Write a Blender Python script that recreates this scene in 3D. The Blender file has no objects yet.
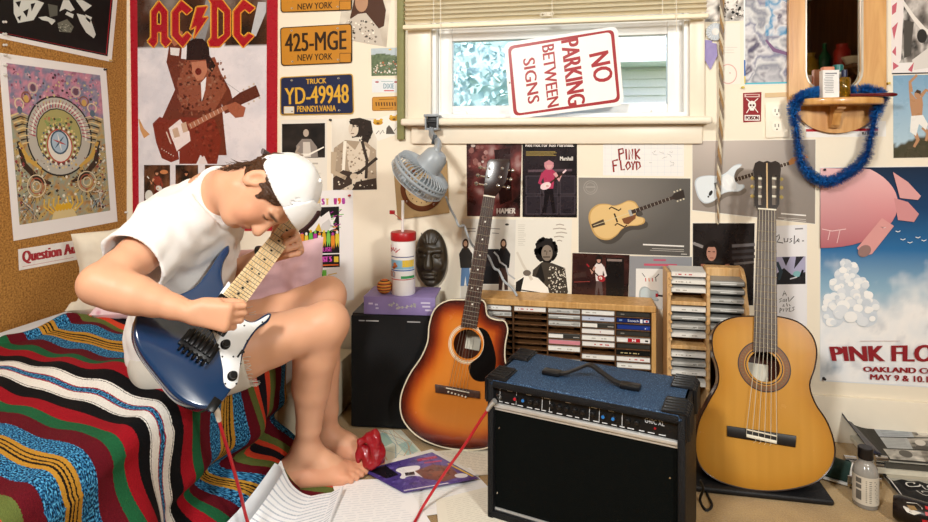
EXPOSURE = 0.0
import bpy, bmesh, math, random
import numpy as np
from mathutils import Vector, Matrix, geometry, noise
random.seed(7)
scene = bpy.context.scene
COL = scene.collection
V = Vector
# ------------------------------------------------------------------ camera geometry (928 x 522 frame, level lens with vertical shift)
TH = math.radians(11.0); CT, ST = math.cos(TH), math.sin(TH)
CAMZ, FPX, HX, HY = 0.98, 600.0, 464.0, 145.0
YB, XL = 2.19, -1.86                       # back wall plane, left wall plane
def ray(px, py):
    x = (px-HX)/FPX; return V((x*CT-ST, x*ST+CT, -(py-HY)/FPX))
def U(px, py, z): return V((0, 0, CAMZ)) + ray(px, py)*z
def W(px, py, off=0.0):
    d = ray(px, py); return V((0, 0, CAMZ)) + d*((YB-off)/d.y)
def L(px, py, off=0.0):
    d = ray(px, py); return V((0, 0, CAMZ)) + d*((XL+off)/d.x)
def FL(px, py, h=0.0):
    return U(px, py, (CAMZ-h)*FPX/(py-HY))
def planept(px, py, o, n):
    d = ray(px, py); c = V((0, 0, CAMZ)); return c + d*((o-c).dot(n)/d.dot(n))
# ------------------------------------------------------------------ colours and materials
def lin(c):
    return c/12.92 if c <= .04045 else ((c+.055)/1.055)**2.4
def H(h, a=1.0):
    h = h.lstrip('#'); h = ''.join(c*2 for c in h) if len(h) == 3 else h
    return tuple(lin(int(h[i:i+2], 16)/255) for i in (0, 2, 4))+(a,)
def mixc(a, b, t): return tuple(a[i]*(1-t)+b[i]*t for i in range(4))
MATS = {}
def mat(name, col='#808080', rough=.5, metal=0.0, var=.12, vscale=30, bump=0.0, bscale=200, attr=False, coat=0.0, trans=0.0, ior=1.45,
        spec=.5, sheen=0.0, sss=0.0, emit=None, estr=0.0, alpha=1.0, col2=None):
    if name in MATS: return MATS[name]
    m = bpy.data.materials.new(name); m.use_nodes = True
    nt = m.node_tree; N = nt.nodes; K = nt.links
    b = N['Principled BSDF']
    b.inputs['Roughness'].default_value = rough; b.inputs['Metallic'].default_value = metal
    b.inputs['Coat Weight'].default_value = coat; b.inputs['Coat Roughness'].default_value = .06
    b.inputs['Transmission Weight'].default_value = trans; b.inputs['IOR'].default_value = ior
    b.inputs['Specular IOR Level'].default_value = spec; b.inputs['Sheen Weight'].default_value = sheen
    b.inputs['Alpha'].default_value = alpha
    if sss:
        b.inputs['Subsurface Weight'].default_value = sss; b.inputs['Subsurface Radius'].default_value = (.6, .25, .12)
        b.inputs['Subsurface Scale'].default_value = .012
    tc = N.new('ShaderNodeTexCoord')
    nz = N.new('ShaderNodeTexNoise'); nz.inputs['Scale'].default_value = vscale; nz.inputs['Detail'].default_value = 4
    K.new(tc.outputs['Object'], nz.inputs['Vector'])
    mx = N.new('ShaderNodeMix'); mx.data_type = 'RGBA'; mx.blend_type = 'MIX'
    if attr:
        at = N.new('ShaderNodeAttribute'); at.attribute_name = 'Col'
        K.new(at.outputs['Color'], b.inputs['Base Color'])
        cm = N.new('ShaderNodeMapRange'); cm.inputs[3].default_value = rough*.8; cm.inputs[4].default_value = rough*1.2
        K.new(nz.outputs['Fac'], cm.inputs[0]); K.new(cm.outputs[0], b.inputs['Roughness'])
    else:
        a = H(col) if isinstance(col, str) else col
        d = H(col2) if col2 else tuple(x*(1-2*var) for x in a[:3])+(1,)
        e = a if col2 else tuple(min(1, x*(1+var*.6)) for x in a[:3])+(1,)
        mx.inputs[6].default_value = d; mx.inputs[7].default_value = e
        K.new(nz.outputs['Fac'], mx.inputs[0]); K.new(mx.outputs[2], b.inputs['Base Color'])
    if bump:
        n2 = N.new('ShaderNodeTexNoise'); n2.inputs['Scale'].default_value = bscale; n2.inputs['Detail'].default_value = 3
        K.new(tc.outputs['Object'], n2.inputs['Vector'])
        bp = N.new('ShaderNodeBump'); bp.inputs['Strength'].default_value = bump; bp.inputs['Distance'].default_value = .01
        K.new(n2.outputs['Fac'], bp.inputs['Height']); K.new(bp.outputs['Normal'], b.inputs['Normal'])
    if emit:
        b.inputs['Emission Color'].default_value = H(emit); b.inputs['Emission Strength'].default_value = estr
    MATS[name] = m; return m
def wood(name, c1, c2, scale=18, rough=.4, stretch=(1, 1, 12), coat=0.0, bump=.05):
    if name in MATS: return MATS[name]
    m = mat(name, c1, rough, coat=coat); nt = m.node_tree; N = nt.nodes; K = nt.links; b = N['Principled BSDF']
    tc = N.new('ShaderNodeTexCoord'); mp = N.new('ShaderNodeMapping')
    mp.inputs['Scale'].default_value = [scale/s for s in stretch]
    K.new(tc.outputs['Object'], mp.inputs['Vector'])
    nz = N.new('ShaderNodeTexNoise'); nz.inputs['Scale'].default_value = 3; nz.inputs['Detail'].default_value = 6; nz.inputs['Distortion'].default_value = 1.2
    K.new(mp.outputs[0], nz.inputs['Vector'])
    cr = N.new('ShaderNodeValToRGB'); cr.color_ramp.elements[0].position = .35; cr.color_ramp.elements[1].position = .65
    cr.color_ramp.elements[0].color = H(c2); cr.color_ramp.elements[1].color = H(c1)
    K.new(nz.outputs['Fac'], cr.inputs[0]); K.new(cr.outputs[0], b.inputs['Base Color'])
    bp = N.new('ShaderNodeBump'); bp.inputs['Strength'].default_value = bump; bp.inputs['Distance'].default_value = .005
    K.new(nz.outputs['Fac'], bp.inputs['Height']); K.new(bp.outputs['Normal'], b.inputs['Normal'])
    return m
M_PAPER = mat('print_paper', attr=True, rough=.55, spec=.3)
M_GLOSS = mat('print_gloss', attr=True, rough=.28, spec=.5, bump=.015, bscale=25)
# ------------------------------------------------------------------ object helpers
def link(o, parent=None):
    COL.objects.link(o)
    if parent is not None: o.parent = parent
    return o
def tag(o, label=None, cat=None, group=None, kind=None):
    if label: o['label'] = label
    if cat: o['category'] = cat
    if group: o['group'] = group
    if kind: o['kind'] = kind
    return o
def empty(name, loc, label, cat, group=None, rot=None):
    o = bpy.data.objects.new(name, None); o.empty_display_size = .05; link(o); o.location = loc
    if rot is not None: o.rotation_euler = rot
    return tag(o, label, cat, group)
def copy_tree(o, parent=None):
    c = o.copy(); COL.objects.link(c)
    if parent is not None: c.parent = parent
    for ch in list(o.children): copy_tree(ch, c)
    return c
def frame(o, x, y, z):
    """matrix with columns x,y,z at o"""
    x, y, z = V(x).normalized(), V(y).normalized(), V(z).normalized()
    m = Matrix.Identity(4)
    for i in range(3): m[i][0], m[i][1], m[i][2], m[i][3] = x[i], y[i], z[i], o[i]
    return m
class MB:
    """collects shapes (world or local coordinates), builds ONE mesh object"""
    def __init__(s, xf=None): s.v = []; s.f = []; s.m = []; s.c = []; s.xf = xf; s.cur = 0; s.col = (1, 1, 1, 1); s.uv = None
    def add(s, vs, fs, xf=None, cols=None):
        b = len(s.v); xf = xf if xf is not None else s.xf
        for p in vs:
            p = V(p); s.v.append(xf @ p if xf is not None else p)
        s.c += list(cols) if cols is not None else [s.col]*len(vs)
        for f in fs: s.f.append([i+b for i in f]); s.m.append(s.cur)
        return s
    def bm(s, bm, xf=None):
        bm.verts.index_update()
        s.add([v.co.copy() for v in bm.verts], [[v.index for v in f.verts] for f in bm.faces], xf); bm.free(); return s
    def box(s, c, d, bev=0.0, seg=2, xf=None, rot=None):
        b = bmesh.new(); bmesh.ops.create_cube(b, size=1)
        for v in b.verts: v.co = V((v.co.x*d[0], v.co.y*d[1], v.co.z*d[2]))
        if bev: bmesh.ops.bevel(b, geom=b.edges[:], offset=bev, segments=seg, affect='EDGES', profile=.5)
        R = (rot.to_matrix().to_4x4() if rot is not None else Matrix.Identity(4))
        T = Matrix.Translation(V(c)) @ R
        for v in b.verts: v.co = T @ v.co
        return s.bm(b, xf)
    def tube(s, path, r, n=8, cap=True, xf=None, flat=None, up=None):
        P = [V(p) for p in path]; R = r if isinstance(r, (list, tuple)) else [r]*len(P)
        vs = []; fs = []; prev = None
        for i, p in enumerate(P):
            t = (P[min(i+1, len(P)-1)]-P[max(i-1, 0)]).normalized()
            if prev is None:
                a = V(up) if up is not None else (V((0, 0, 1)) if abs(t.z) < .9 else V((1, 0, 0)))
                prev = (a - t*a.dot(t)).normalized()
            else: prev = (prev - t*prev.dot(t)).normalized()
            q = t.cross(prev)
            for k in range(n):
                an = 2*math.pi*k/n
                vs.append(p + prev*math.cos(an)*R[i]*(flat or 1) + q*math.sin(an)*R[i])
        for i in range(len(P)-1):
            for k in range(n):
                fs.append([i*n+k, i*n+(k+1) % n, (i+1)*n+(k+1) % n, (i+1)*n+k])
        if cap: fs.append(list(range(n))[::-1]); fs.append([(len(P)-1)*n+k for k in range(n)])
        return s.add(vs, fs, xf)
    def lathe(s, prof, n=24, xf=None, cap=True):
        vs = []; fs = []
        for r, z in prof:
            for k in range(n): a = 2*math.pi*k/n; vs.append(V((r*math.cos(a), r*math.sin(a), z)))
        for i in range(len(prof)-1):
            for k in range(n): fs.append([i*n+k, i*n+(k+1) % n, (i+1)*n+(k+1) % n, (i+1)*n+k])
        if cap: fs.append(list(range(n))[::-1]); fs.append([(len(prof)-1)*n+k for k in range(n)])
        return s.add(vs, fs, xf)
    def ball(s, c, r, xf=None, n=12, sc=(1, 1, 1)):
        b = bmesh.new(); bmesh.ops.create_uvsphere(b, u_segments=n*2, v_segments=n, radius=r)
        for v in b.verts: v.co = V((v.co.x*sc[0]+c[0], v.co.y*sc[1]+c[1], v.co.z*sc[2]+c[2]))
        return s.bm(b, xf)
    def prism(s, pts, z0, z1, xf=None):
        """closed 2D outline extruded from z0 to z1"""
        n = len(pts); vs = [V((p[0], p[1], z0)) for p in pts]+[V((p[0], p[1], z1)) for p in pts]
        tri = geometry.tessellate_polygon([[V((p[0], p[1], 0)) for p in pts]])
        fs = []
        for t in tri:
            a, b, c_ = [V(pts[i]) for i in t]
            if (b[0]-a[0])*(c_[1]-a[1])-(b[1]-a[1])*(c_[0]-a[0]) < 0: t = t[::-1]
            fs.append([i+n for i in t]); fs.append([i for i in t][::-1])
        ar = sum(pts[i][0]*pts[(i+1) % n][1]-pts[(i+1) % n][0]*pts[i][1] for i in range(n))
        for i in range(n):
            j = (i+1) % n; q = [i, j, j+n, i+n]; fs.append(q if ar > 0 else q[::-1])
        return s.add(vs, fs, xf)
    def build(s, name, mats, parent=None, smooth=35, origin=None, local=False, hascol=False, uv=None):
        me = bpy.data.meshes.new(name)
        if not isinstance(mats, (list, tuple)): mats = [mats]
        pm = parent.matrix_world.copy() if False else None
        o = V((0, 0, 0))
        vs = s.v
        if parent is not None and not local:
            inv = parent_matrix(parent).inverted(); vs = [inv @ p for p in vs]
        elif parent is None and not local:
            o = V(origin) if origin is not None else base_of(vs); vs = [p-o for p in vs]
        me.from_pydata([tuple(p) for p in vs], [], s.f)
        for m in mats: me.materials.append(m)
        if len(mats) > 1: me.polygons.foreach_set('material_index', s.m)
        if hascol:
            ca = me.color_attributes.new('Col', 'FLOAT_COLOR', 'POINT')
            ca.data.foreach_set('color', [x for c in s.c for x in c])
        if uv is not None:
            ul = me.uv_layers.new(name='UVMap')
            for lp in me.loops: ul.data[lp.index].uv = uv[lp.vertex_index]
        me.validate()
        if smooth:
            me.shade_smooth()
            try: me.set_sharp_from_angle(angle=math.radians(smooth))
            except Exception: pass
        ob = bpy.data.objects.new(name, me); ob.location = o
        return link(ob, parent)
def base_of(vs):
    xs = [p.x for p in vs]; ys = [p.y for p in vs]; zs = [p.z for p in vs]
    return V(((min(xs)+max(xs))/2, (min(ys)+max(ys))/2, min(zs)))
def parent_matrix(o):
    m = Matrix.LocRotScale(o.location, o.rotation_euler, o.scale)
    return parent_matrix(o.parent) @ m if o.parent else m
def struct(mb, name, mats, **k):
    return tag(mb.build(name, mats, **k), kind='structure')
# ------------------------------------------------------------------ flat printed things (posters, cards): sheet + ink layers in one mesh
_TM = {}
def textmesh(t, bold=0.0):
    if (t, bold) in _TM: return _TM[(t, bold)]
    cu = bpy.data.curves.new('txt', 'FONT'); cu.body = t; cu.offset = bold; cu.fill_mode = 'FRONT'; cu.resolution_u = 3
    ob = bpy.data.objects.new('txt', cu); COL.objects.link(ob)
    dg = bpy.context.evaluated_depsgraph_get(); me = bpy.data.meshes.new_from_object(ob.evaluated_get(dg))
    vs = [(v.co.x, v.co.y) for v in me.vertices]; fs = [list(p.vertices) for p in me.polygons]
    bpy.data.objects.remove(ob); bpy.data.curves.remove(cu); bpy.data.meshes.remove(me)
    x0 = min(v[0] for v in vs); x1 = max(v[0] for v in vs); y0 = min(v[1] for v in vs); y1 = max(v[1] for v in vs)
    r = ([((v[0]-x0)/(x1-x0), (v[1]-y0)/(y1-y0)) for v in vs], fs); _TM[(t, bold)] = r; return r
def rect(x0, y0, x1, y1): return [(x0, y0), (x1, y0), (x1, y1), (x0, y1)]
def bil(q, u, v):
    (a, b, c, d) = q
    return ((a[0]*(1-u)+b[0]*u)*(1-v)+(d[0]*(1-u)+c[0]*u)*v, (a[1]*(1-u)+b[1]*u)*(1-v)+(d[1]*(1-u)+c[1]*u)*v)
class Print:
    """mapper(x,y,off) -> world.  x,y run right/down over the sheet; ink layers sit fractions of a millimetre apart"""
    def __init__(s, mp, base, col, t=.0012, eye=None, step=.00016, back=-.0004):
        s.mp = mp; s.v = []; s.f = []; s.c = []; s.t = t; s.step = step; s.eye = V(eye) if eye is not None else V((0, 0, CAMZ))
        s.base = base; s.curve = None
        s.poly(base, col, 0)
        n = len(base); col = H(col) if isinstance(col, str) else col
        b = len(s.v)
        for p in base: s.v.append(s.mp(p[0], p[1], t)); s.c.append(col)
        for p in base: s.v.append(s.mp(p[0], p[1], back)); s.c.append(col)
        for i in range(n): j = (i+1) % n; s.f.append([b+i, b+j, b+n+j, b+n+i])
        s.f.append([b+n+i for i in range(n)][::-1])
    def _put(s, pts, fs, cols, lay):
        b = len(s.v); off = s.t+lay*s.step
        for p in pts: s.v.append(s.mp(p[0], p[1], off))
        s.c += cols
        for f in fs:
            a, q, r = (s.v[b+f[0]], s.v[b+f[1]], s.v[b+f[2]])
            n = (q-a).cross(r-a)
            g = [b+i for i in f]
            s.f.append(g if n.dot(s.eye-a) > 0 else g[::-1])
    def poly(s, pts, col, lay=1):
        if isinstance(col, str): col = H(col)
        fs = [list(t) for t in geometry.tessellate_polygon([[V((p[0], p[1], 0)) for p in pts]])]
        cols = list(col) if isinstance(col, list) else [col]*len(pts)
        s._put(pts, fs, cols, lay); return s
    def rect(s, x0, y0, x1, y1, col, lay=1): return s.poly(rect(x0, y0, x1, y1), col, lay)
    def ell(s, x, y, rx, ry, col, lay=1, rot=0, n=20):
        c, q = math.cos(rot), math.sin(rot)
        return s.poly([(x+rx*math.cos(a)*c-ry*math.sin(a)*q, y+rx*math.cos(a)*q+ry*math.sin(a)*c) for a in [2*math.pi*k/n for k in range(n)]], col, lay)
    def ring(s, x, y, r, w, col, lay=1, n=32, ry=None):
        ry = ry or r; k = w/r
        for i in range(n):
            a, b = 2*math.pi*i/n, 2*math.pi*(i+1)/n
            s.poly([(x+r*math.cos(a), y+ry*math.sin(a)), (x+r*math.cos(b), y+ry*math.sin(b)), (x+r*(1-k)*math.cos(b), y+ry*(1-k)*math.sin(b)), (x+r*(1-k)*math.cos(a), y+ry*(1-k)*math.sin(a))], col, lay)
        return s
    def line(s, pts, w, col, lay=1):
        ws = w if isinstance(w, (list, tuple)) else [w]*len(pts)
        A = []; B = []
        for i, p in enumerate(pts):
            a = pts[max(i-1, 0)]; b = pts[min(i+1, len(pts)-1)]
            dx, dy = b[0]-a[0], b[1]-a[1]; l = math.hypot(dx, dy) or 1
            nx, ny = -dy/l*ws[i]/2, dx/l*ws[i]/2
            A.append((p[0]+nx, p[1]+ny)); B.append((p[0]-nx, p[1]-ny))
        if isinstance(col, str): col = H(col)
        n = len(pts); s._put(A+B, [[i, i+1, n+i+1, n+i] for i in range(n-1)], [col]*(2*n), lay); return s
    def outline(s, pts, w, col, lay=1):
        n = len(pts)
        for i in range(n): s.line([pts[i], pts[(i+1) % n]], w, col, lay)
        return s
    def grid(s, q, nx, ny, fn, lay=1):
        pts = []; cols = []
        for j in range(ny+1):
            for i in range(nx+1):
                p = bil(q, i/nx, j/ny); pts.append(p); cc = fn(i/nx, j/ny); cols.append(H(cc) if isinstance(cc, str) else cc)
        fs = [[j*(nx+1)+i, j*(nx+1)+i+1, (j+1)*(nx+1)+i+1, (j+1)*(nx+1)+i] for j in range(ny) for i in range(nx)]
        s._put(pts, fs, cols, lay); return s
    def text(s, t, q, col, lay=2, bold=0.0):
        if len(q) == 4 and not isinstance(q[0], (tuple, list)): q = rect(*q)
        vs, fs = textmesh(t, 0.0); col = H(col) if isinstance(col, str) else col
        k = bold*4.2/max(1, len(t))          # heavier strokes: overprinted with small shifts
        for du, dl in ((0, 0),) if bold < .004 else ((-k, 0), (-k/3, .1), (k/3, .2), (k, .3)):
            s._put([bil(q, u*(1-2*k)+k+du, 1-v) for u, v in vs], fs, [col]*len(vs), lay+dl)
        return s
    def blobs(s, q, n, cols, r0, r1, lay=1, seed=1, k=7, rough=.35):
        R = random.Random(seed)
        xs = [p[0] for p in q]; ys = [p[1] for p in q]
        for i in range(n):
            u, v = R.random(), R.random(); x, y = bil(q, u, v); r = R.uniform(r0, r1)
            r = min(r, x-min(xs)+.01, max(xs)-x+.01, y-min(ys)+.01, max(ys)-y+.01)
            if r < r0*.3: continue
            s.poly([(x+r*(1-rough*R.random())*math.cos(2*math.pi*a/k), y+r*(1-rough*R.random())*math.sin(2*math.pi*a/k)) for a in range(k)], R.choice(cols), lay+(i % 5)*.15)
        return s
    def build(s, name, m=None, label=None, cat='poster', group=None, parent=None):
        mb = MB(); mb.v = s.v; mb.f = s.f; mb.m = [0]*len(s.f); mb.c = s.c
        o = mb.build(name, m or M_PAPER, parent=parent, smooth=0, hascol=True)
        return tag(o, label, cat, group) if label else o
def fbm(x, y, sc=1.0, seed=0, oct=4):
    v = 0; a = .5; f = sc
    for _ in range(oct): v += a*noise.noise(V((x*f+seed*7.3, y*f-seed*3.1, seed*1.7))); a *= .5; f *= 2
    return v
def player(P, x, y, w, h, hair, skin, top, legs, gtr, lay=2, flip=1, lean=0.0, guard='#e8e4da'):
    """generic standing guitarist printed in box centred x, feet at y, height h"""
    X = lambda a, b: (x+flip*a*w+lean*(b)*w, y-b*h)
    P.poly([X(-.13, .5), X(.13, .5), X(.24, .02), X(.13, 0), X(.02, .36), X(-.12, 0), X(-.24, .02)], legs, lay)
    P.poly([X(-.15, .47), X(.15, .47), X(.22, .78), X(.1, .84), X(-.1, .84), X(-.22, .78)], top, lay+.5)
    P.line([X(-.2, .76), X(-.34, .58), X(-.08, .5)], [w*.13, w*.11, w*.08], top, lay+1)
    P.line([X(.2, .76), X(.38, .62), X(.42, .72)], [w*.13, w*.1, w*.08], skin, lay+1)
    P.ell(*X(0, .9), w*.17, h*.085, hair, lay+.6); P.ell(*X(.01, .9), w*.095, h*.062, skin, lay+1.1)
    P.poly([X(-.17, .95), X(0, 1.0), X(.17, .95), X(.16, .91), X(-.16, .91)], hair, lay+1.3)
    P.line([X(-.1, .52), X(.52, .76)], w*.06, '#3b2415', lay+1.5); P.ell(*X(-.12, .52), w*.2, h*.065, gtr, lay+1.7, rot=-.4*flip); P.ell(*X(-.08, .53), w*.09, h*.03, guard, lay+1.9, rot=-.4*flip)
    P.ell(*X(-.06, .52), w*.055, h*.022, skin, lay+2.1)
    P.poly([X(.5, .745), X(.63, .80), X(.6, .83), X(.48, .775)], gtr, lay+1.8)
# ================================================================== camera, light, room
cam = bpy.data.cameras.new('camera'); co = bpy.data.objects.new('camera', cam); COL.objects.link(co)
co.location = (0, 0, CAMZ); co.rotation_euler = (math.radians(90), 0, TH)
cam.sensor_width = 36; cam.lens = 36*FPX/928; cam.shift_y = -(261-HY)/928; cam.clip_start = .02
scene.camera = co
scene.view_settings.view_transform = 'Standard'; scene.view_settings.look = 'None'
scene.view_settings.exposure = EXPOSURE; scene.view_settings.gamma = 1.0
def area(name, loc, target, size, power, col=(1, 1, 1)):
    l = bpy.data.lights.new(name, 'AREA'); l.shape = 'DISK'; l.size = size; l.energy = power; l.color = col
    o = bpy.data.objects.new(name, l); COL.objects.link(o); o.location = loc
    o.rotation_euler = (V(target)-V(loc)).to_track_quat('-Z', 'Y').to_euler(); return o
area('studio_flash_key', (-.75, -.55, 2.05), (-.35, 1.9, .7),   .35, 54, (1, .985, .94))
area('studio_flash_fill', (1.2, -.35, 1.62), (.1, 1.9, .75), .28, 36, (1, .98, .92))
w = bpy.data.worlds.new('sky'); scene.world = w; w.use_nodes = True
bg = w.node_tree.nodes['Background']; sky = w.node_tree.nodes.new('ShaderNodeTexSky')
sky.sky_type = 'NISHITA'; sky.sun_disc = False; sky.sun_elevation = math.radians(38); sky.sun_rotation = math.radians(200)
w.node_tree.links.new(sky.outputs[0], bg.inputs[0]); bg.inputs[1].default_value = .42
sun = bpy.data.lights.new('sun', 'SUN'); sun.energy = 6; sun.angle = .03; sun.color = (1, .96, .9)
so = bpy.data.objects.new('sun', sun); COL.objects.link(so); so.rotation_euler = (math.radians(50), 0, math.radians(-20))

CREAM = '#f0e5d0'
M_WALL = mat('cream_wall_paint', CREAM, .55, var=.02, vscale=6, bump=.03, bscale=120)
M_TRIM = mat('cream_trim_paint', '#f1e6d2', .35, var=.02)
M_WHITE = mat('white_window_paint', '#f4f4f2', .35, var=.02)
XR, YF, ZC = 2.3, -2.3, 2.45
def cork():
    m = mat('cork_board', '#a9742f', .8, var=.2, vscale=9); nt = m.node_tree; N = nt.nodes; K = nt.links; b = N['Principled BSDF']
    tc = N.new('ShaderNodeTexCoord'); n = N.new('ShaderNodeTexNoise'); n.inputs['Scale'].default_value = 160; n.inputs['Detail'].default_value = 2
    v = N.new('ShaderNodeTexVoronoi'); v.inputs['Scale'].default_value = 240
    K.new(tc.outputs['Object'], n.inputs['Vector']); K.new(tc.outputs['Object'], v.inputs['Vector'])
    cr = N.new('ShaderNodeValToRGB'); e = cr.color_ramp.elements; e[0].position = .3; e[0].color = H('#7d5019'); e[1].position = .62; e[1].color = H('#b9853f')
    K.new(n.outputs['Fac'], cr.inputs[0]); K.new(cr.outputs[0], b.inputs['Base Color'])
    bp = N.new('ShaderNodeBump'); bp.inputs['Strength'].default_value = .25; bp.inputs['Distance'].default_value = .004
    K.new(v.outputs['Distance'], bp.inputs['Height']); K.new(bp.outputs[0], b.inputs['Normal']); return m
def carpet():
    m = mat('tan_carpet', '#b99b68', .95, sheen=.3); nt = m.node_tree; N = nt.nodes; K = nt.links; b = N['Principled BSDF']
    tc = N.new('ShaderNodeTexCoord'); n = N.new('ShaderNodeTexNoise'); n.inputs['Scale'].default_value = 260; n.inputs['Detail'].default_value = 3
    n2 = N.new('ShaderNodeTexNoise'); n2.inputs['Scale'].default_value = 7
    K.new(tc.outputs['Object'], n.inputs['Vector']); K.new(tc.outputs['Object'], n2.inputs['Vector'])
    ad = N.new('ShaderNodeMath'); ad.operation = 'MULTIPLY_ADD'; ad.inputs[1].default_value = .5; K.new(n2.outputs['Fac'], ad.inputs[0])
    mu = N.new('ShaderNodeMath'); mu.operation = 'MULTIPLY'; mu.inputs[1].default_value = .5; K.new(n.outputs['Fac'], mu.inputs[0]); K.new(mu.outputs[0], ad.inputs[2])
    cr = N.new('ShaderNodeValToRGB'); e = cr.color_ramp.elements; e[0].position = .35; e[0].color = H('#8c6c3a'); e[1].position = .65; e[1].color = H('#b9985f')
    K.new(ad.outputs[0], cr.inputs[0]); K.new(cr.outputs[0], b.inputs['Base Color'])
    bp = N.new('ShaderNodeBump'); bp.inputs['Strength'].default_value = .5; bp.inputs['Distance'].default_value = .006
    K.new(n.outputs['Fac'], bp.inputs['Height']); K.new(bp.outputs[0], b.inputs['Normal']); return m
T = .14
def wx(px): return W(px, HY).x
def wz(px, py): return W(px, py).z
wX0, wX1 = wx(431), wx(690); wZ0, wZ1 = wz(440, 119), 1.62
struct(MB().box(((XL+XR)/2, (YB+YF)/2, -.05), (XR-XL+.4, YB-YF+.4, .1)), 'floor', carpet(), smooth=0)
struct(MB().box(((XL+XR)/2, (YB+YF)/2, ZC+.05), (XR-XL+.4, YB-YF+.4, .1)), 'ceiling', mat('ceiling_paint', '#e9e2d2', .8, var=.02), smooth=0)
b = MB()
def wb(x0, x1, z0, z1): b.box(((x0+x1)/2, YB+T/2, (z0+z1)/2), (x1-x0, T, z1-z0))
wb(XL-.1, wX0, 0, ZC); wb(wX1, XR+.1, 0, ZC); wb(wX0, wX1, 0, wZ0); wb(wX0, wX1, wZ1, ZC)
struct(b, 'wall_back', M_WALL, smooth=0)
struct(MB().box((XL-.05, (YB+YF)/2, ZC/2), (.1, YB-YF, ZC)), 'wall_left', cork(), smooth=0)
struct(MB().box((XR+.05, (YB+YF)/2, ZC/2), (.1, YB-YF, ZC)), 'wall_right', wood('dark_panelling', '#6a4526', '#3f2813', 6, .5), smooth=0)
struct(MB().box(((XL+XR)/2, YF-.05, ZC/2), (XR-XL, .1, ZC)), 'wall_front', wood('dark_panelling', '#6a4526', '#3f2813', 6, .5), smooth=0)
bb = MB().box(((XL+XR)/2, YB-.008, .075), (XR-XL, .016, .15), .003)
struct(bb, 'baseboard_back', M_TRIM)
# olive strip standing in for a shadowed blind edge left of the window
struct(MB().box((wx(402), YB-.012, 1.7), (.028, .022, 1.4), .004), 'shaded_edge_1', mat('olive_shade', '#8b8a58', .6), smooth=30)
# ------------------------------------------------------------------ window
fr = MB(); d = .05
def fb(x0, x1, z0, z1, y, dp, bev=.004): fr.box(((x0+x1)/2, y, (z0+z1)/2), (x1-x0, dp, z1-z0), bev)
cx0, cx1 = wx(409), wx(704)
fb(cx0, wX0+.004, wZ0-.005, wZ1+.08, YB-.009, .018); fb(wX1-.004, cx1, wZ0-.005, wZ1+.08, YB-.009, .018)
fb(cx0, cx1, wZ1, wZ1+.08, YB-.010, .02)
win = struct(fr, 'window_1', M_TRIM)
gz0, gz1 = wz(560, 104), wz(560, 36); gx0, gx1 = wx(450), wx(669)
fr = MB(); ys = YB+.055
fb(wX0, wX0+.02, wZ0, wZ1, ys-.02, .07); fb(wX1-.02, wX1, wZ0, wZ1, ys-.02, .07)
fb(wX0+.02, gx0, wZ0, wZ1, ys, .04); fb(gx1, wX1-.02, wZ0, wZ1, ys, .04); fb(gx0, gx1, wZ0, gz0, ys, .04); fb(gx0, gx1, gz1, wZ1, ys, .04)
fb(wX0, wX1, wZ0, wZ0+.018, ys-.035, .04)
for px in (459, 660): fr.box((wx(px), ys-.03, gz0-.028), (.05, .02, .012), .003)
sash = fr.build('window_frame', M_WHITE, parent=win)
fr = MB(); fr.box(((gx0+gx1)/2, ys, (gz0+gz1)/2), (gx1-gx0+.01, .004, gz1-gz0+.01))
fr.build('window_pane', mat('window_glass', '#f6f8f8', .03, trans=1.0, ior=1.02, var=0), parent=win, smooth=0)
fr = MB(); sz = wz(560, 121.5)
fr.box(((wx(405)+wx(709))/2, YB-.026, sz), (wx(709)-wx(405), .075, .026), .009, 3)
fr.build('window_sill', M_TRIM, parent=win)
fr = MB(); fr.box(((wx(412)+wx(702))/2, YB-.008, sz-.047), (wx(702)-wx(412), .016, .068), .006, 2)
fr.build('window_apron', M_TRIM, parent=win)
# ------------------------------------------------------------------ mini blind (bottom rail, slats, cords, wand)
zb = 1.408; bx0, bx1 = wx(408)-.002, wx(705); yb = YB-.052
bl = empty('mini_blind', ((bx0+bx1)/2, yb, zb), 'raised cream mini blind hanging across the top of the window', 'blind')
M_BL = mat('cream_blind_enamel', '#f6ebcf', .35, var=.03)
s = MB()
for k in range(26):
    z = zb+.028+k*.0165+(.0 if k > 3 else 0); n = 5; vs = []; fs = []
    for e in (bx0+.004, bx1-.004):
        for j in range(n):
            t = j/(n-1)-.5; vs.append(V((e, yb+t*.024, z+.0035*(1-4*t*t)-t*.010)))
    for j in range(n-1): fs.append([j, j+1, n+j+1, n+j])
    fs += [f[::-1] for f in fs]
    vs2 = [p-V((0, 0, .0009)) for p in vs]; s.add(vs+vs2, fs[:n-1]+[[i+2*n for i in f] for f in fs[n-1:]])
s.build('slats', M_BL, parent=bl)
MB().box(((bx0+bx1)/2, yb, zb+.006), (bx1-bx0, .028, .016), .005, 2).build('bottom_rail', M_BL, parent=bl)
MB().box(((bx0+bx1)/2, yb, zb+.475), (bx1-bx0, .034, .03), .003, 2).build('head_rail', M_BL, parent=bl)
for px in (438, 553, 660):
    MB().tube([(wx(px), yb-.015, zb+.46), (wx(px), yb-.0155, zb+.012)], .0011, 6).build('ladder_cord', mat('white_cord', '#f3ecda', .7), parent=bl)
for px, zz in ((445, 1.10), (673, 1.36)):
    MB().tube([(wx(px)-.004, yb-.019, zb+.46), (wx(px), yb-.021, zb+.1), (wx(px)+.001, yb-.02, zz)], .0013, 6).build('pull_cord', mat('white_cord', '#f3ecda', .7), parent=bl)
k = MB()
for i in range(9):
    a = i*1.9; k.tube([(wx(548)+.004*i-.016+.008*math.cos(a+j*.8), yb-.02, zb+.03+.007*math.sin(a+j*.9)) for j in range(7)], .0011, 5)
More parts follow.
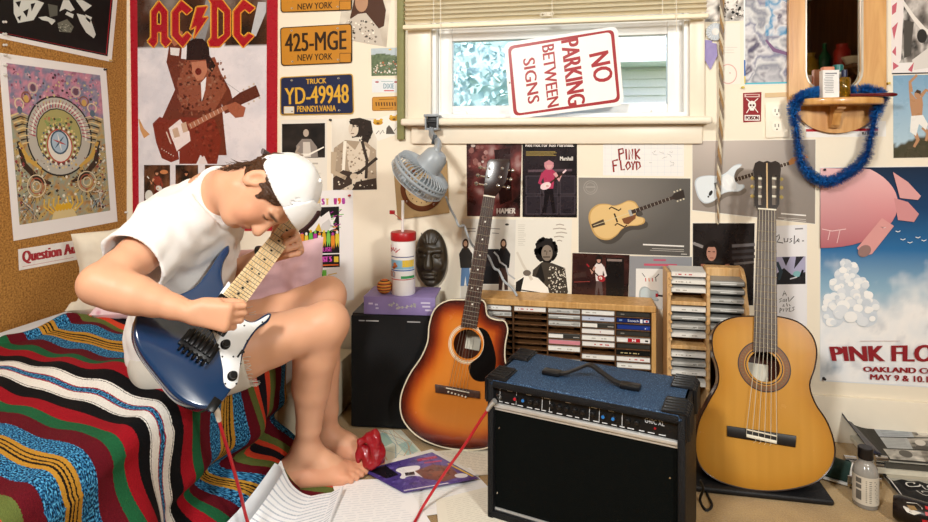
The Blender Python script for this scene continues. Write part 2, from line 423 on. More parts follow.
k.build('cord_knot', mat('white_cord', '#f3ecda', .7), parent=bl)
# ------------------------------------------------------------------ outside: lawn, neighbour house, tree
struct(MB().box((0, 9, .25), (30, 13, .5)), 'ground', mat('lawn', '#6d8a55', .9, var=.2), smooth=0)
hs = empty('neighbour_house', (1.7, 9.0, .5), 'pale clapboard house wall seen through right half of the window', 'house')
s = MB()
for k in range(26): s.box((2.65, 9.0, .55+k*.12), (4.4, .08, .118), .0, rot=Matrix.Rotation(math.radians(4), 3, 'X').to_quaternion() if False else None)
for k in range(26): s.box((2.65, 8.945, .5+k*.12), (4.4, .03, .02))
s.build('siding', mat('pale_siding', '#f0e9e6', .6, var=.05), parent=hs, smooth=0)
MB().box((2.65, 8.7, 2.15), (4.8, .7, .1)).build('eave', mat('eave_white', '#e8eef0', .6), parent=hs, smooth=0)
tr = empty('backyard_tree', (-1.9, 6.6, .5), 'hazy blue green tree seen through left half of the window', 'tree')
s = MB(); R = random.Random(3)
for i in range(7000):
    th, ph = R.uniform(0, 6.28), R.uniform(-1.2, 1.4); r = 1.9*(R.random()**.4)
    p = V((-1.75+1.0*r*math.cos(th)*math.cos(ph), 7.0+.35*r*math.sin(th)*math.cos(ph), 2.0+r*.85*math.sin(ph)))
    p.z += 0; a = V((R.uniform(-1, 1), R.uniform(-1, 1), R.uniform(-1, 1))).normalized()*R.uniform(.03, .07); q = V((R.uniform(-1, 1), R.uniform(-1, 1), R.uniform(-1, 1))).normalized()*.035
    s.add([p-a, p+q, p+a, p-q], [[0, 1, 2, 3]])
for cx_, cy_, cz_, r_ in ((-1.75, 7.2, 2.0, 1.25), (-2.6, 7.3, 1.4, 1.0), (-.9, 7.3, 1.3, .85), (-1.9, 7.25, 1.0, 1.2)):
    b = bmesh.new(); bmesh.ops.create_icosphere(b, subdivisions=5, radius=r_)
    for v in b.verts: v.co *= 1+.16*noise.noise(v.co*2.2+V((cx_, 0, cz_)))+.10*noise.noise(v.co*6); v.co.y *= .45; v.co += V((cx_, cy_, cz_))
    s.bm(b)
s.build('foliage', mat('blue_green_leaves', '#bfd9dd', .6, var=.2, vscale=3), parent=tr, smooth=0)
MB().tube([(-1.6, 7, .45), (-1.6, 7.0, 1.2), (-1.5, 7, 2.2)], [.16, .12, .05], 10).build('trunk', mat('bark', '#5a4a3c', .9), parent=tr)
# ------------------------------------------------------------------ traffic sign leaning in the window
YS = .040
SG = empty('traffic_sign', W(511, 120, YS), 'white sheet metal sign with dark red border, reading NO PARKING BETWEEN SIGNS, in the window', 'sign')
q = [(504, 43), (617.5, 26), (624, 105), (510, 119.5)]
def rq(q, r, n=4):
    out = []
    for i in range(4):
        p = V(q[i]); a = (V(q[i-1])-p).normalized(); e = (V(q[(i+1) % 4])-p).normalized()
        A, E = p+a*r, p+e*r
        for k in range(n+1): t = k/n; out.append(tuple((A*(1-t)+p*t)*(1-t)+(p*(1-t)+E*t)*t))
    return out
def insetq(q, d):
    c = [sum(p[0] for p in q)/4, sum(p[1] for p in q)/4]; o = []
    for p in q:
        v = V((p[0]-c[0], p[1]-c[1])); o.append((c[0]+v.x-(d*1.15 if v.x > 0 else -d*1.15), c[1]+v.y-(d if v.y > 0 else -d)))
    return o
mp = lambda x, y, o: W(x, y, YS+o)
P = Print(mp, rq(q, 7), '#f2f0ee', t=.0016)
a, e = rq(insetq(q, 3.2), 6), rq(insetq(q, 6.0), 4.5)
for i in range(len(a)): j = (i+1) % len(a); P.poly([a[i], a[j], e[j], e[i]], '#9d1d22', 1)
RED = '#a01c22'
def C(x, y): return (400+x/2.9, y/2.9)
P.text('NO', [C(604, 145), C(620, 232), C(565, 243), C(547, 158)], RED, 1, .012)
P.text('PARKING', [C(517, 108), C(538, 300), C(488, 310), C(466, 118)], RED, 1, .02)
P.text('BETWEEN', [C(446, 126), C(461, 306), C(428, 314), C(411, 133)], RED, 1, .012)
P.text('SIGNS', [C(390, 165), C(405, 295), C(372, 303), C(356, 171)], RED, 1, .012)
P.ell(*C(318, 240), .9, 1.1, '#8a8a88', 2)
P.build('sign_plate', mat('sign_enamel', attr=True, rough=.35), parent=SG)
# ================================================================== printed things on the walls
def noisefn(c1, c2, sc, seed, lo=-.35, hi=.35, sx=1, sy=1):
    A, B = H(c1), H(c2)
    return lambda u, v: mixc(A, B, max(0, min(1, (fbm(u*sx, v*sy, sc, seed)-lo)/(hi-lo))))
def ramp(cols, t):
    t = max(0, min(.9999, t))*(len(cols)-1); i = int(t); return mixc(cols[i], cols[i+1], t-i)
def fine(P, x0, y0, x1, y1, n, col, w=.5, seed=1, lay=2, just=0):
    R = random.Random(seed)
    for i in range(n):
        y = y0+(y1-y0)*(i+.5)/n; k = R.uniform(.0, .35)*(x1-x0)
        P.line([(x0+(k if just else 0), y), (x1-(0 if just else k), y)], w, col, lay)
def pin(p, n, col, label, name='push_pin'):
    f = frame(p, n.orthogonal(), n.cross(n.orthogonal()), n); m = MB(f)
    m.lathe([(.0012, 0), (.0045, .001), (.0045, .003), (.0028, .004), (.0028, .009), (.0042, .0105), (.004, .0125), (0.0005, .013)], 12)
    return tag(m.build(name, mat('pin_'+col, col, .3), local=False), label, 'pin', 'push pins in the walls')
NB, NL = V((0, -1, 0)), V((1, 0, 0))
# ---- AC/DC poster on the back wall, in the corner
P = Print(W, [(128.5, -34), (279, -40), (278, 232), (132, 232)], '#f0dcc0', t=.001, back=.0001)
P.poly([(129.5, -33), (278, -39), (277, 231), (133, 231)], '#a8182a', 1)
P.grid([(137, -26), (267, -30), (266, 224), (139, 224)], 60, 110, lambda u, v: mixc(ramp([H('#d9d4d6'), H('#e6e1e2'), H('#c2c4ca'), H('#efeaea')], .5+fbm(u*2, v*4, 1.6, 4)*1.1), H('#e9dde0'), .45) if v > .292+.006*math.sin(u*9) else ramp([H('#1d120e'), H('#4a2a1a'), H('#8a8078'), H('#5a3322')], .35+.9*fbm(u*3, v*4, 1.5, 9)), 2)
P.poly([(258, 2), (266, 2), (266, 12), (256, 36), (250, 38)], '#b9babd', 3)
P.poly([(188, 40), (200, 22), (206, 0), (216, 0), (209, 24), (204, 44)], '#8d8a8a', 3)
A = lambda p: [(125+x/5.8, y/5.8) for x, y in p]
BR, BR2, DK = '#6a3020', '#8a4a34', '#34160f'
gp = lambda p: [(125+x/4.35, 80+y/4.35) for x, y in p]
P.poly(A([(262, 225), (290, 165), (335, 190), (330, 270), (325, 340), (400, 350), (470, 330), (560, 430), (610, 522), (640, 640), (580, 660), (560, 600), (590, 900), (330, 900), (330, 690), (250, 760), (200, 720), (290, 520), (240, 360), (250, 300)]), BR, 4)
P.poly(A([(350, 345), (440, 350), (520, 330), (555, 420), (590, 520), (520, 640), (330, 640), (300, 480)]), BR2, 4.4)
P.poly(gp([(240, 160), (390, 170), (420, 260), (400, 365), (340, 365), (330, 320), (310, 365), (236, 365)]), '#7a2a1c', 4.6)
P.poly(gp([(335, 330), (345, 330), (360, 365), (318, 365)]), '#e4d4d0', 4.8)
P.poly(A([(262, 275), (318, 280), (312, 325), (264, 318)]), '#e3dcd8', 5)
P.poly(A([(268, 200), (300, 165), (335, 185), (325, 245), (285, 270), (268, 240)]), '#a8654a', 5)
P.poly(A([(355, 350), (360, 250), (400, 222), (450, 225), (485, 260), (490, 320), (525, 380), (505, 420), (470, 380), (470, 345)]), '#2a1512', 5)
P.poly(A([(385, 360), (470, 352), (478, 410), (455, 460), (420, 470), (390, 420)]), '#b9765a', 5.3)
P.ell(*A([(425, 415)])[0], 3.2, 3.6, '#6a2018', 5.6); P.poly(A([(440, 480), (472, 445), (465, 522), (445, 590)]), '#e8e4e6', 5.6)
P.poly(gp([(120, 190), (150, 160), (190, 175), (250, 165), (300, 240), (280, 300), (230, 310), (235, 345), (200, 358), (160, 340), (135, 270)]), '#7a2c1e', 6)
P.poly(gp([(190, 210), (240, 170), (265, 210), (280, 225), (285, 265), (250, 290), (225, 310), (215, 280), (200, 245)]), '#ecdcd8', 6.4)
P.poly(gp([(205, 215), (228, 205), (240, 245), (215, 252)]), '#c9a890', 6.8); P.poly(gp([(243, 190), (265, 182), (275, 222), (253, 230)]), '#c9a890', 6.8)
P.line(gp([(180, 225), (200, 278)]), 1.2, '#d8c0b0', 6.8)
P.poly(gp([(272, 192), (440, 108), (450, 125), (285, 215)]), '#a86a50', 6.6)
for k in range(9): P.line(gp([(282+k*17, 190-k*9), (290+k*17, 208-k*9)]), .5, '#e0c8b8', 7)
P.poly(gp([(440, 100), (500, 55), (570, 22), (588, 70), (510, 105), (460, 130)]), '#5a2a20', 7)
for x, y in ((515, 42), (540, 30), (560, 18), (585, 78), (560, 92), (538, 103)): P.ell(*gp([(x, y)])[0], 1.1, 1.1, '#c9b8a8', 7.3)
P.poly(gp([(440, 110), (480, 95), (525, 120), (515, 160), (480, 165), (455, 140)]), '#a05a42', 7.4)
P.line(gp([(60, 170), (75, 215), (95, 245)]), [1, 4, 7], '#c9935e', 4); P.line(gp([(430, 5), (500, 55)]), .4, '#8a8888', 4)
for i in range(6): P.ell(*gp([(160+i*10, 300+i*6)])[0], .5, .5, '#e8d8c8', 7)
JK = [H('#7a3c28'), H('#5a2618'), H('#8f5a44'), H('#4a1d12'), H('#9a6a54')]
P.blobs(A([(300, 350), (560, 350), (600, 520), (300, 520)]), 150, JK, .7, 2.2, 4.62, 31, 5); P.blobs(gp([(225, 60), (395, 60), (405, 165), (225, 165)]), 90, JK, .7, 2.2, 4.62, 32, 5); P.blobs(gp([(250, 175), (400, 180), (405, 350), (345, 350)]), 70, [H('#7a2a1c'), H('#8a3a28'), H('#5e2014')], .8, 2.4, 4.62, 33, 5)
LET = [[(130, 240), (150, 215), (150, 65), (195, 5), (245, 65), (245, 215), (268, 240), (235, 275), (208, 245), (208, 185), (186, 185), (186, 245), (165, 275)],
       [(270, 70), (325, 0), (390, 55), (358, 85), (330, 58), (312, 75), (312, 195), (330, 215), (360, 185), (385, 210), (335, 275), (270, 205)],
       [(415, 40), (478, 35), (447, 100), (482, 98), (398, 222), (412, 150), (378, 172)],
       [(480, 240), (500, 215), (500, 20), (485, -5), (560, -5), (610, 60), (610, 205), (548, 270), (490, 270)],
       [(628, 65), (685, -5), (755, 45), (722, 75), (695, 52), (668, 75), (668, 195), (690, 215), (715, 190), (748, 208), (685, 275), (628, 205)]]
for l in LET:
    P.outline(A(l), 2.2, '#e3a93a', 8.2); P.poly(A(l), '#a51522', 8.8); P.outline(A([(x+3, y+3) for x, y in l]), .5, '#d9722e', 9)
for h in ([(187, 85), (197, 65), (207, 85), (207, 140), (187, 140)], [(538, 45), (572, 75), (572, 198), (538, 222)]):
    P.poly(A(h), '#4a2a1c', 9.2); P.outline(A(h), 1.0, '#e3a93a', 9.4)
for x0, x1, y0, y1, sd in ((144, 170, 165, 212, 3), (175.5, 198, 165, 205, 4), (205, 231, 165, 190, 5)):
    P.grid(rect(x0, y0, x1, y1), 14, 20, noisefn('#160c0a', '#7a4a30', 4, sd, -.3, .45), 8)
player(P, 157, 209, 16, 40, '#3a1d12', '#c98a6a', '#8a3a2a', '#5a1a12', '#d8d0c8', 9, -1); player(P, 186, 206, 15, 36, '#2a1510', '#b87a5a', '#1d1512', '#2a1a16', '#8a2a20', 9)
P.ell(149, 196, 4, 6, '#d8d4cc', 9); P.ell(164, 172, 4, 2.2, '#c98050', 9); P.ell(218, 172, 8, 3, '#9a9a98', 9)
P.build('band_poster', M_GLOSS, 'red bordered rock poster lettered AC/DC showing a guitarist with raised fist')
# ---- licence plates
def plate(q, bgc, fg, items, label, sticker, bord):
    mp = lambda x, y, o: W(x, y, .002+o)
    P = Print(mp, rq(q, 3.5), bord, t=.0022, back=-.002)
    P.poly(rq(insetq(q, .9), 3), bgc, 4)
    for t, qq, bd in items: P.text(t, qq, fg, 9, bd)
    for u in (.16, .8):
        for v in (.1, .9): x, y = bil(q, u, v); P.ell(x, y, 1.1, .8, '#c9c2b0', 10); P.ell(x+.2, y, .6, .5, '#3a3026', 11)
    if sticker: sx = sticker; P.poly(rect(*sx[:4]), sx[4], 8); P.outline(rect(*sx[:4]), .5, fg, 9)
    R = random.Random(len(label))
    for i in range(26):
        x, y = bil(q, R.uniform(.03, .97), R.uniform(.05, .95)); P.ell(x, y, R.uniform(.2, .7), R.uniform(.2, .5), mixc(H(bgc), H('#8a6a3a' if bgc[1] != '1' else '#5a6a8a'), .5), 6)
    return P.build('licence_plate', mat('plate_enamel', attr=True, rough=.3), label, 'licence plate', 'licence plates on the wall')
OR, DKT = '#c2832a', '#2b1c12'
plate([(280, -27), (352, -31), (352, 10.3), (280.5, 12.6)], OR, DKT, [('NEW YORK', [(297.5, 3.8), (332.5, 1.6), (332.5, 8.2), (297.5, 9.8)], .006)], 'orange licence plate lettered NEW YORK, cut by the top of the photo', (339.5, 1, 351, 9.8, OR), '#3a2a14')
plate([(280, 27.5), (352, 23.5), (352.3, 63), (281, 66)], OR, DKT, [('425-MGE', [(284.5, 34), (346.5, 30), (346.5, 49.5), (285, 52)], .012), ('NEW YORK', [(297.5, 54.5), (332.5, 53), (332.5, 59.5), (297.5, 61)], .006)], 'orange licence plate reading 425-MGE NEW YORK', (339.8, 53.2, 351, 62.4, OR), '#3a2a14')
plate([(280, 77), (353, 73.5), (354, 114), (280, 115.5)], '#1a2748', '#dba93a', [('TRUCK', [(306, 79), (326.5, 77.8), (326.5, 83.2), (306, 84.2)], .012), ('YD-49948', [(284.5, 88), (348.5, 84), (349, 103), (285, 104.5)], .012), ('PENNSYLVANIA', [(297, 106), (336, 105.2), (336, 111.2), (297, 112)], .012)], 'dark blue truck licence plate with yellow characters YD-49948 PENNSYLVANIA', (284, 106.5, 294, 113.5, '#d9d6cc'), '#c29a3a')
# ---- small pictures round the plates
q = [(345, -14), (392, -14), (386.5, 47), (337, 38)]
P = Print(W, q, '#cfc6b6', t=.0008); P.grid(q, 24, 30, noisefn('#e8e0d0', '#a89a88', 3, 2), 1)
P.poly([(354, 0), (380, -10), (386, 10), (384, 26), (372, 32), (366, 14), (360, 18), (356, 26), (350, 18)], '#4a2c1c', 2); P.ell(361.5, 2, 6.5, 10, '#b48a6c', 3)
P.poly([(346, 22), (358, 14), (366, 13), (380, 30), (383, 46), (338, 38)], '#c8beb0', 2.4)
P.blobs([(345, 20), (372, 20), (380, 45), (342, 37)], 60, [H('#3a322a'), H('#efe8da'), H('#7a6e60')], .6, 1.6, 3, 4, 5)
P.build('portrait_photo', M_PAPER, 'brown toned photo of a long haired person in a patterned shirt, beside the plates', 'photo')
q = [(371, 48.5), (399, 47.5), (399, 75.5), (371.5, 76)]
P = Print(W, q, '#9fb0b8', t=.0006)
P.grid(q, 28, 28, lambda u, v: H('#b9c6cc') if v < .18+.2*abs(u-.35) else mixc(H('#3f5238'), H('#7a8c6a'), .5+fbm(u*5, v*5, 2, 6)), 1)
P.blobs([(373, 64), (398, 60), (398, 74), (373, 74)], 70, [H('#e8e4da'), H('#cfc4b0'), H('#a86a4a'), H('#6a7a6a')], .6, 1.6, 2, 3, 4); P.ell(390, 49.5, 1.5, .8, '#e0b83a', 3)
P.build('village_postcard', M_GLOSS, 'postcard of white houses on a green hillside', 'postcard')
q = [(372, 79), (400, 79), (400, 92.5), (372, 92.5)]
P = Print(W, q, '#e4e8ea', t=.0009); P.text('DIXIE', (383.5, 83.5, 394, 88.5), '#6f97a8', 2, .01)
for x, y in ((377, 82), (396, 82)): P.ell(x, y, 2, .8, '#a8424a', 2)
P.line([(384, 90.7), (394, 90.7)], 1, '#c43a4a', 2); P.line([(381, 81.5), (393, 81.5)], .5, '#8aa', 2)
P.build('souvenir_plate', mat('plate_enamel'), 'tiny white souvenir number plate above a tiny orange one', 'souvenir plate')
q = [(372, 97), (400.5, 96), (400.5, 110.5), (372, 111)]
P = Print(W, rq(q, 2), '#a9762a', t=.0009); P.poly(rq(insetq(q, .7), 1.6), '#c98f38', 1); P.line([(379, 99.5), (394, 99)], .6, '#6a4418', 2); P.line([(380, 108.5), (393, 108)], .6, '#6a4418', 2)
for i in range(8): P.line([(376+i*2.7, 102.2), (376.4+i*2.7, 106)], [1.4, 1.2], '#5a3a18', 2)
P.build('souvenir_plate', mat('plate_enamel'), 'tiny orange souvenir number plate below a tiny white one', 'souvenir plate')
q = [(368.5, 121), (397, 112.5), (402, 133), (378, 141)]
P = Print(W, q, '#eeeae0', t=.0012)
for x, y in ((378, 122.5), (394, 118.5)):
    P.ell(x, y, 5, 2.6, '#c9962c', 2); P.ell(x-3, y-2.2, 1.6, 1.4, '#d9ac3a', 2.3); P.ell(x+3.2, y-2.6, 1.6, 1.4, '#d9ac3a', 2.3); P.ell(x, y+.8, 1.6, 1, '#6a4a1a', 2.6)
P.poly([(386, 134), (386.5, 128), (389, 125), (391.5, 128), (395, 134)], '#5a544e', 2)
P.line([(376, 134), (379, 130.5), (380, 134), (383, 130), (384, 133)], .7, '#6a665e', 2); P.line([(394, 131), (398, 126), (400, 131)], .6, '#6a665e', 2)
P.build('sticker_sheet', M_PAPER, 'tilted white card with two small yellow badges beside the window trim', 'card')
q = [(281, 120), (327, 119), (327, 193), (281, 194)]
P = Print(W, q, '#e6e0d4', t=.0007); pq = [(282, 124), (325, 123), (325, 157.5), (282, 158.5)]
P.grid(pq, 24, 20, noisefn('#0d0b0a', '#2e2722', 3, 8), 1)
P.ell(306, 132, 4.6, 5.6, '#241c18', 2); P.ell(306, 133, 2.8, 3.8, '#b8a898', 3)
P.poly([(298, 158), (296, 146), (302, 139), (311, 139), (317, 147), (318, 157)], '#8a8078', 2.5); P.poly([(303, 158), (303, 142), (310, 142), (311, 157)], '#cfc6ba', 3)
P.line([(296, 156), (309, 154.5), (324, 147)], [5, 2, 1.2], '#efe9dd', 4); P.line([(299, 146), (296, 152), (303, 156)], 2.4, '#a89888', 4)
P.line([(309, 163.5), (318, 163.5)], 1.6, '#b8b0a4', 2); fine(P, 313, 172, 322, 186, 6, '#c9c2b6', .5, 3)
P.build('magazine_page', M_PAPER, 'white magazine page with dark photo of a bearded guitarist, behind the cap', 'magazine page')
q = [(331.5, 119), (377, 117.5), (377.5, 190), (331.5, 191)]
P = Print(W, q, '#ece6d8', t=.0009); P.grid([(332, 119.5), (376.5, 118), (377, 189.5), (332, 190.5)], 20, 30, noisefn('#f2ecdf', '#d6cdbd', 2, 3), 1)
P.poly([(350, 119), (360, 117.8), (371, 121), (373, 132), (367, 145), (362, 146), (362, 136), (352, 138)], '#2a201a', 2); P.ell(353.5, 129, 5, 7.6, '#d9cbb8', 3); P.poly([(349, 121), (360, 119), (361, 126), (350, 124)], '#2a201a', 4)
P.poly([(335, 190), (332, 165), (334, 148), (345, 140), (366, 142), (376, 150), (377, 189)], '#a89680', 2.5)
P.poly([(345, 141), (349, 170), (344, 190), (366, 190), (370, 150), (360, 141), (355, 150)], '#d8cab6', 3)
P.line([(345, 141), (343, 176)], 3, '#efe8d8', 4); P.line([(362, 141), (367, 160), (366, 178)], 3, '#3a2e26', 4)
P.line([(340, 180), (360, 172), (377, 158)], [4, 3, 3], '#33271f', 5); P.poly([(333, 178), (343, 170), (352, 172), (352, 184), (340, 190), (333, 190)], '#40322a', 4.6)
P.ell(354, 176.5, 4, 3.2, '#cbb9a2', 6); P.line([(334, 152), (333, 172), (346, 178)], [6, 5, 4], '#bba88f', 5); P.poly([(356, 182), (376, 178), (377, 189.5), (352, 190)], '#3a2c24', 5); P.blobs([(334, 180), (374, 170), (375, 188), (336, 189)], 24, [H('#e4dac8'), H('#1d1612')], .5, 1.3, 7, 2, 5)
P.blobs([(336, 146), (374, 146), (374, 174), (334, 176)], 70, [H('#b5a28a'), H('#9a8670'), H('#c9b9a2'), H('#86735f')], .5, 1.6, 3.05, 12, 6); P.blobs([(350, 119), (371, 121), (372, 144), (360, 144)], 40, [H('#2a201a'), H('#3f3129'), H('#1a130f')], .6, 1.6, 4.2, 13, 5); P.line([(352, 127), (355, 126.6)], .8, '#3a2c22', 5); P.line([(351, 133.5), (354, 133.5)], .8, '#6a4a3a', 5); P.line([(352.5, 128), (351, 131.5)], .5, '#a8937c', 5)
P.build('guitarist_photo', M_PAPER, 'sepia photo of a bare chested guitarist in a scarf, above the festival poster', 'photo')
# ---- festival poster
q = [(299, 192), (353, 189), (354, 300), (300, 303)]
P = Print(W, q, '#ebe8e6', t=.0011)
for i, ch in enumerate('JAZZFEST \'90'):
    if ch != ' ': P.text(ch, (297.2+i*4.05, 199.3+.25*(i % 2)-.15*i, 300.6+i*4.05, 205.6+.25*(i % 2)-.15*i), ['#e07a2a', '#b23aa0', '#d8b82a', '#3aa860', '#b03088'][i % 5], 2, .05)
P.poly([(300, 208), (339, 206.5), (339.5, 253), (300, 254)], '#141214', 1)
P.poly([(306, 226), (303, 217), (312, 219), (316, 211), (321, 217), (329, 211), (331, 218), (336, 217), (333, 224), (336, 228), (327, 232), (318, 229), (311, 233)], '#e9e6e4', 2)
P.poly([(319, 232), (322, 224), (329, 219), (332, 226), (327, 232)], '#cfccca', 3); P.poly([(315, 230), (319, 223), (322, 232)], '#d8b13a', 3.4)
CC = ['#e0872a', '#d8c23a', '#62b84a', '#b23a98', '#e6e0d8', '#d8a82a', '#7abf52']
for i in range(9):
    x = 302+i*4.4; y = 234+1.5*math.sin(i*2); c_ = CC[i % 7]
    P.poly([(x-1.7, y), (x+1.7, y), (x+2.1, y+7), (x+1.2, y+14), (x+.4, y+9), (x-1, y+14), (x-2, y+7)], c_, 3+(i % 2)*.4); P.ell(x, y-1.5, 1.3, 1.6, CC[(i+3) % 7], 4)
R = random.Random(5)
for i in range(22): x = 330+R.uniform(0, 9); y = R.uniform(208, 232); P.line([(x, y), (x+R.uniform(2, 6), y-R.uniform(-1, 2))], .7, R.choice(['#b23a98', '#62b84a', '#e0872a', '#a02a90']), 3)
P.text('SYRACUSE', [(306, 248.5), (332, 247), (332, 251.2), (306, 252.6)], '#b23a98', 4, .03)
P.poly([(300, 255.5), (339.5, 254), (339.8, 267), (300.3, 268.5)], '#1a1412', 1); P.text('AUGUST 5', [(309, 257.4), (332, 256.2), (332, 261.6), (309, 262.8)], '#c44aa8', 3, .05)
P.rect(302.5, 257.5, 307, 263, '#d9b83a', 3); P.rect(334, 256.5, 338.4, 262, '#d9b83a', 3); P.line([(302, 266), (338.5, 264.7)], 1.2, '#d8642a', 3)
P.poly([(311, 270.5), (326.5, 270), (326.5, 281), (311, 281.5)], '#6fbf4a', 2); P.ell(318.7, 275, 4.2, 2.2, '#2f6a30', 3); P.line([(313, 279), (324, 278.5)], .8, '#2f6a30', 3); P.line([(303, 273), (309, 275)], .9, '#d8b64a', 2); P.line([(328, 275), (337, 273)], .9, '#d8b64a', 2)
P.line([(306, 285), (318, 284.5)], 2, '#2a2420', 2); P.line([(308, 287.5), (316, 287.3)], 1.6, '#d8b23a', 2); P.line([(330, 285), (340, 284.6)], 1.6, '#4a4440', 2); P.line([(331, 287), (340, 287)], 1, '#8a847c', 2)
P.build('festival_poster', M_PAPER, 'white festival poster with bright dancing figures, reading SYRACUSE AUGUST 5')
# ---- posters over the racks
q = [(466.5, 142.5), (522, 141.5), (520, 217), (467, 216)]
P = Print(W, q, '#3a1b1a', t=.0008)
P.grid(q, 36, 46, lambda u, v: ramp([H('#1c0c0c'), H('#4a2222'), H('#7a3b38'), H('#b9a09c'), H('#5a2a2a')], .32+1.1*fbm(u*2, v*2.6, 1.3, 12)), 1)
P.blobs([(468, 143), (490, 143), (488, 160), (468, 170)], 14, [H('#c9b8b0'), H('#8a5a54'), H('#a87e78')], 1.5, 4, 2, 4, 8); P.poly([(494, 150), (510, 148), (512, 200), (500, 205)], '#2a1010', 2)
P.text('HAMER', [(496.5, 208.5), (516, 208), (515.5, 213.5), (496.5, 213.5)], '#d9cfc6', 4, .02); P.line([(496, 215), (514, 215)], .5, '#a89a94', 3)
P.build('guitar_advert_poster', M_GLOSS, 'glossy dark red guitar advert lettered HAMER, behind sunburst guitar\'s headstock')
q = [(522.5, 141.5), (577, 141), (577, 217.5), (522.5, 217)]
P = Print(W, q, '#120d10', t=.0010)
P.grid([(523.5, 148), (576, 148), (576, 216), (523.5, 216)], 20, 26, noisefn('#0c090c', '#2c2026', 3, 3), 1)
fine(P, 526, 151, 558, 156, 4, '#9a8448', .7, 4); P.text('Red Hot For Red Marshalls.', (525.5, 143, 574, 146.8), '#efe6e0', 2, .02); P.text('Marshall', (560, 156.5, 573, 160.5), '#e8e2da', 2, .02)
for i in range(3):
    for j in range(2): P.poly(rect(526+i*17, 176+j*20, 541+i*17, 194+j*20), '#2a232a', 2); P.outline(rect(526+i*17, 176+j*20, 541+i*17, 194+j*20), .5, '#5a5058', 2.4)
P.line([(528, 171), (572, 170)], 2.4, '#5a4850', 2.2)
player(P, 549, 214, 28, 54, '#c98a92', '#d8a0a0', '#b0385a', '#120a10', '#f0d0d4', 3); fine(P, 563, 209, 574, 214, 3, '#b8b0b0', .5, 5)
P.build('amplifier_advert_poster', M_GLOSS, 'black advert poster of a guitarist in pink before stacked amplifiers')
q = [(462, 218.5), (516, 219.5), (515.5, 301), (460, 300)]
P = Print(W, q, '#dedad2', t=.0012); P.grid([(462.5, 219), (515.5, 220), (515, 260), (462, 260)], 8, 8, noisefn('#e6e2da', '#cfcac0', 2, 3), 1)
P.rect(480, 249, 499, 284, '#151316', 2); P.rect(481, 251, 498, 266, '#241f22', 2.3); P.line([(461, 292), (515, 292)], 14, '#c9c2b6', 1.2)
def man(x, top, jean, h0, h1):
    P.poly([(x-4, h0+26), (x+4, h0+26), (x+4.5, h1), (x+1, h1), (x, h0+36), (x-1.5, h1), (x-5, h1)], jean, 3); P.poly([(x-5, h0+28), (x-6.5, h0+14), (x-3, h0+8), (x+3, h0+8), (x+7, h0+14), (x+5.5, h0+28)], top, 3.4)
    P.ell(x, h0+4, 3.2, 5.4, '#3a2418', 3.6); P.ell(x, h0+3.6, 1.9, 2.8, '#c09a80', 4); P.line([(x-5, h0+16), (x+4, h0+22)], 2.4, top, 4)
man(465.5, '#2a2622', '#5a7aa0', 240, 286); man(503.5, '#141214', '#3a2620', 240, 290)
fine(P, 467, 227, 480, 233, 2, '#8a8680', .8, 2); P.line([(487, 228), (500, 229)], .9, '#8a8680', 2); P.line([(492, 233), (499, 233.5)], .9, '#8a8680', 2); P.ell(507, 224.5, 2, 1.1, '#3a3632', 2)
P.line([(494, 252), (498, 256), (500, 262), (506, 266), (508, 274), (515, 279)], 1.6, '#b0b2b4', 4.6)
P.build('band_advert_poster', M_PAPER, 'pale advert of two long haired men beside a black cabinet, behind sunburst guitar\'s neck')
q = [(516, 218), (572, 219), (570, 298), (514, 297)]
P = Print(W, q, '#e9e4d8', t=.0013)
P.blobs([(537, 238), (558, 238), (560, 262), (536, 262)], 1, [H('#1c1613')], 9, 9, 2, 3)
P.ell(546, 250, 10.5, 12, '#191311', 2); 
R = random.Random(8)
for i in range(40): a = R.uniform(0, 6.28); P.ell(546+10*math.cos(a), 250+11.5*math.sin(a), 2, 2, '#1d1714', 2.2)
P.ell(547, 253, 5.6, 8, '#8a7c6e', 3); P.ell(545, 251, 1, .6, '#1a1412', 4); P.ell(550, 251, 1, .6, '#1a1412', 4); P.line([(543, 257), (550, 257)], 1, '#2a1e18', 4); P.line([(547, 251), (546.5, 255)], .8, '#5a4c40', 4)
P.poly([(530, 297), (533, 270), (542, 262), (552, 263), (565, 268), (568, 292), (566, 297)], '#40382f', 2.6)
P.blobs([(550, 266), (565, 268), (567, 295), (546, 295)], 150, [H('#d8d0c0'), H('#1a1612'), H('#e8e2d4')], .5, 1.1, 3.2, 5, 5); P.poly([(541, 263), (545, 280), (538, 296), (532, 285)], '#17120f', 3)
P.poly([(518, 280), (526, 274), (538, 278), (548, 288), (550, 296), (520, 296), (515, 290)], '#f3efe6', 4.2); P.line([(517, 252), (523, 265), (532, 280)], [2.2, 2.4, 3], '#d8d0c2', 4.4); P.poly([(516, 282), (524, 277), (520, 295), (515, 296)], '#1a1512', 4.4); P.ell(527, 273, 4, 3, '#70645a', 4.8); P.line([(521, 290), (540, 293)], 1.2, '#1d1814', 5)
for i, (a, e) in enumerate(((556, 564), (553, 566), (556, 567), (554, 564), (557, 562))): P.line([(a, 225+i*4), ((a+e)/2, 224.2+i*4), (e, 225.2+i*4)], .9, '#a89a8c', 2)
fine(P, 518, 224, 526, 246, 12, '#c2bbae', .4, 3)
P.build('guitarist_poster', M_PAPER, 'black and white poster of a guitarist with big round hair and white guitar')
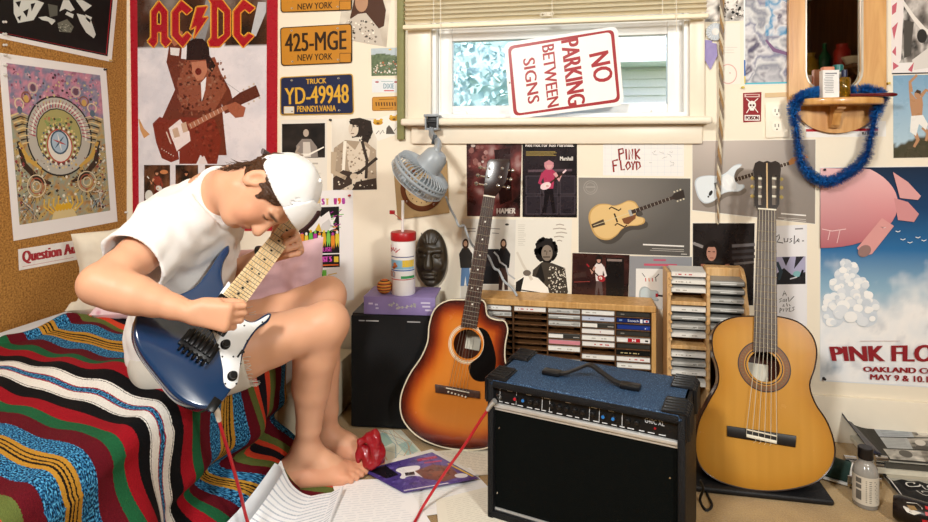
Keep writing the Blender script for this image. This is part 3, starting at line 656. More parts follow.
def gshape(kind):
    if kind == 'arch': o = [(-1, 0), (-.97, .32), (-.8, .55), (-.5, .64), (-.2, .55), (0, .42), (.25, .4), (.52, .42), (.72, .3), (.78, .1), (.78, -.05), (.62, -.08), (.64, -.2), (.84, -.34), (.78, -.5), (.52, -.5), (.25, -.42), (0, -.44), (-.25, -.58), (-.55, -.64), (-.82, -.52), (-.97, -.3)]
    elif kind == 'strat': o = [(-1, 0), (-.95, .36), (-.75, .5), (-.4, .46), (-.05, .34), (.25, .36), (.6, .52), (.86, .52), (.9, .44), (.7, .36), (.55, .2), (.5, .06), (.52, -.06), (.6, -.2), (.76, -.26), (.74, -.38), (.5, -.44), (.2, -.36), (-.1, -.36), (-.5, -.52), (-.82, -.5), (-.97, -.28)]
    # round the corners
    n = len(o); r = []
    for i in range(n):
        p0, p1, p2, p3 = o[i-1], o[i], o[(i+1) % n], o[(i+2) % n]
        for k in range(4):
            t = k/4
            r.append(tuple(.5*((2*p1[j])+(-p0[j]+p2[j])*t+(2*p0[j]-5*p1[j]+4*p2[j]-p3[j])*t*t+(-p0[j]+3*p1[j]-3*p2[j]+p3[j])*t**3) for j in (0, 1)))
    return r
def gxf(cx, cy, s, ang, fl=1): return lambda p: [(cx+s*(x*math.cos(ang)-fl*y*math.sin(ang)*-1), cy+s*(x*math.sin(ang)-fl*y*math.cos(ang))) for x, y in p]
# archtop poster
q = [(578, 177), (691, 178), (690.5, 257), (578, 253)]
P = Print(W, q, '#efe9dc', t=.0015)
P.grid(insetq(q, .5), 40, 30, lambda u, v: mixc(mixc(H('#5f5b56'), H('#8d8780'), max(0, 1-1.3*math.hypot(u-.15, v-.2))), H('#4b4744'), max(0, u*.6+v*.5-.5)), 1)
G = gxf(618, 217, 29, -.34)
P.poly([(x+3, y+4) for x, y in G(gshape('arch'))], '#4a443e', 2); P.poly(G(gshape('arch')), '#c9a060', 3); P.poly(G([(x*.94, y*.93) for x, y in gshape('arch')]), '#e0bd80', 3.5)
for yy in (.3, -.3):
    P.line(G([(-.2, yy+.06), (-.1, yy+.1), (0, yy), (.1, yy-.1), (.2, yy-.06)]), 1.3, '#3a2412', 4)
P.poly(G([(.1, -.1), (.62, -.12), (.55, -.25), (.25, -.36), (.12, -.28)]), '#7a4a2a', 4.2); P.poly(G([(.4, .1), (.52, .1), (.52, -.12), (.4, -.12)]), '#a8a6a2', 4.6)
P.line(G([(-.08, .16), (-.08, -.16)]), 1.6, '#2a1a10', 4.6); P.poly(G([(-.95, .07), (-.5, .1), (-.5, -.1), (-.95, -.07)]), '#4a3a2a', 4.4); P.line(G([(-.9, 0), (.4, 0)]), .6, '#d8c8a0', 5)
P.poly(G([(.5, .07), (2.02, .055), (2.02, -.055), (.5, -.07)]), '#3a2a22', 5); P.poly(G([(2.0, .06), (2.1, .12), (2.44, .14), (2.4, -.14), (2.1, -.12), (2.0, -.06)]), '#2e231c', 5.4)
for k in range(10): P.line(G([(.66+k*.135, .06), (.66+k*.135, -.06)]), .35, '#b8b0a4', 5.6)
for k in range(3):
    for sg in (1, -1): P.ell(*G([(2.12+k*.11, sg*.17)])[0], .9, .9, '#c9bfa8', 5.8)
P.ring(590.5, 187.5, 7, .6, '#a29c94', 2); P.ring(590.5, 187.5, 5, .5, '#a29c94', 2); P.line([(586, 187), (595, 187)], 1.2, '#a29c94', 2)
P.line([(643, 244.5), (684, 246.3)], 1.4, '#e6e2dc', 2); P.line([(652, 248.5), (684, 249.8)], .6, '#b8b2aa', 2); P.line([(650, 250.2), (684, 251.6)], .5, '#b8b2aa', 2); P.line([(681, 254), (687, 254.3)], .7, '#cfc8be', 2)
P.build('guitar_poster', M_PAPER, 'grey poster of a blond hollow body guitar, under the window')
# strat poster
q = [(692, 140.5), (816, 139), (815.5, 224.5), (692, 211)]
P = Print(W, q, '#efe9dc', t=.0009)
P.grid([(692.5, 141), (815.5, 139.6), (815, 223.8), (692.5, 210)], 40, 30, lambda u, v: mixc(mixc(H('#9a9088'), H('#cbbfb6'), max(0, 1-1.2*math.hypot(u-.25, v+.1))), H('#7d746c'), max(0, u*.5+v*.5-.45)), 1)
G = gxf(722, 184, 27, -.30)
P.poly([(x+2, y+4) for x, y in G(gshape('strat'))], '#7a6f64', 2); P.poly(G(gshape('strat')), '#c3cbd2', 3); P.poly(G([(x*.95, y*.94) for x, y in gshape('strat')]), '#dfe6ea', 3.5)
P.poly(G([(.5, .1), (.3, .3), (0, .22), (-.05, -.1), (.1, -.28), (.45, -.34), (.5, -.1)]), '#eef0f0', 4); P.poly(G([(-.28, .12), (-.14, .12), (-.14, -.14), (-.28, -.14)]), '#7a7a78', 4.6)
for xx in (.0, .2, .38): P.line(G([(xx, .12), (xx+.04, -.1)]), 1.6, '#f8f8f6', 4.8)
P.ell(*G([(-.5, -.2)])[0], 1.6, 3, '#22201e', 4.6, rot=.5); P.ell(*G([(-.62, -.3)])[0], 1, 1, '#44413e', 4.6)
P.poly(G([(.5, .075), (2.6, .06), (2.6, -.06), (.5, -.075)]), '#4a3a30', 5); P.poly(G([(2.6, .07), (2.75, .16), (3.3, .12), (3.35, -.02), (2.6, -.08)]), '#c98a52', 5.2)
for k in range(16): P.line(G([(.62+k*.125, .07), (.62+k*.125, -.07)]), .5, '#d8ccbc', 5.4)
P.line([(781, 213.5), (806, 215.5)], 1.3, '#f2eee8', 2); P.line([(778, 217.5), (806, 219.6)], .5, '#d9d2ca', 2); P.line([(784, 219.5), (806, 221.4)], .5, '#d9d2ca', 2)
P.build('guitar_poster', M_PAPER, 'grey poster of a pale solid body guitar, behind the classical guitar\'s headstock')
# handwritten band paper
q = [(603, 143), (684, 143.5), (684, 176.5), (603, 175.5)]
P = Print(W, q, '#edeae6', t=.0010)
for i in range(12): P.line([(605+i*6.6, 144), (605+i*6.6, 175)], .25, '#d6dadf', 1)
for i in range(5): P.line([(604, 148+i*6), (683, 148.3+i*6)], .25, '#d6dadf', 1)
K = lambda p: [(460+x/2.9, 130+y/2.9) for x, y in p]
RD = '#8e2a26'
for st in ([(460, 55), (463, 88)], [(460, 57), (472, 54), (474, 66), (463, 70)], [(481, 55), (483, 86)], [(491, 86), (490, 56), (501, 84), (500, 55)], [(508, 54), (510, 86)], [(521, 55), (510, 70), (522, 84)],
           [(446, 122), (443, 90), (458, 86)], [(444, 104), (455, 102)], [(465, 88), (468, 116), (478, 114)], [(487, 92), (481, 104), (486, 115), (494, 106), (490, 93), (487, 92)], [(497, 92), (502, 102), (508, 90)], [(502, 102), (501, 116)], [(511, 92), (513, 116), (523, 106), (520, 94), (511, 92)]):
    P.line(K(st), 1.7, RD, 3)
R = random.Random(4)
for i in range(9): x = 648+R.uniform(0, 24); y = 150+R.uniform(0, 20); P.line([(x, y), (x+R.uniform(1, 5), y+R.uniform(-3, 3)), (x+R.uniform(0, 6), y+R.uniform(-2, 4))], .35, '#a8a6a4', 2)
P.build('handwritten_sign', M_PAPER, 'white paper hand lettered PINK FLOYD in red beneath the window', 'paper')
q = [(572.5, 253), (629.5, 255), (628, 305), (571.5, 303)]
P = Print(W, q, '#271313', t=.0017)
P.grid(q, 26, 24, noisefn('#140a0b', '#4a2420', 2.5, 7), 1); P.rect(606, 258, 624, 297, '#120d0d', 2); P.line([(607, 260), (622, 260.5)], 2.2, '#8a7a74', 3); P.line([(574, 282), (590, 281.5)], .8, '#8a3a34', 3); P.line([(574, 276), (586, 274)], 5, '#3f2a26', 2.5)
player(P, 599, 304, 20, 49, '#1d1412', '#c09080', '#e6dcd8', '#5a4a48', '#a3242c', 4, -1); P.line([(590, 302), (615, 303)], 2.5, '#b9b0a8', 3)
P.build('guitarist_poster', M_GLOSS, 'dark red photo poster of a guitarist in a white top with red guitar')
q = [(629.5, 256), (692, 257), (691, 312), (628.5, 306)]
P = Print(W, q, '#8f9094', t=.0016)
P.text('1963', (656, 258.5, 666, 261.5), '#c2506a', 2, .01) if False else P.line([(653.5, 260), (666, 260.2)], 2, '#b85a72', 2)
P.line([(644, 264.6), (677, 265.2)], 2.2, '#c4576c', 2); P.poly([(636, 268.5), (667.5, 269), (667, 310), (635.5, 307)], '#e6e4e0', 2)
G = gxf(650, 294.5, 11, .12); P.poly(G([(x, y*1.05) for x, y in gshape('arch')]), '#a7b2b6', 3); P.poly(G([(x*.85, y*.86) for x, y in gshape('arch')]), '#bccacf', 3.4); P.line(G([(.6, 0), (1.6, 0)]), 2, '#3a3230', 4); P.rect(655.5, 293.5, 658, 297, '#b82a34', 4)
for i, c_ in enumerate(('#c43a34', '#d8722e', '#c43a34', '#3a3a3c')): P.line([(645.5+i*3.4, 278), (645.8+i*3.4, 281.5)], .9, c_, 3)
P.line([(642, 273), (645, 277)], .6, '#3a3a3a', 3); P.line([(659, 274), (655, 278)], .9, '#3a3a3a', 3)
P.build('grey_guitar_poster', M_PAPER, 'grey poster with white panel and small silver guitar, behind the tall rack')
q = [(692, 222.5), (755.5, 222.5), (754, 306), (692, 306)]
P = Print(W, q, '#e9e2d6', t=.0014); P.grid(insetq(q, .7), 30, 34, noisefn('#0c0a0b', '#2b2424', 2.2, 6), 1)
for i, yy in enumerate((246, 252, 258)): P.line([(732, yy), (755, yy-1.5)], 3, '#6a6668' if i == 0 else '#3c383a', 2)
P.line([(693, 243), (703, 247)], 3, '#8a8482', 2)
P.poly([(700, 292), (702, 262), (708, 258), (722, 258), (729, 262), (730, 292)], '#241a1a', 2.4); P.ell(713, 254, 10, 13, '#140e0e', 2.6); P.poly([(705, 250), (706, 278), (700, 268)], '#140e0e', 3)
P.poly([(720, 246), (728, 262), (728, 282), (719, 276)], '#140e0e', 3); P.ell(711.5, 253, 5, 8, '#b28270', 3.4); P.line([(708, 251.5), (710.5, 251.5)], .9, '#2a1614', 4); P.line([(712.5, 251.7), (715, 251.9)], .9, '#2a1614', 4); P.line([(710, 258), (713.5, 258)], .9, '#7a3a34', 4); P.poly([(706, 247), (711, 243), (717, 247)], '#140e0e', 4)
P.line([(703, 264), (702, 276), (703, 290)], [4, 4.4, 4], '#a36a55', 3.4); P.line([(727, 264), (728.5, 276), (727, 290)], [4, 4.4, 4], '#a36a55', 3.4); P.ell(715, 272, 3, 3.4, '#b04050', 3.6); P.line([(734, 264), (754, 262)], 2.4, '#5a5452', 2)
P.build('portrait_poster', M_GLOSS, 'black photo poster of a dark haired person resting both arms, above the tall rack')
q = [(774.5, 226), (807, 224.5), (807, 326), (775, 327)]
P = Print(W, q, '#e8e6e8', t=.0007)
P.line([(776.5, 237), (779, 234.5), (779.5, 238), (777, 242), (783, 243)], 1, '#2a2626', 2)
for st in ([(784, 238), (784.5, 242), (787.5, 241.5), (788, 238)], [(792, 238.5), (789.8, 239), (792, 241), (789.5, 242.5)], [(794.5, 235.5), (794, 244), (796.5, 241)], [(797, 240.2), (799.5, 240), (798.5, 238.6), (797, 240.6), (799.5, 242)], [(802, 241), (804, 240.8)]): P.line(st, .9, '#2a2626', 2)
P.poly([(776, 257), (805.5, 256.3), (805.5, 284), (776, 284.5)], '#a9a6c2', 1.4); P.poly([(776, 274), (784, 268), (792, 275), (805.5, 272), (805.5, 284), (776, 284.5)], '#1d1c20', 2)
P.poly([(782, 257), (790, 257), (786, 266)], '#26242c', 2); P.poly([(796, 256.6), (804, 256.4), (794, 269)], '#26242c', 2); P.line([(777, 262), (781, 272), (779, 280)], [3, 4, 2], '#2a3a44', 2.4); P.ell(797, 274, 4, 3, '#7fb0b4', 2.4); P.line([(799, 280), (803, 270), (801, 276)], 2, '#26242a', 2.6); P.line([(790, 279), (797, 277)], 1.2, '#cfd0d8', 2.6)
K = lambda p: [(690+x/4.746, 215+y/4.746) for x, y in p]
for st in ([(440, 385), (448, 360), (458, 382)], [(444, 375), (455, 372)], [(436, 395), (424, 402), (434, 408), (424, 414)], [(444, 400), (440, 410), (450, 410), (450, 398)], [(458, 398), (456, 412)], [(466, 390), (470, 412), (480, 400), (494, 386)], [(446, 424), (440, 434), (450, 432)], [(458, 418), (462, 434)], [(470, 424), (476, 432)], [(428, 440), (426, 464)], [(428, 444), (438, 446), (430, 454)], [(446, 444), (442, 458)], [(456, 440), (456, 460), (466, 442)], [(474, 438), (470, 458), (482, 456)], [(496, 436), (486, 440), (494, 448), (486, 456)]): P.line(K(st), .8, '#4a4644', 2)
P.line([(795, 229), (803, 228.6)], 1.4, '#8a8688', 2)
P.build('handwritten_flyer', M_PAPER, 'narrow white flyer with scribbled writing and small stage photo, right of classical guitar\'s neck', 'flyer')
# ---- right part of the wall
q = [(704, -16), (746, -18), (745.5, 20.5), (705, 22)]
P = Print(W, q, '#cfcac4', t=.0008); P.grid(q, 20, 20, noisefn('#efe9e2', '#1d1a18', 4, 5, -.25, .3), 1); P.blobs([(719, 0), (744, 0), (744, 20), (720, 20)], 70, [H('#e9e2da'), H('#141210'), H('#8a827a')], .8, 2, 2, 6, 6)
P.build('crowd_photo', M_PAPER, 'black and white crowd photo cut by the top edge, right of window', 'photo')
q = [(719, 24), (740, 23), (740.5, 84), (719, 85)]
P = Print(W, q, '#eee6da', t=.0006); P.ring(728, 74, 9, .9, '#d9a8a0', 2, ry=10); fine(P, 724, 46, 738, 54, 3, '#c9c2b8', .4); P.ell(730, 73, .6, .6, '#b88', 2)
P.build('note_paper', M_PAPER, 'thin cream paper with a faint pink circle behind the braided cord', 'paper')
q = [(743.5, -20), (789, -22), (788.5, 84), (744, 85)]
P = Print(W, q, '#e8ecee', t=.0010)
P.grid([(745, -20), (789, -22), (788.5, 82), (745.5, 83)], 40, 90, lambda u, v: (lambda t: ramp([H('#5a5668'), H('#c9c8cc'), H('#8a8c98'), H('#d8d8d8'), H('#3f8ab8') if u > .45 and v < .55 else H('#7c7e96'), H('#dcdadc'), H('#4a4460'), H('#cfccd0')], t))(.5+fbm(u*1.5+.7*fbm(u, v*2, 2, 3), v*3.2, 1.2, 21)*1.05), 1)
P.line([(744.6, 60), (744.8, 76)], 1.4, '#2a6ab8', 2); P.line([(744.8, 76), (745, 84)], 1.2, '#d8c23a', 2); P.line([(745, 83.6), (788, 82.6)], 1.6, '#58b8cc', 2); P.line([(766, 40), (774, 50), (788, 54)], [2, 4, 3], '#7a5a80', 2)
P.build('foil_poster', M_PAPER, 'shiny silvery blue abstract poster between note paper and oak mirror')
q = [(743, 93), (761.5, 92), (761, 121.5), (743.2, 122.5)]
P = Print(W, q, '#8e1d24', t=.0010); P.rect(744.5, 94, 759.8, 97.2, '#d8b8b0', 2); P.line([(746, 95.6), (758.5, 95.3)], 1.4, '#8e1d24', 3)
P.ell(752, 105, 4, 4.2, '#efe8e2', 2.5); P.rect(750, 107.5, 754, 110.5, '#efe8e2', 2.6); P.ell(750.6, 105.2, 1.1, 1.1, '#4a1014', 3); P.ell(753.6, 105.2, 1.1, 1.1, '#4a1014', 3); P.ell(752.1, 107.3, .4, .6, '#4a1014', 3)
P.line([(746.3, 98.6), (750, 102), (758, 112.5)], .9, '#efe8e2', 2.2); P.line([(758, 98.4), (753, 103), (746.5, 113)], .9, '#efe8e2', 2.2)
P.rect(744.6, 115, 759.8, 120.6, '#efe8e2', 2); P.text('POISON', (745.6, 116, 758.8, 119.7), '#5a1216', 3, .03)
P.build('warning_sticker', M_PAPER, 'small red warning sticker with white skull and crossbones, reading POISON', 'sticker')
# outlet plate
ot = empty('wall_outlet', W(777, 137, 0), 'cream double wall outlet beside the red warning sticker', 'outlet')
P = Print(W, rq([(765.5, 103.5), (788.5, 102.8), (788.5, 137), (766, 138)], 1.5), '#efe4cf', t=.006); P.build('cover_plate', mat('outlet_plastic', attr=True, rough=.3), parent=ot)
for yy in (111.5, 126.5):
    P = Print(lambda x, y, o: W(x, y, .006+o), [(777+5.2*math.cos(a)*(.95), yy+min(5, max(-5, 5.8*math.sin(a)))) for a in [2*math.pi*k/20 for k in range(20)]], '#f3ead8', t=.0012)
    for dx in (-1.9, 1.7): P.rect(777+dx-.4, yy-2.6, 777+dx+.4, yy+.6, '#2a241c', 2)
    P.ell(777, yy+2.8, .8, .8, '#2a241c', 2); P.build('receptacle', mat('outlet_plastic'), parent=ot)
P = Print(W, [(765, 93), (789, 92), (789, 96.6), (765, 97.4)], '#d9bd93', t=.003); P.build('label_strip', M_PAPER, 'thin tan strip stuck above the wall outlet', 'strip')
q = [(805, 122), (886, 121), (886, 136.5), (806, 137.5)]
P = Print(W, q, '#eeebe6', t=.0006); P.line([(806, 130.4), (878, 129.6)], 2.6, '#b8222c', 2)
for i, ch in enumerate('MAGAZIN'): P.text(ch, (862+i*2.3, 131.8, 863.8+i*2.3, 135.2), '#2a2624', 2, .02)
P.build('paper_banner', M_PAPER, 'white strip with red line and small lettering under the mirror shelf', 'paper')
q = [(891, -20), (955, -22), (955, 73), (891.5, 74.5)]
P = Print(W, q, '#e9e4e2', t=.0012); P.grid([(898, -20), (954, -21), (954, 60), (898, 63)], 40, 40, lambda u, v: ramp([H('#f0ece8'), H('#3a3632'), H('#cfc8c2'), H('#8a827c'), H('#23201d'), H('#dcd6d0')], .5+1.1*fbm(u*2.4, v*2.4, 1.4, 31)), 1)
P.poly([(891.5, -18), (905, -18), (901, 60), (892, 73)], '#e9dfdc', 1.4); P.line([(903, 2), (914, 18), (924, 30), (936, 36)], [3, 4, 5, 5], '#e4ddd6', 3); P.ell(922, 36, 5, 7, '#2a2622', 3.2); P.poly([(904, 20), (914, 22), (910, 56), (904, 58)], '#4a4540', 2); P.poly([(912, 60), (928, 48), (940, 66), (914, 70)], '#d8d2cc', 2)
for a in ([(892, 6), (897, 2), (896, 12), (892, 15)], [(892, 28), (898, 22), (894, 40)], [(892, 52), (896, 46), (896, 56)], [(893, 62), (899, 66), (893, 70)], [(908, 70), (914, 62), (912, 72)]): P.poly(a, '#c2606e', 2)
P.line([(892, 73.6), (954, 72.4)], 1.2, '#17120f', 4); P.build('concert_photo', M_PAPER, 'black and white concert poster edged in pink and white, above the diver picture')
q = [(893, 75.5), (955, 74), (955, 157), (893.5, 158)]
P = Print(W, q, '#8fb0c4', t=.0009); P.grid(q, 16, 26, lambda u, v: mixc(H('#7ba2c0'), H('#b9cfd9'), v) if v < .8+.12*math.sin(u*9+1)*.4-.1*(u > .5) else mixc(H('#5a5040'), H('#3a3e2a'), .5+fbm(u*6, v*6, 2, 3)), 1)
SK = '#b98a66'
P.line([(911, 92), (910, 82), (917, 75)], [4, 3, 2.4], SK, 3); P.line([(921, 96), (926, 90), (932, 92)], [4, 3, 2.4], SK, 3)
P.poly([(909, 90), (916, 99), (922, 96), (923, 104), (922, 118), (912, 118), (910, 105)], SK, 2.6); P.ell(917.5, 94.5, 3.2, 4, SK, 3); P.poly([(914.5, 93), (917, 89.5), (921, 91), (920.5, 94), (916, 92.6)], '#4a3626', 3.4)
P.poly([(911, 116), (923, 115), (928, 124), (926, 130), (919, 124), (916, 136), (910, 132)], '#eeeae4', 3.2); P.line([(914, 130), (918, 140), (914, 147)], [4.5, 3.6, 2.6], SK, 2.8); P.line([(923, 127), (928, 133), (926, 141)], [4.5, 3.6, 2.6], SK, 2.8)
P.build('diver_picture', M_GLOSS, 'picture of a bare chested figure in white shorts against blue sky')
# floating airship poster
q = [(820, 167.5), (985, 165.5), (985, 391), (820, 381)]
P = Print(W, q, '#dfe2e6', t=.0010)
def skyfn(u, v):
    t = v; base = ramp([H('#12263f'), H('#173d66'), H('#2a6aa0'), H('#8fb2c8'), H('#d5d8dc'), H('#c2c6cb')], t/.95)
    c = fbm(u*3, v*4, 1.3, 14)+ (v-.52)*1.8 - .35*max(0, abs(u-.28)*2.6-.6)*(v < .66)
    return mixc(base, ramp([H('#9aa6b2'), H('#e8eaec'), H('#f4f2f0'), H('#b9bec6')], .5+1.0*fbm(u*4, v*5, 1.8, 15)), max(0, min(1, c*2.2)))
P.grid([(820.5, 168), (984, 166.2), (984, 389.5), (820.5, 379.8)], 70, 96, skyfn, 1)
CL = []
R = random.Random(17)
for x, y, r in ((846, 264, 6), (852, 269, 7), (842, 275, 8), (853, 281, 9), (861, 285, 8), (837, 285, 8), (848, 295, 12), (863, 298, 10), (833, 302, 10), (871, 306, 9), (829, 309, 8), (850, 311, 14), (866, 317, 12), (833, 318, 11)):
    CL.append((x, y, r, '#d3dae2'))
    for k in range(7): an = R.uniform(0, 6.28); CL.append((x+r*.6*math.cos(an), y-1+r*.5*math.sin(an), r*R.uniform(.25, .5), R.choice(['#eef0f1', '#f4f3f1', '#e1e5ea', '#cdd5de', '#f7f6f4'])))
CL.sort(key=lambda c: c[1]+(40 if c[3] != '#d3dae2' else 0))
for i, (x, y, r, c_) in enumerate(CL): P.ell(max(x, 821+r), y, r, r*.85, c_, 2+i*.25, n=14)
PK = '#d99a9c'
def pink(u, v): return ramp([H('#e7b4b4'), H('#dfa0a2'), H('#c97a80'), H('#a85a64')], v*1.0+.06*math.sin(u*8))
# plain balloon hull with tail fins
hull = [(820.5, 168)]+[(820+78*math.sin(a)**.9 if a > 0 else 820, 204-44*math.cos(a)) for a in [math.pi*k/24 for k in range(5, 25)]]+[(820.5, 249)]
cols = [ramp([H('#ecbcbb'), H('#e0a3a4'), H('#cf8489'), H('#b1646d')], (y-165)/84) for x, y in hull]
P.poly(hull, cols, 30)
P.poly([(893, 172), (908, 182), (921, 196), (918, 200), (900, 198)], '#d9a09f', 32); P.poly([(894, 198), (908, 202), (919, 214), (914, 222), (898, 220)], '#cf8e90', 31)
P.poly([(882, 218), (894, 226), (872, 254), (862, 256), (857, 248)], '#d89a97', 33); P.ell(864.5, 251, 7, 5.5, '#94746f', 34, rot=-.6)
P.line([(822, 229), (832, 231), (846, 229)], .7, '#eecfcf', 33); P.line([(830, 231), (828, 240)], .6, '#eecfcf', 33); P.line([(840, 230), (837, 243)], .6, '#eecfcf', 33)
for i, (x, y) in enumerate(((903, 240), (910, 243), (918, 238), (924, 241), (898, 232), (884, 228))): P.line([(x-2.4, y-1), (x, y), (x+2.4, y-1.2)], .7, '#eef0f2', 33)
PL = '#8e2028'
P.text('PINK FLOYD', [(829, 346.5), (969, 344), (966, 362), (832, 361)], PL, 34, .022)
P.text('OAKLAND COLISEUM', [(863, 366.5), (971, 369), (971, 375), (863, 371.5)], PL, 34, .02); P.text('MAY 9 & 10.1977', [(870, 374), (946, 377), (946, 383.5), (870, 379.5)], PL, 34, .02)
P.line([(860, 341), (900, 341)], .4, '#c8a8a8', 33)
P.build('concert_poster', M_PAPER, 'tall poster of a pink balloon over clouds, lettered PINK FLOYD in red')
# ---- left wall (cork)
def Lq(q): return lambda x, y, o: L(*bil(q, x/100, y/140), o)
q = [(-2, 52.5), (106, 68.5), (117.5, 221.5), (13.5, 241)]
P = Print(Lq(q), rect(0, 0, 100, 140), '#ece8e6', t=.0014)
P.grid(rect(7, 7, 94, 129), 60, 80, lambda u, v: mixc(ramp([H('#6a5a4a'), H('#c2a05a'), H('#8f9a8a'), H('#b9884a'), H('#4f4a44')], .5+1.2*fbm(u*6, v*8, 2, 40)), ramp([H('#8a5a72'), H('#c98a9c'), H('#6f7a94'), H('#b8a0a8')], .5+1.2*fbm(u*7, v*8, 2, 41)), 1 if v < .32 and (u-.5)**2*1.1+(v-.42)**2*2 > .09 else 0), 1)
cx, cy = 51, 62
P.ell(cx, cy, 31, 33, '#2a2622', 2, n=40); P.ell(cx, cy, 29.6, 31.6, '#b9b4a8', 2.3, n=40)
for k in range(28):
    a = math.pi+math.pi*k/27; P.line([(cx+22*math.cos(a), cy+23.5*math.sin(a)), (cx+28.5*math.cos(a+.06), cy+30*math.sin(a+.06))], [1.2, .4], '#a8485a', 2.8); P.ell(cx+25*math.cos(a+.1), cy+27*math.sin(a+.1), .9, 1.4, '#e0dccf', 3, rot=a)
P.ell(cx, cy, 21.5, 23, '#39342c', 3); P.ell(cx, cy, 20.6, 22, '#a8a066', 3.2)
P.blobs(rect(38, 46, 66, 60), 60, [H('#8a9a5a'), H('#c9b86a'), H('#4a4a34'), H('#b87a5a')], .8, 2.2, 3.4, 11)
for k in range(36):
    a = 2*math.pi*k/36; P.ell(cx+14.5*math.cos(a), cy+8+15*math.sin(a), 1.3, 1.0, '#e8e2d2' if k % 2 else '#7a3a3a', 3.8, rot=a); P.ell(cx+17.5*math.cos(a+.1), cy+8+18*math.sin(a+.1), .9, .9, '#d9c48a' if k % 3 else '#4a5a6a', 3.8)
P.ell(cx, cy+8, 12, 14, '#b8433c', 4); P.ell(cx, cy+8, 11, 13, '#e3ddd0', 4.2); P.ell(cx, cy+5, 8.6, 10, '#3f566a', 4.4); P.ell(cx, cy+5, 7.2, 8.6, '#a9bccb', 4.6)
for k in range(6): a = k*1.05+.3; P.line([(cx, cy+5), (cx+6*math.cos(a), cy+5+7*math.sin(a))], [1.8, .3], ['#b8433c', '#e8e4da', '#3f566a'][k % 3], 4.8)
for sg in (-1, 1):
    for k in range(9):
        x0 = 50+sg*43; P.line([(x0-sg*(k*1.1), 47+k*2.6), (x0-sg*9-sg*k*.5, 44+k*2.9), (x0-sg*16, 46+k*2.6)], [1.4, 1.1, .5], ['#d9c08a', '#3a2c22'][k % 2], 3)
    for k in range(3): P.ring(50+sg*(20+7*k), 24+9*k-4*k*k*.3, 4.6, 1.2, ['#c9b0a0', '#8a5a4a', '#d8c4a4'][k], 3); P.ell(50+sg*(20+7*k), 24+9*k, 2.4, 3, ['#6a4a5a', '#c9a05a', '#5a6a7a'][k], 3.2)
    P.line([(50+sg*38, 66), (50+sg*34, 84), (50+sg*22, 96), (50+sg*10, 100)], [3, 5, 5, 2], '#3a2a1e', 3); P.line([(50+sg*37, 67), (50+sg*30, 80), (50+sg*18, 88)], [2.4, 4, 2], '#c9a04a', 3.3)
    P.ring(50+sg*24, 101, 9, .8, '#d8c8a8', 3.6); P.ring(50+sg*24, 101, 6.5, .8, '#a85a44', 3.6); P.ring(50+sg*24, 101, 4, .8, '#d8c8a8', 3.6)
    for k in range(18): a = 2*math.pi*k/18; P.line([(50+sg*24+9*math.cos(a), 101+9*math.sin(a)), (50+sg*24+12.5*math.cos(a), 101+12.5*math.sin(a))], .6, '#6a4a30', 3.5)
    for k in range(4): P.line([(50+sg*(4+4.5*k), 112), (50+sg*(5+4.5*k), 118), (50+sg*(3+2.6*k), 124), (50+sg*2, 127)], 1.5, '#d8b04a', 4)
    for k in range(26): R = random.Random(k*3+sg); P.line([(50+sg*R.uniform(25, 42), R.uniform(108, 127)), (50+sg*R.uniform(25, 42), R.uniform(108, 127))], .6, R.choice(['#e0d8c4', '#2e2a26', '#a87a4a', '#8a9aa0']), 3.6)
    P.blobs(rect(50+min(sg*43, sg*33), 68, 50+max(sg*43, sg*33), 125), 90, [H('#2a3440'), H('#d8d4c4'), H('#8a3a3c'), H('#b9a46a')], .6, 1.8, 3, 6+sg, 4)
P.poly([(40, 124), (50, 116), (60, 124), (62, 129), (38, 129)], '#d6c08c', 4.2)
for k in range(5): P.ell(44+k*3, 120, 1.7, 3, '#d8a82a', 4.6)
P.blobs(rect(9, 9, 92, 40), 170, [H('#8a4a64'), H('#d8a8b0'), H('#6a8094'), H('#c9b884'), H('#3a2c30')], .6, 1.6, 2.05, 21, 5); P.blobs(rect(12, 78, 90, 127), 220, [H('#c9a85a'), H('#3a2e24'), H('#a8b0a4'), H('#e4dcc8'), H('#8a4a34')], .6, 1.8, 2.0, 22, 5)
P.build('mandala_poster', M_PAPER, 'large white bordered poster of ornate multicoloured circular pattern on cork wall')
q = [(-75, -60), (121, -60), (111.5, 62), (-55, 28)]
q = [(-60, -78), (122, -50), (111.5, 62), (-60, 25.5)]
P = Print(Lq(q), rect(0, 0, 100, 140), '#eae6e2', t=.0014); P.rect(4, 5, 97.5, 134, '#0d0c0d', 1); P.outline(rect(5, 7, 96.6, 132), .45, '#a8202c', 2)
CR = '#cfd2cc'
T_ = lambda p: [p2 for p2 in [inv_q(q, x, y) for x, y in p]]
def inv_q(q, x, y):
    u, v = .5, .5
    for _ in range(12):
        a = bil(q, u, v); e = 1e-3; bx = bil(q, u+e, v); by = bil(q, u, v+e)
        j = ((bx[0]-a[0])/e, (by[0]-a[0])/e, (bx[1]-a[1])/e, (by[1]-a[1])/e); dt = j[0]*j[3]-j[1]*j[2]
        dx, dy = x-a[0], y-a[1]; u += (j[3]*dx-j[1]*dy)/dt; v += (-j[2]*dx+j[0]*dy)/dt
    return (u*100, v*140)
S5 = lambda p: T_([(x/5.22, y/5.22) for x, y in p])
P.poly(S5([(70, 0), (190, 0), (230, 15), (175, 105), (95, 120), (72, 70)]), CR, 3)
for a in ([(80, 10), (110, 5), (100, 40)], [(120, 60), (150, 45), (140, 90)], [(160, 20), (185, 15), (165, 60)], [(90, 90), (110, 80), (105, 110)]): P.poly(S5(a), '#0d0c0d', 4)
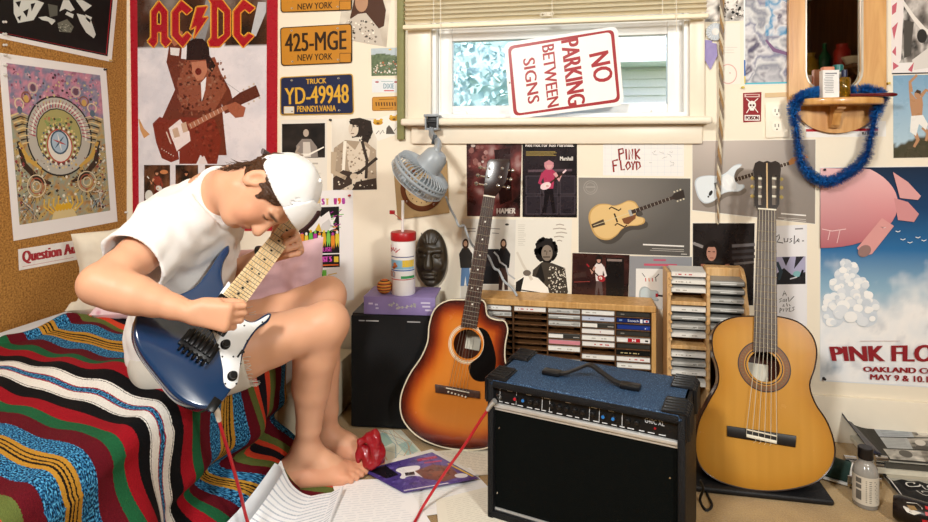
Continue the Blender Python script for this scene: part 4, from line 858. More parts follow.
for a in ([(200, 90), (240, 85), (290, 105), (270, 115), (220, 105)], [(240, 100), (290, 110), (270, 130)], [(310, 60), (330, 0), (360, 0), (390, 50), (370, 60), (340, 45)], [(350, 60), (385, 75), (380, 95), (340, 75)], [(395, 0), (440, 60), (480, 30), (430, 0)], [(400, 70), (440, 80), (475, 105), (500, 180), (490, 200), (450, 170), (420, 120)], [(445, 75), (480, 90), (470, 120), (450, 100)]): P.poly(S5(a), CR, 3)
P.poly(S5([(300, 120), (350, 100), (385, 140), (370, 170), (310, 165)]), '#6d6e62', 3); P.blobs(S5([(300, 125), (380, 125), (375, 165), (310, 165)]), 40, [H('#b8b8a8'), H('#2c2c26')], .3, .7, 4, 3, 4); P.poly(S5([(250, 20), (300, 30), (300, 80), (260, 90)]), '#5c5d54', 3)
P.build('rock_poster', M_PAPER, 'black poster with white abstract figure and thin red line, topmost on cork wall')
q = [(18, 249.3), (109, 235), (110, 253.5), (19, 270.5)]
P = Print(Lq(q), rect(0, 0, 100, 140), '#ede8e4', t=.0010); P.text('Question Authority', [(4, 18), (96, 18), (96, 116), (4, 116)], '#a3202c', 2, .045); P.rect(4, 118, 60, 121, '#c98a8a', 2)
P.build('bumper_sticker', M_GLOSS, 'white bumper sticker lettered Question Authority in red, low on cork wall', 'sticker')
for (x, y), od in zip(((3, 22), (3, 34), (3.5, 45), (3.5, 55), (3.5, 65), (3.5, 75)), ('topmost', 'second', 'third', 'fourth', 'fifth', 'lowest')): o = pin(L(x, y, 0), NL, '#d8d4cc', od+' from top in the row of six clear pins on cork wall'.replace('from top ', '' if od in ('topmost', 'lowest') else 'from top ')); o['group'] = 'row of clear pins on the cork wall'
pin(L(104, 69.5, 0), NL, '#2a2826', 'black pin at top right corner of the mandala poster'); pin(L(109.5, 60.5, 0), NL, '#c9a86a', 'brass pin at lower right corner of the black poster')
pin(W(127.5, 212, 0), NB, '#efece6', 'white pin in the corner beside the red border'); pin(W(350, 195.5, 0), NB, '#b02a2a', 'red pin at top right of the festival poster'); pin(W(823.5, 169.5, 0), NB, '#1c1a1a', 'black pin at top left of the balloon poster'); pin(W(823.5, 378, 0), NB, '#1c1a1a', 'black pin at bottom left of the balloon poster')
pin(W(331, 120, 0), NB, '#2a2826', 'black pin at top left of the sepia guitarist photo')
pin(W(742.5, 87.5, 0), NB, '#d8c03a', 'yellow pin below the silvery foil poster'); pin(W(887.5, 83.5, 0), NB, '#d8b84a', 'yellow pin right of the mirror frame')
# ================================================================== implicit-surface modelling (smooth unions -> one continuous mesh)
RC, UC, TC = V((CT, ST, 0)), V((0, 0, 1)), V((ST, -CT, 0))
class SDF:
    def __init__(s, lo, hi, h):
        s.lo = np.array(lo, float); s.h = h; s.n = np.ceil((np.array(hi)-s.lo)/h).astype(int)+1
        s.g = [(s.lo[i]+np.arange(s.n[i])*h).astype(np.float32) for i in range(3)]
        s.v = np.full(s.n, 1.0, np.float32)
    def sl(s, lo, hi):
        a = np.clip(np.floor((np.array(lo)-s.lo)/s.h).astype(int), 0, s.n); b = np.clip(np.ceil((np.array(hi)-s.lo)/s.h).astype(int)+1, 0, s.n)
        return tuple(slice(int(a[i]), int(b[i])) for i in range(3))
    def xyz(s, S): return s.g[0][S[0]][:, None, None], s.g[1][S[1]][None, :, None], s.g[2][S[2]][None, None, :]
    def op(s, fn, lo, hi, k, mode):
        S = s.sl(lo, hi); v = s.v[S]
        if v.size == 0: return s
        d = fn(*s.xyz(S)).astype(np.float32); k = max(k, 1e-5)
        if mode == 'sub': d = -d
        if mode == 'add':
            h = np.clip(.5+.5*(v-d)/k, 0, 1); s.v[S] = v*(1-h)+d*h-k*h*(1-h)
        else:
            h = np.clip(.5-.5*(v-d)/k, 0, 1); s.v[S] = v*(1-h)+d*h+k*h*(1-h)
        return s
    def cone(s, a, b, ra, rb, k=.02, mode='add', m=None):
        a, b = V(a), V(b); ab = b-a; L2 = max(ab.length_squared, 1e-9); m = (m or k)+max(ra, rb)+.02
        def f(X, Y, Z):
            t = np.clip(((X-a.x)*ab.x+(Y-a.y)*ab.y+(Z-a.z)*ab.z)/L2, 0, 1)
            return np.sqrt((X-a.x-t*ab.x)**2+(Y-a.y-t*ab.y)**2+(Z-a.z-t*ab.z)**2)-(ra+(rb-ra)*t)
        return s.op(f, [min(a[i], b[i])-m for i in range(3)], [max(a[i], b[i])+m for i in range(3)], k, mode)
    def chain(s, pts, rs, k=.02, mode='add'):
        for i in range(len(pts)-1): s.cone(pts[i], pts[i+1], rs[i], rs[i+1], k if i == 0 else max(k*.5, .004), mode)
        return s
    def ell(s, c, ax, r, k=.02, mode='add', clip=None):
        c = V(c); A = [V(a).normalized() for a in ax]; m = max(r)+k+.02
        def f(X, Y, Z):
            x, y, z = X-c.x, Y-c.y, Z-c.z
            q = [(x*a.x+y*a.y+z*a.z) for a in A]
            k0 = np.sqrt(sum((q[i]/r[i])**2 for i in range(3))); k1 = np.sqrt(sum((q[i]/r[i]**2)**2 for i in range(3)))+1e-6
            d = k0*(k0-1)/k1
            return clip(d, *q) if clip else d
        return s.op(f, [c[i]-m for i in range(3)], [c[i]+m for i in range(3)], k, mode)
    def half(s, p, n, k=.004):
        """keep only the side of the plane n points away from"""
        p, n = V(p), V(n).normalized(); S = tuple(slice(0, s.n[i]) for i in range(3)); X, Y, Z = s.xyz(S)
        d = ((X-p.x)*n.x+(Y-p.y)*n.y+(Z-p.z)*n.z).astype(np.float32); v = s.v
        h = np.clip(.5-.5*(v-d)/k, 0, 1); s.v = v*(1-h)+d*h+k*h*(1-h); return s
    def ripple(s, fn):
        S = tuple(slice(0, s.n[i]) for i in range(3)); s.v += fn(*s.xyz(S)).astype(np.float32); return s
    def mesh(s):
        v = s.v; h = s.h; n = v.shape; ins = v < 0
        cnt = np.zeros(tuple(k-1 for k in n), np.int8)
        for dx in (0, 1):
            for dy in (0, 1):
                for dz in (0, 1): cnt += ins[dx:n[0]-1+dx, dy:n[1]-1+dy, dz:n[2]-1+dz]
        act = np.argwhere((cnt > 0) & (cnt < 8)); idx = np.full(cnt.shape, -1, np.int64); idx[tuple(act.T)] = np.arange(len(act))
        acc = np.zeros((len(act), 3)); num = np.zeros(len(act))
        C = [(dx, dy, dz) for dx in (0, 1) for dy in (0, 1) for dz in (0, 1)]
        vals = {c: v[act[:, 0]+c[0], act[:, 1]+c[1], act[:, 2]+c[2]] for c in C}
        for a in C:
            for ax in range(3):
                if a[ax] == 0:
                    b = list(a); b[ax] = 1; b = tuple(b); va, vb = vals[a], vals[b]; mk = (va < 0) != (vb < 0)
                    t = np.where(mk, va/np.where(mk, va-vb, 1), 0); p = np.array(a, float)[None]+np.zeros((len(act), 3)); p[:, ax] += t
                    acc[mk] += p[mk]; num[mk] += 1
        P = s.lo+(act+acc/num[:, None])*h
        F = []
        for ax in range(3):
            o = [1 if i == ax else 0 for i in range(3)]; b, c = [(1, 2), (2, 0), (0, 1)][ax]
            A = ins[:n[0]-o[0], :n[1]-o[1], :n[2]-o[2]]; B = ins[o[0]:, o[1]:, o[2]:]
            E = np.argwhere(A != B); E = E[(E[:, b] > 0) & (E[:, c] > 0) & (E[:, b] < n[b]-1) & (E[:, c] < n[c]-1)]
            fl = A[tuple(E.T)]
            def at(db, dc): q = E.copy(); q[:, b] -= db; q[:, c] -= dc; return idx[tuple(q.T)]
            q = np.stack([at(1, 1), at(0, 1), at(0, 0), at(1, 0)], 1); q[~fl] = q[~fl][:, ::-1]; F.append(q)
        F = np.concatenate(F); F = F[(F >= 0).all(1)]
        return P, F
    def build(s, name, m, parent=None, colfn=None, smooth=1, it=0, min_part=40):
        P, F = s.mesh()
        for _ in range(it):
            acc = np.zeros_like(P); cn = np.zeros(len(P))
            for i in range(4):
                a, b = F[:, i], F[:, (i+1) % 4]
                np.add.at(acc, a, P[b]); np.add.at(cn, a, 1); np.add.at(acc, b, P[a]); np.add.at(cn, b, 1)
            P = P*.5+.5*acc/np.maximum(cn, 1)[:, None]
        me = bpy.data.meshes.new(name)
        if parent is not None:
            iv = np.array(parent_matrix(parent).inverted()); Q = P@iv[:3, :3].T+iv[:3, 3]; o = V((0, 0, 0))
        else:
            o = V(((P[:, 0].min()+P[:, 0].max())/2, (P[:, 1].min()+P[:, 1].max())/2, P[:, 2].min())); Q = P-np.array(o)
        me.vertices.add(len(Q)); me.vertices.foreach_set('co', Q.astype(np.float32).ravel())
        me.loops.add(len(F)*4); me.loops.foreach_set('vertex_index', F.astype(np.int32).ravel())
        me.polygons.add(len(F)); me.polygons.foreach_set('loop_start', np.arange(0, len(F)*4, 4, dtype=np.int32))
        try: me.polygons.foreach_set('loop_total', np.full(len(F), 4, np.int32))
        except Exception: pass
        me.update(calc_edges=True); me.validate(); me.materials.append(m)
        if colfn is not None:
            ca = me.color_attributes.new('Col', 'FLOAT_COLOR', 'POINT'); ca.data.foreach_set('color', colfn(P).astype(np.float32).ravel())
        if smooth: me.shade_smooth()
        ob = bpy.data.objects.new(name, me); ob.location = o; return link(ob, parent)
def rot_to(d, n, a): return (V(d)*math.cos(a)+V(n)*math.sin(a)).normalized(), (V(n)*math.cos(a)-V(d)*math.sin(a)).normalized()
def hand(S, w, d, n, l, curls, sc=1.0, thumb=(.75, .55, .25), tbend=.5, spread=.06, palm=True):
    """w wrist; d finger direction, n palm side, l thumb side (unit vectors); curls = three joint angles per finger"""
    d = V(d).normalized(); n = (V(n)-d*V(n).dot(d)).normalized(); l = V(l); l = (l-d*l.dot(d)-n*l.dot(n)).normalized()
    K = .010*sc
    for o, r in ((.026, .0125), (.009, .0135), (-.009, .013), (-.025, .0115)):
        S.cone(w+d*.012*sc+l*o*.6*sc, w+d*.088*sc+l*o*sc, .016*sc, r*sc, K*1.2)
    S.cone(w+d*.015*sc+l*.016*sc+n*.004*sc, w+d*.055*sc+l*.03*sc+n*.008*sc, .016*sc, .014*sc, K)
    tips = []
    for i, (o, le) in enumerate(((.027, .95), (.0095, 1.06), (-.0085, 1.0), (-.026, .80))):
        p = w+d*(.088-.004*(i == 3)-.003*(i == 0))*sc+l*o*sc; a = d*1.0+l*spread*(1.5-i); a = a.normalized(); b = n.copy()
        rs = [.0098, .0088, .0082, .0068]
        for j, (sl, c) in enumerate(zip((.044, .027, .021), curls[i])):
            a, b = rot_to(a, b, c); q = p+a*sl*le*sc
            S.cone(p, q, rs[j]*sc*(1-.06*(i == 3)), rs[j+1]*sc*(1-.06*(i == 3)), .0035, m=.012); p = q
        tips.append(p)
    t = (d*thumb[0]+l*thumb[1]+n*thumb[2]).normalized(); p = w+d*.024*sc+l*.024*sc+n*.004*sc; q = p+t*.042*sc; S.cone(p, q, .0145*sc, .0108*sc, K)
    t2 = (t+d*tbend).normalized(); q2 = q+t2*.03*sc; S.cone(q, q2, .0106*sc, .0095*sc, .004, m=.012); t3 = (t2+d*tbend*.7).normalized(); S.cone(q2, q2+t3*.024*sc, .0098*sc, .0072*sc, .004, m=.012)
    return tips
# ------------------------------------------------------------------ the person
PN = empty('person', U(168, 392, 1.58), 'person in white t-shirt and white cap bent over a blue electric guitar', 'person')
Jd = dict(pel=U(188, 352, 1.60), waist=U(187, 316, 1.60), chest=U(184, 262, 1.59), upper=U(192, 222, 1.58), neck=U(212, 197, 1.555),
          shR=U(170, 231, 1.45), elR=U(100, 284, 1.25), wrR=U(190, 312, 1.265), shL=U(212, 214, 1.73), elL=U(197, 300, 1.70), wrL=U(271, 252, 1.67),
          hpR=U(182, 366, 1.52), knR=U(326, 324, 1.63), anR=U(305, 450, 1.735), hpL=U(196, 352, 1.69), knL=U(326, 297, 1.86), anL=U(327, 437, 1.875))
globals().update(Jd)
hu = (RC*.98+UC*.2).normalized(); hf0 = (RC*.2-UC*.98).normalized(); psi = math.radians(15)
hf = (hf0*math.cos(psi)+TC*math.sin(psi)).normalized(); hr = hf.cross(hu)
HO = U(264.5, 188.5, 1.50); HS = .93
def hs(*r): return tuple(HS*x for x in r)
def hp(u, f, r=0.0): return HO+(hu*u+hf*f+hr*r)*HS
HX3 = (hu, hf, hr)
B = SDF((-1.32, .98, -.01), (-.48, 2.02, 1.0), .0040)
TX = (UC, RC, TC)
B.ell(pel+UC*.02, TX, (.11, .115, .155), .03); B.ell(waist, TX, (.12, .095, .135), .05); B.ell(chest, TX, (.13, .11, .155), .05); B.ell(upper, TX, (.085, .10, .16), .05)
B.cone(upper+RC*.01, neck, .085, .062, .05); B.chain([neck, hp(-.085, -.02), hp(-.04, -.02)], [.06, .054, .056], .03)
B.cone(upper+TC*.07, shR, .065, .058, .04); B.cone(upper-TC*.08, shL, .07, .06, .04)
def limb(a, b, r, bul=None, k=.02):
    n = len(r); B.chain([a.lerp(b, i/(n-1)) for i in range(n)], r, k)
limb(shR, elR, [.054, .049, .045, .041, .039]); limb(elR, wrR, [.040, .043, .040, .032, .025, .023])
limb(shL, elL, [.056, .05, .046, .042]); limb(elL, wrL, [.042, .042, .034, .027])
limb(hpR, knR, [.094, .090, .080, .068, .060, .057], k=.03); limb(hpL, knL, [.09, .088, .078, .066, .058, .056], k=.03)
B.ell(knR+RC*.008+UC*.006, TX, (.056, .05, .05), .02); B.ell(knL+RC*.008+UC*.006, TX, (.055, .05, .05), .02)
def shin(k_, a_):
    ax = (a_-k_); bk = -RC
    B.chain([k_, k_+ax*.25+bk*.012, k_+ax*.5+bk*.01, k_+ax*.8, a_], [.055, .057, .050, .035, .031], .02)
    B.cone(k_+ax*.2+bk*.028, k_+ax*.45+bk*.02, .04, .036, .03)
shin(knR, anR); shin(knL, anL)
def foot(an, hd, toe_side, sc=1.0, ln=.235):
    """hd heading; toe_side unit vector towards the big toe"""
    z0 = 0.012; g = V((an.x, an.y, 0)); hd = hd*.95; hl = g-hd*.045
    B.ell(hl+UC*.034, (hd, toe_side, UC), (.042*sc, .032*sc, .034), .02); B.cone(an, hl+UC*.045, .031, .030, .03)
    B.cone(an+hd*.01, g+hd*.075+UC*.043, .031, .028, .03); B.cone(g+hd*.06+UC*.046, g+hd*.125+UC*.022+toe_side*.008, .032, .021, .03)
    B.cone(hl+UC*.026-toe_side*.012, g+hd*.115+UC*.019-toe_side*.026, .028, .019, .02); B.cone(g+hd*.06+UC*.03+toe_side*.008, g+hd*.128+UC*.02+toe_side*.026, .026, .020, .02)
    for i, (o, ll, r) in enumerate(((.030, .185, .0135), (.011, .180, .0098), (-.004, .170, .0094), (-.018, .158, .009), (-.031, .144, .0088))):
        a = g+hd*.118+toe_side*(o*.95)+UC*.022; b_ = g+hd*(ll-.012)+toe_side*o+UC*.021; c_ = g+hd*ll+toe_side*o+UC*(.012+r*.15)
        B.chain([a, b_, c_], [r*1.15, r*1.05, r], .006)
fdR = (RC*.985-TC*.17).normalized(); fdL = (RC*.97+TC*.1).normalized()
foot(anR, fdR, -TC); foot(anL, fdL, TC)
# head
B.ell(hp(.035, .006), HX3, hs(.092, .086, .074), .02); B.ell(hp(-.03, .038), HX3, hs(.075, .058, .058), .03); B.ell(hp(-.072, .038), HX3, hs(.038, .048, .047), .025)
B.cone(hp(-.088, .066, .012), hp(-.088, .066, -.012), .017, .017, .02); B.cone(hp(.03, .082, .025), hp(.03, .082, -.025), .014, .014, .02)
B.cone(hp(-.055, -.008, .05), hp(-.088, .052, .022), .016, .016, .02); B.cone(hp(-.055, -.008, -.05), hp(-.088, .052, -.022), .016, .016, .02)
for sg in (1, -1):
    B.ell(hp(-.035, .062, .036*sg), HX3, hs(.024, .022, .022), .02); B.ell(hp(.014, .094, .034*sg), HX3, hs(.013, .013, .017), .01, 'sub'); B.ell(hp(.013, .078, .032*sg), HX3, hs(.0125, .013, .016), .004)
    B.cone(hp(.029, .088, .016*sg), hp(.027, .077, .05*sg), .007, .006, .010)
    B.ell(hp(-.032, .100, .010*sg), HX3, hs(.009, .011, .009), .006)
    e = hp(.010, -.012, .076*sg); ea = (hu*.97-hf*.2, hf*.9+hr*sg*.35, hr*sg)
    B.ell(e, ea, (.032, .019, .0085), .006); B.ell(e+hr*sg*.008+hf*.002, ea, (.017, .009, .008), .004, 'sub'); B.ell(e-hu*.026+hf*.004, ea, (.009, .009, .007), .004)
B.cone(hp(.016, .089), hp(-.028, .112), .0085, .0115, .010); B.ell(hp(-.0335, .111), HX3, hs(.0105, .0105, .0115), .006)
B.ell(hp(-.055, .092), HX3, hs(.0055, .0085, .021), .005); B.ell(hp(-.067, .089), HX3, hs(.0062, .0085, .018), .005); B.cone(hp(-.0607, .104, .018), hp(-.0607, .104, -.018), .0035, .0035, .004, 'sub')
B.ell(hp(-.080, .088), HX3, hs(.008, .008, .02), .010, 'sub')
# hands
tipsR = hand(B, wrR+RC*.004, RC*.96-UC*.16, -TC+UC*-.1, UC, [(.75, 1.2, .8), (.9, 1.3, .85), (1.0, 1.35, .85), (1.1, 1.35, .85)], .84, thumb=(.75, .1, .75), tbend=.5)
hand(B, wrL, RC*.86+UC*.32+TC*.22, TC*.9-RC*.2, UC*.9-RC*.35, [(1.0, 1.35, .8), (1.05, 1.35, .8), (1.1, 1.3, .8), (1.1, 1.3, .8)], .98, thumb=(.55, .8, .2), tbend=.6, spread=.12)
SKIN, LIP, BROW = np.array(H('#dca685')), np.array(H('#b9655a')), np.array(H('#3a2416'))
def skincol(P):
    c = np.tile(SKIN, (len(P), 1)); r = P-np.array(HO); u, f, l = r@np.array(hu)/HS, r@np.array(hf)/HS, r@np.array(hr)/HS
    n = .5+.5*np.sin(P[:, 0]*37+np.sin(P[:, 1]*29)*2)*np.sin(P[:, 2]*31+1); c[:, :3] *= (.95+.08*n)[:, None]
    def bl(msk, col, a): m = np.clip(msk, 0, 1)[:, None]*a; c[:] = c*(1-m)+col*m
    bl(1.4-(((u+.061)/.011)**2+((f-.094)/.016)**2+(l/.024)**2), LIP, .75)
    bl(1.3-(((u+.03)/.05)**2+((f-.07)/.05)**2+((np.abs(l)-.045)/.03)**2), np.array(H('#d08a6c')), .45)
    bl(1.5-(((u-.028-(np.abs(l)-.03)*-.1)/.0055)**2+((f-.086)/.022)**2+((np.abs(l)-.032)/.024)**2), BROW, .9)
    bl(1.5-(((u-.0055)/.0035)**2+((f-.086)/.014)**2+((np.abs(l)-.033)/.016)**2), np.array(H('#2a1a12')), .9)
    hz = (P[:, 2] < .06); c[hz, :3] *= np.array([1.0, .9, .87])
    return c
MSKIN = mat('skin', attr=True, rough=.48, sss=.12, spec=.4); 
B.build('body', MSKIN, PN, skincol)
def ncl(X, Y, Z, s, a): return a*(np.sin(X*s+np.sin(Z*s*.7)*1.7)*np.sin(Y*s*1.1+np.sin(X*s*.6))+.6*np.sin(Z*s*1.3+np.sin(Y*s)*1.5))
# t-shirt
nk0 = (hp(-.085, -.02)-neck).normalized()
S = SDF((-1.34, 1.02, .34), (-.62, 1.98, 1.0), .0046)
S.ell(pel+UC*.03-RC*.012, TX, (.13, .128, .165), .03); S.ell(waist, TX, (.13, .112, .150), .06); S.ell(chest, TX, (.14, .122, .168), .06); S.ell(upper, TX, (.095, .112, .170), .06)
S.cone(upper+RC*.01, neck+nk0*.055, .10, .066, .05)
S.cone(upper+TC*.07, shR, .078, .070, .05); S.cone(upper-TC*.08, shL, .085, .073, .05)
seR = shR.lerp(elR, .68); seL = shL.lerp(elL, .6)
dn = -UC*.012
S.cone(shR, seR+dn, .073, .080, .05); S.cone(shL, seL+dn, .072, .078, .05)
S.ripple(lambda X, Y, Z: ncl(X, Y, Z, 34, .0026)+ncl(X+.2, Y, Z*.6, 75, .0012)+.0022*np.sin((X+Z*.9)*95+np.sin(Y*40)*2))
for sh, se, el in ((shR, seR, elR), (shL, seL, elL)):
    ax = (el-sh).normalized(); p = sh.lerp(el, .60)
    def capf(X, Y, Z, p=p, ax=ax, se=se):
        q = (X-p.x)*ax.x+(Y-p.y)*ax.y+(Z-p.z)*ax.z
        r = np.sqrt((X-p.x-q*ax.x)**2+(Y-p.y-q*ax.y)**2+(Z-p.z-q*ax.z)**2)
        return np.maximum(-q, r-.135)
    S.op(capf, [p[i]-.22 for i in range(3)], [p[i]+.22 for i in range(3)], .004, 'sub')
    S.cone(sh.lerp(el, .25)+dn*.5, sh.lerp(el, .8)+dn, .066, .073, .004, 'sub')
nk = (hp(-.085, -.02)-neck).normalized(); npn = neck+nk*.048
def nkf(X, Y, Z):
    q = (X-npn.x)*nk.x+(Y-npn.y)*nk.y+(Z-npn.z)*nk.z
    r = np.sqrt((X-npn.x-q*nk.x)**2+(Y-npn.y-q*nk.y)**2+(Z-npn.z-q*nk.z)**2)
    return np.maximum(-q, r-.082)
S.op(nkf, [npn[i]-.16 for i in range(3)], [npn[i]+.2 for i in range(3)], .006, 'sub'); S.cone(neck-nk*.0, neck+nk*.1, .064, .064, .004, 'sub')
S.half(U(150, 388, 1.55), -UC)
M_TEE = mat('white_cotton', '#eeedeb', .85, var=.02, bump=.12, bscale=18, sheen=.2)
S.build('t_shirt', M_TEE, PN, it=1)
c = MB(); rr = []
ax1 = nk.orthogonal().normalized(); ax2 = nk.cross(ax1)
for k in range(33): a = 2*math.pi*k/32; rr.append(npn+ax1*.064*math.cos(a)+ax2*.064*math.sin(a)-nk*.004)
c.tube(rr, .0075, 8, cap=False); c.build('collar', M_TEE, PN)
# cut-off shorts
S = SDF((-1.32, 1.02, .33), (-.55, 2.0, .80), .005)
S.ell(pel+UC*.0, TX, (.115, .128, .168), .03)
for h_, k_ in ((hpR, knR), (hpL, knL)):
    S.cone(h_, h_.lerp(k_, .44), .102, .099, .04)
S.ripple(lambda X, Y, Z: ncl(X, Y, Z, 40, .003))
for h_, k_ in ((hpR, knR), (hpL, knL)):
    ax = (k_-h_).normalized(); p = h_.lerp(k_, .42)
    S.op(lambda X, Y, Z, p=p, ax=ax: np.maximum(-((X-p.x)*ax.x+(Y-p.y)*ax.y+(Z-p.z)*ax.z), np.sqrt((X-p.x)**2+(Y-p.y)**2+(Z-p.z)**2)-.16), [p[i]-.18 for i in range(3)], [p[i]+.18 for i in range(3)], .004, 'sub')
    S.cone(h_.lerp(k_, .3), h_.lerp(k_, .6), .089, .087, .004, 'sub')
M_DEN = mat('pale_denim', '#d3cfc4', .85, var=.06, bump=.1, bscale=300)
so_ = S.build('shorts', M_DEN, PN, it=1)
fr = MB(); R = random.Random(2)
for h_, k_ in ((hpR, knR), (hpL, knL)):
    ax = (k_-h_).normalized(); p = h_.lerp(k_, .42); o1 = ax.orthogonal().normalized(); o2 = ax.cross(o1)
    for k in range(60):
        a = R.uniform(0, 6.28); q = p+(o1*math.cos(a)+o2*math.sin(a))*.096; e = q+ax*R.uniform(.008, .02)-UC*R.uniform(.0, .008)
        fr.tube([q-ax*.004, (q+e)/2+o1*R.uniform(-.003, .003), e], .0008, 4)
tag(fr.build('frayed_hem', M_DEN, so_), kind='stuff')
# hair
S = SDF(tuple(HO[i]-.17 for i in range(3)), tuple(HO[i]+.17 for i in range(3)), .003)
def hairclip(d, u, f, l):  # coordinates about the ellipsoid centre (.03,-.006)
    u = u/HS+.03; f = f/HS+.004
    front = f-(.066+.10*(u-.05))
    side = np.where(f > .004, .012+.42*f-u, np.where(f > -.028, .034-u, -.07-u))
    return np.maximum(np.maximum(d, front), side)
S.ell(hp(.03, .004), HX3, hs(.0985, .0935, .0825), .004, clip=hairclip)
S.ell(hp(-.05, -.054), HX3, hs(.05, .026, .052), .012); S.cone(hp(-.07, -.055, .03), hp(-.098, -.05, .036), .013, .004, .01); S.cone(hp(-.07, -.06, .0), hp(-.115, -.062, .0), .013, .003, .01); S.cone(hp(-.07, -.055, -.03), hp(-.1, -.05, -.03), .013, .004, .01)
S.cone(hp(.03, .036, .071), hp(.004, .034, .067), .010, .005, .008); S.cone(hp(.03, .036, -.071), hp(.004, .034, -.067), .010, .005, .008)
S.ripple(lambda X, Y, Z: .0018*np.sin(Y*260+np.sin(X*60+Z*50)*2.2)+.0012*np.sin((X+Z)*300+np.sin(Y*120)))
M_HAIR = mat('brown_hair', '#4a2d1a', .42, var=.25, vscale=60, bump=.4, bscale=220)
hob = S.build('hair', M_HAIR, PN)
st = MB(); R = random.Random(9)
for k in range(150):
    l = R.uniform(-.05, .06); u0 = R.uniform(-.075, -.01); q = hp(u0, -.074-.0*u0+abs(l)*.35+R.uniform(-.004, .004), l); dd = (hp(-1, -.15+R.uniform(-.25, .2), R.uniform(-.3, .5))-HO).normalized()
    ln = R.uniform(.02, .045); st.tube([q, q+dd*ln*.5+hf*R.uniform(-.004, .001), q+dd*ln+hf*R.uniform(-.008, .01)], [.0011, .0009, .0003], 4)
tag(st.build('strands', M_HAIR, hob), kind='stuff')
# cap
S = SDF(tuple(HO[i]-.19 for i in range(3)), tuple(HO[i]+.19 for i in range(3)), .003)
def capclip(d, u, f, l): return np.maximum(d, .040+.31*(f/HS+.010)-(u/HS+.048))
S.ell(hp(.048, .010), HX3, hs(.104, .0985, .088), .004, clip=capclip)
S.ripple(lambda X, Y, Z: ncl(X, Y, Z, 60, .0016))
S.ell(hp(.044, .010), HX3, hs(.100, .0945, .084), .003, 'sub')
M_CAP = mat('white_cap_cloth', '#ecebea', .8, var=.02, bump=.1, bscale=40)
capo = S.build('cap', M_CAP, PN, it=1)
def bill(r0, r1, name, m, umax, lmax=.085):
    S = SDF(tuple(HO[i]-.20 for i in range(3)), tuple(HO[i]+.22 for i in range(3)), .003)
    def cl(d, u, f, l):
        u, f, l = u/HS, f/HS+.010, l/HS
        return np.maximum(np.maximum(d, .050+.22*(f)-(u+.048)), np.maximum(np.maximum(.055-f+abs(l)*.3, (u+.048)-umax+ (l/.09)**2*.03), np.maximum(np.abs(l)-.085, l-lmax)))
    S.ell(hp(.048, .010), HX3, tuple(a*r1*HS for a in (.104, .119, .092)), .002, clip=cl); S.ell(hp(.048, .010), HX3, tuple(a*r0*HS for a in (.104, .119, .092)), .002, 'sub')
    return S.build(name, m, capo, it=1)
bill(1.0, 1.085, 'bill', M_CAP, .14); bill(1.075, 1.13, 'bill_underside', mat('dark_maroon_cloth', '#3a1a1c', .8), .138, .012)
bt = MB(frame(hp(.152, .010), hf, hr, hu)); bt.lathe([(.0, .004), (.005, .0035), (.0065, 0), (.006, -.003)], 12); bt.build('button', M_CAP, capo)
sn = MB(); sn.tube([hp(.016, -.094, l) for l in (-.03, 0, .03)], .004, 6, flat=2.2); sn.build('snap_strap', mat('grey_snap', '#4a3a3a', .5), capo)
# wristwatch
wd = (wrL-elL).normalized(); wc = wrL-wd*.022; o1 = wd.orthogonal().normalized(); o2 = wd.cross(o1)
m = MB(); m.tube([wc+(o1*math.cos(2*math.pi*k/24)+o2*math.sin(2*math.pi*k/24))*.0305 for k in range(25)], .0085, 6, cap=False, flat=.3)
wb_ = m.build('watch_band', mat('black_strap', '#1a1614', .5), PN)
m = MB(frame(wc+TC*.031, RC, UC, TC)); m.lathe([(.014, 0), (.014, .004), (.012, .006), (0.0005, .006)], 20); m.build('watch_face', mat('steel', '#c8c8c6', .25, metal=.9), wb_)
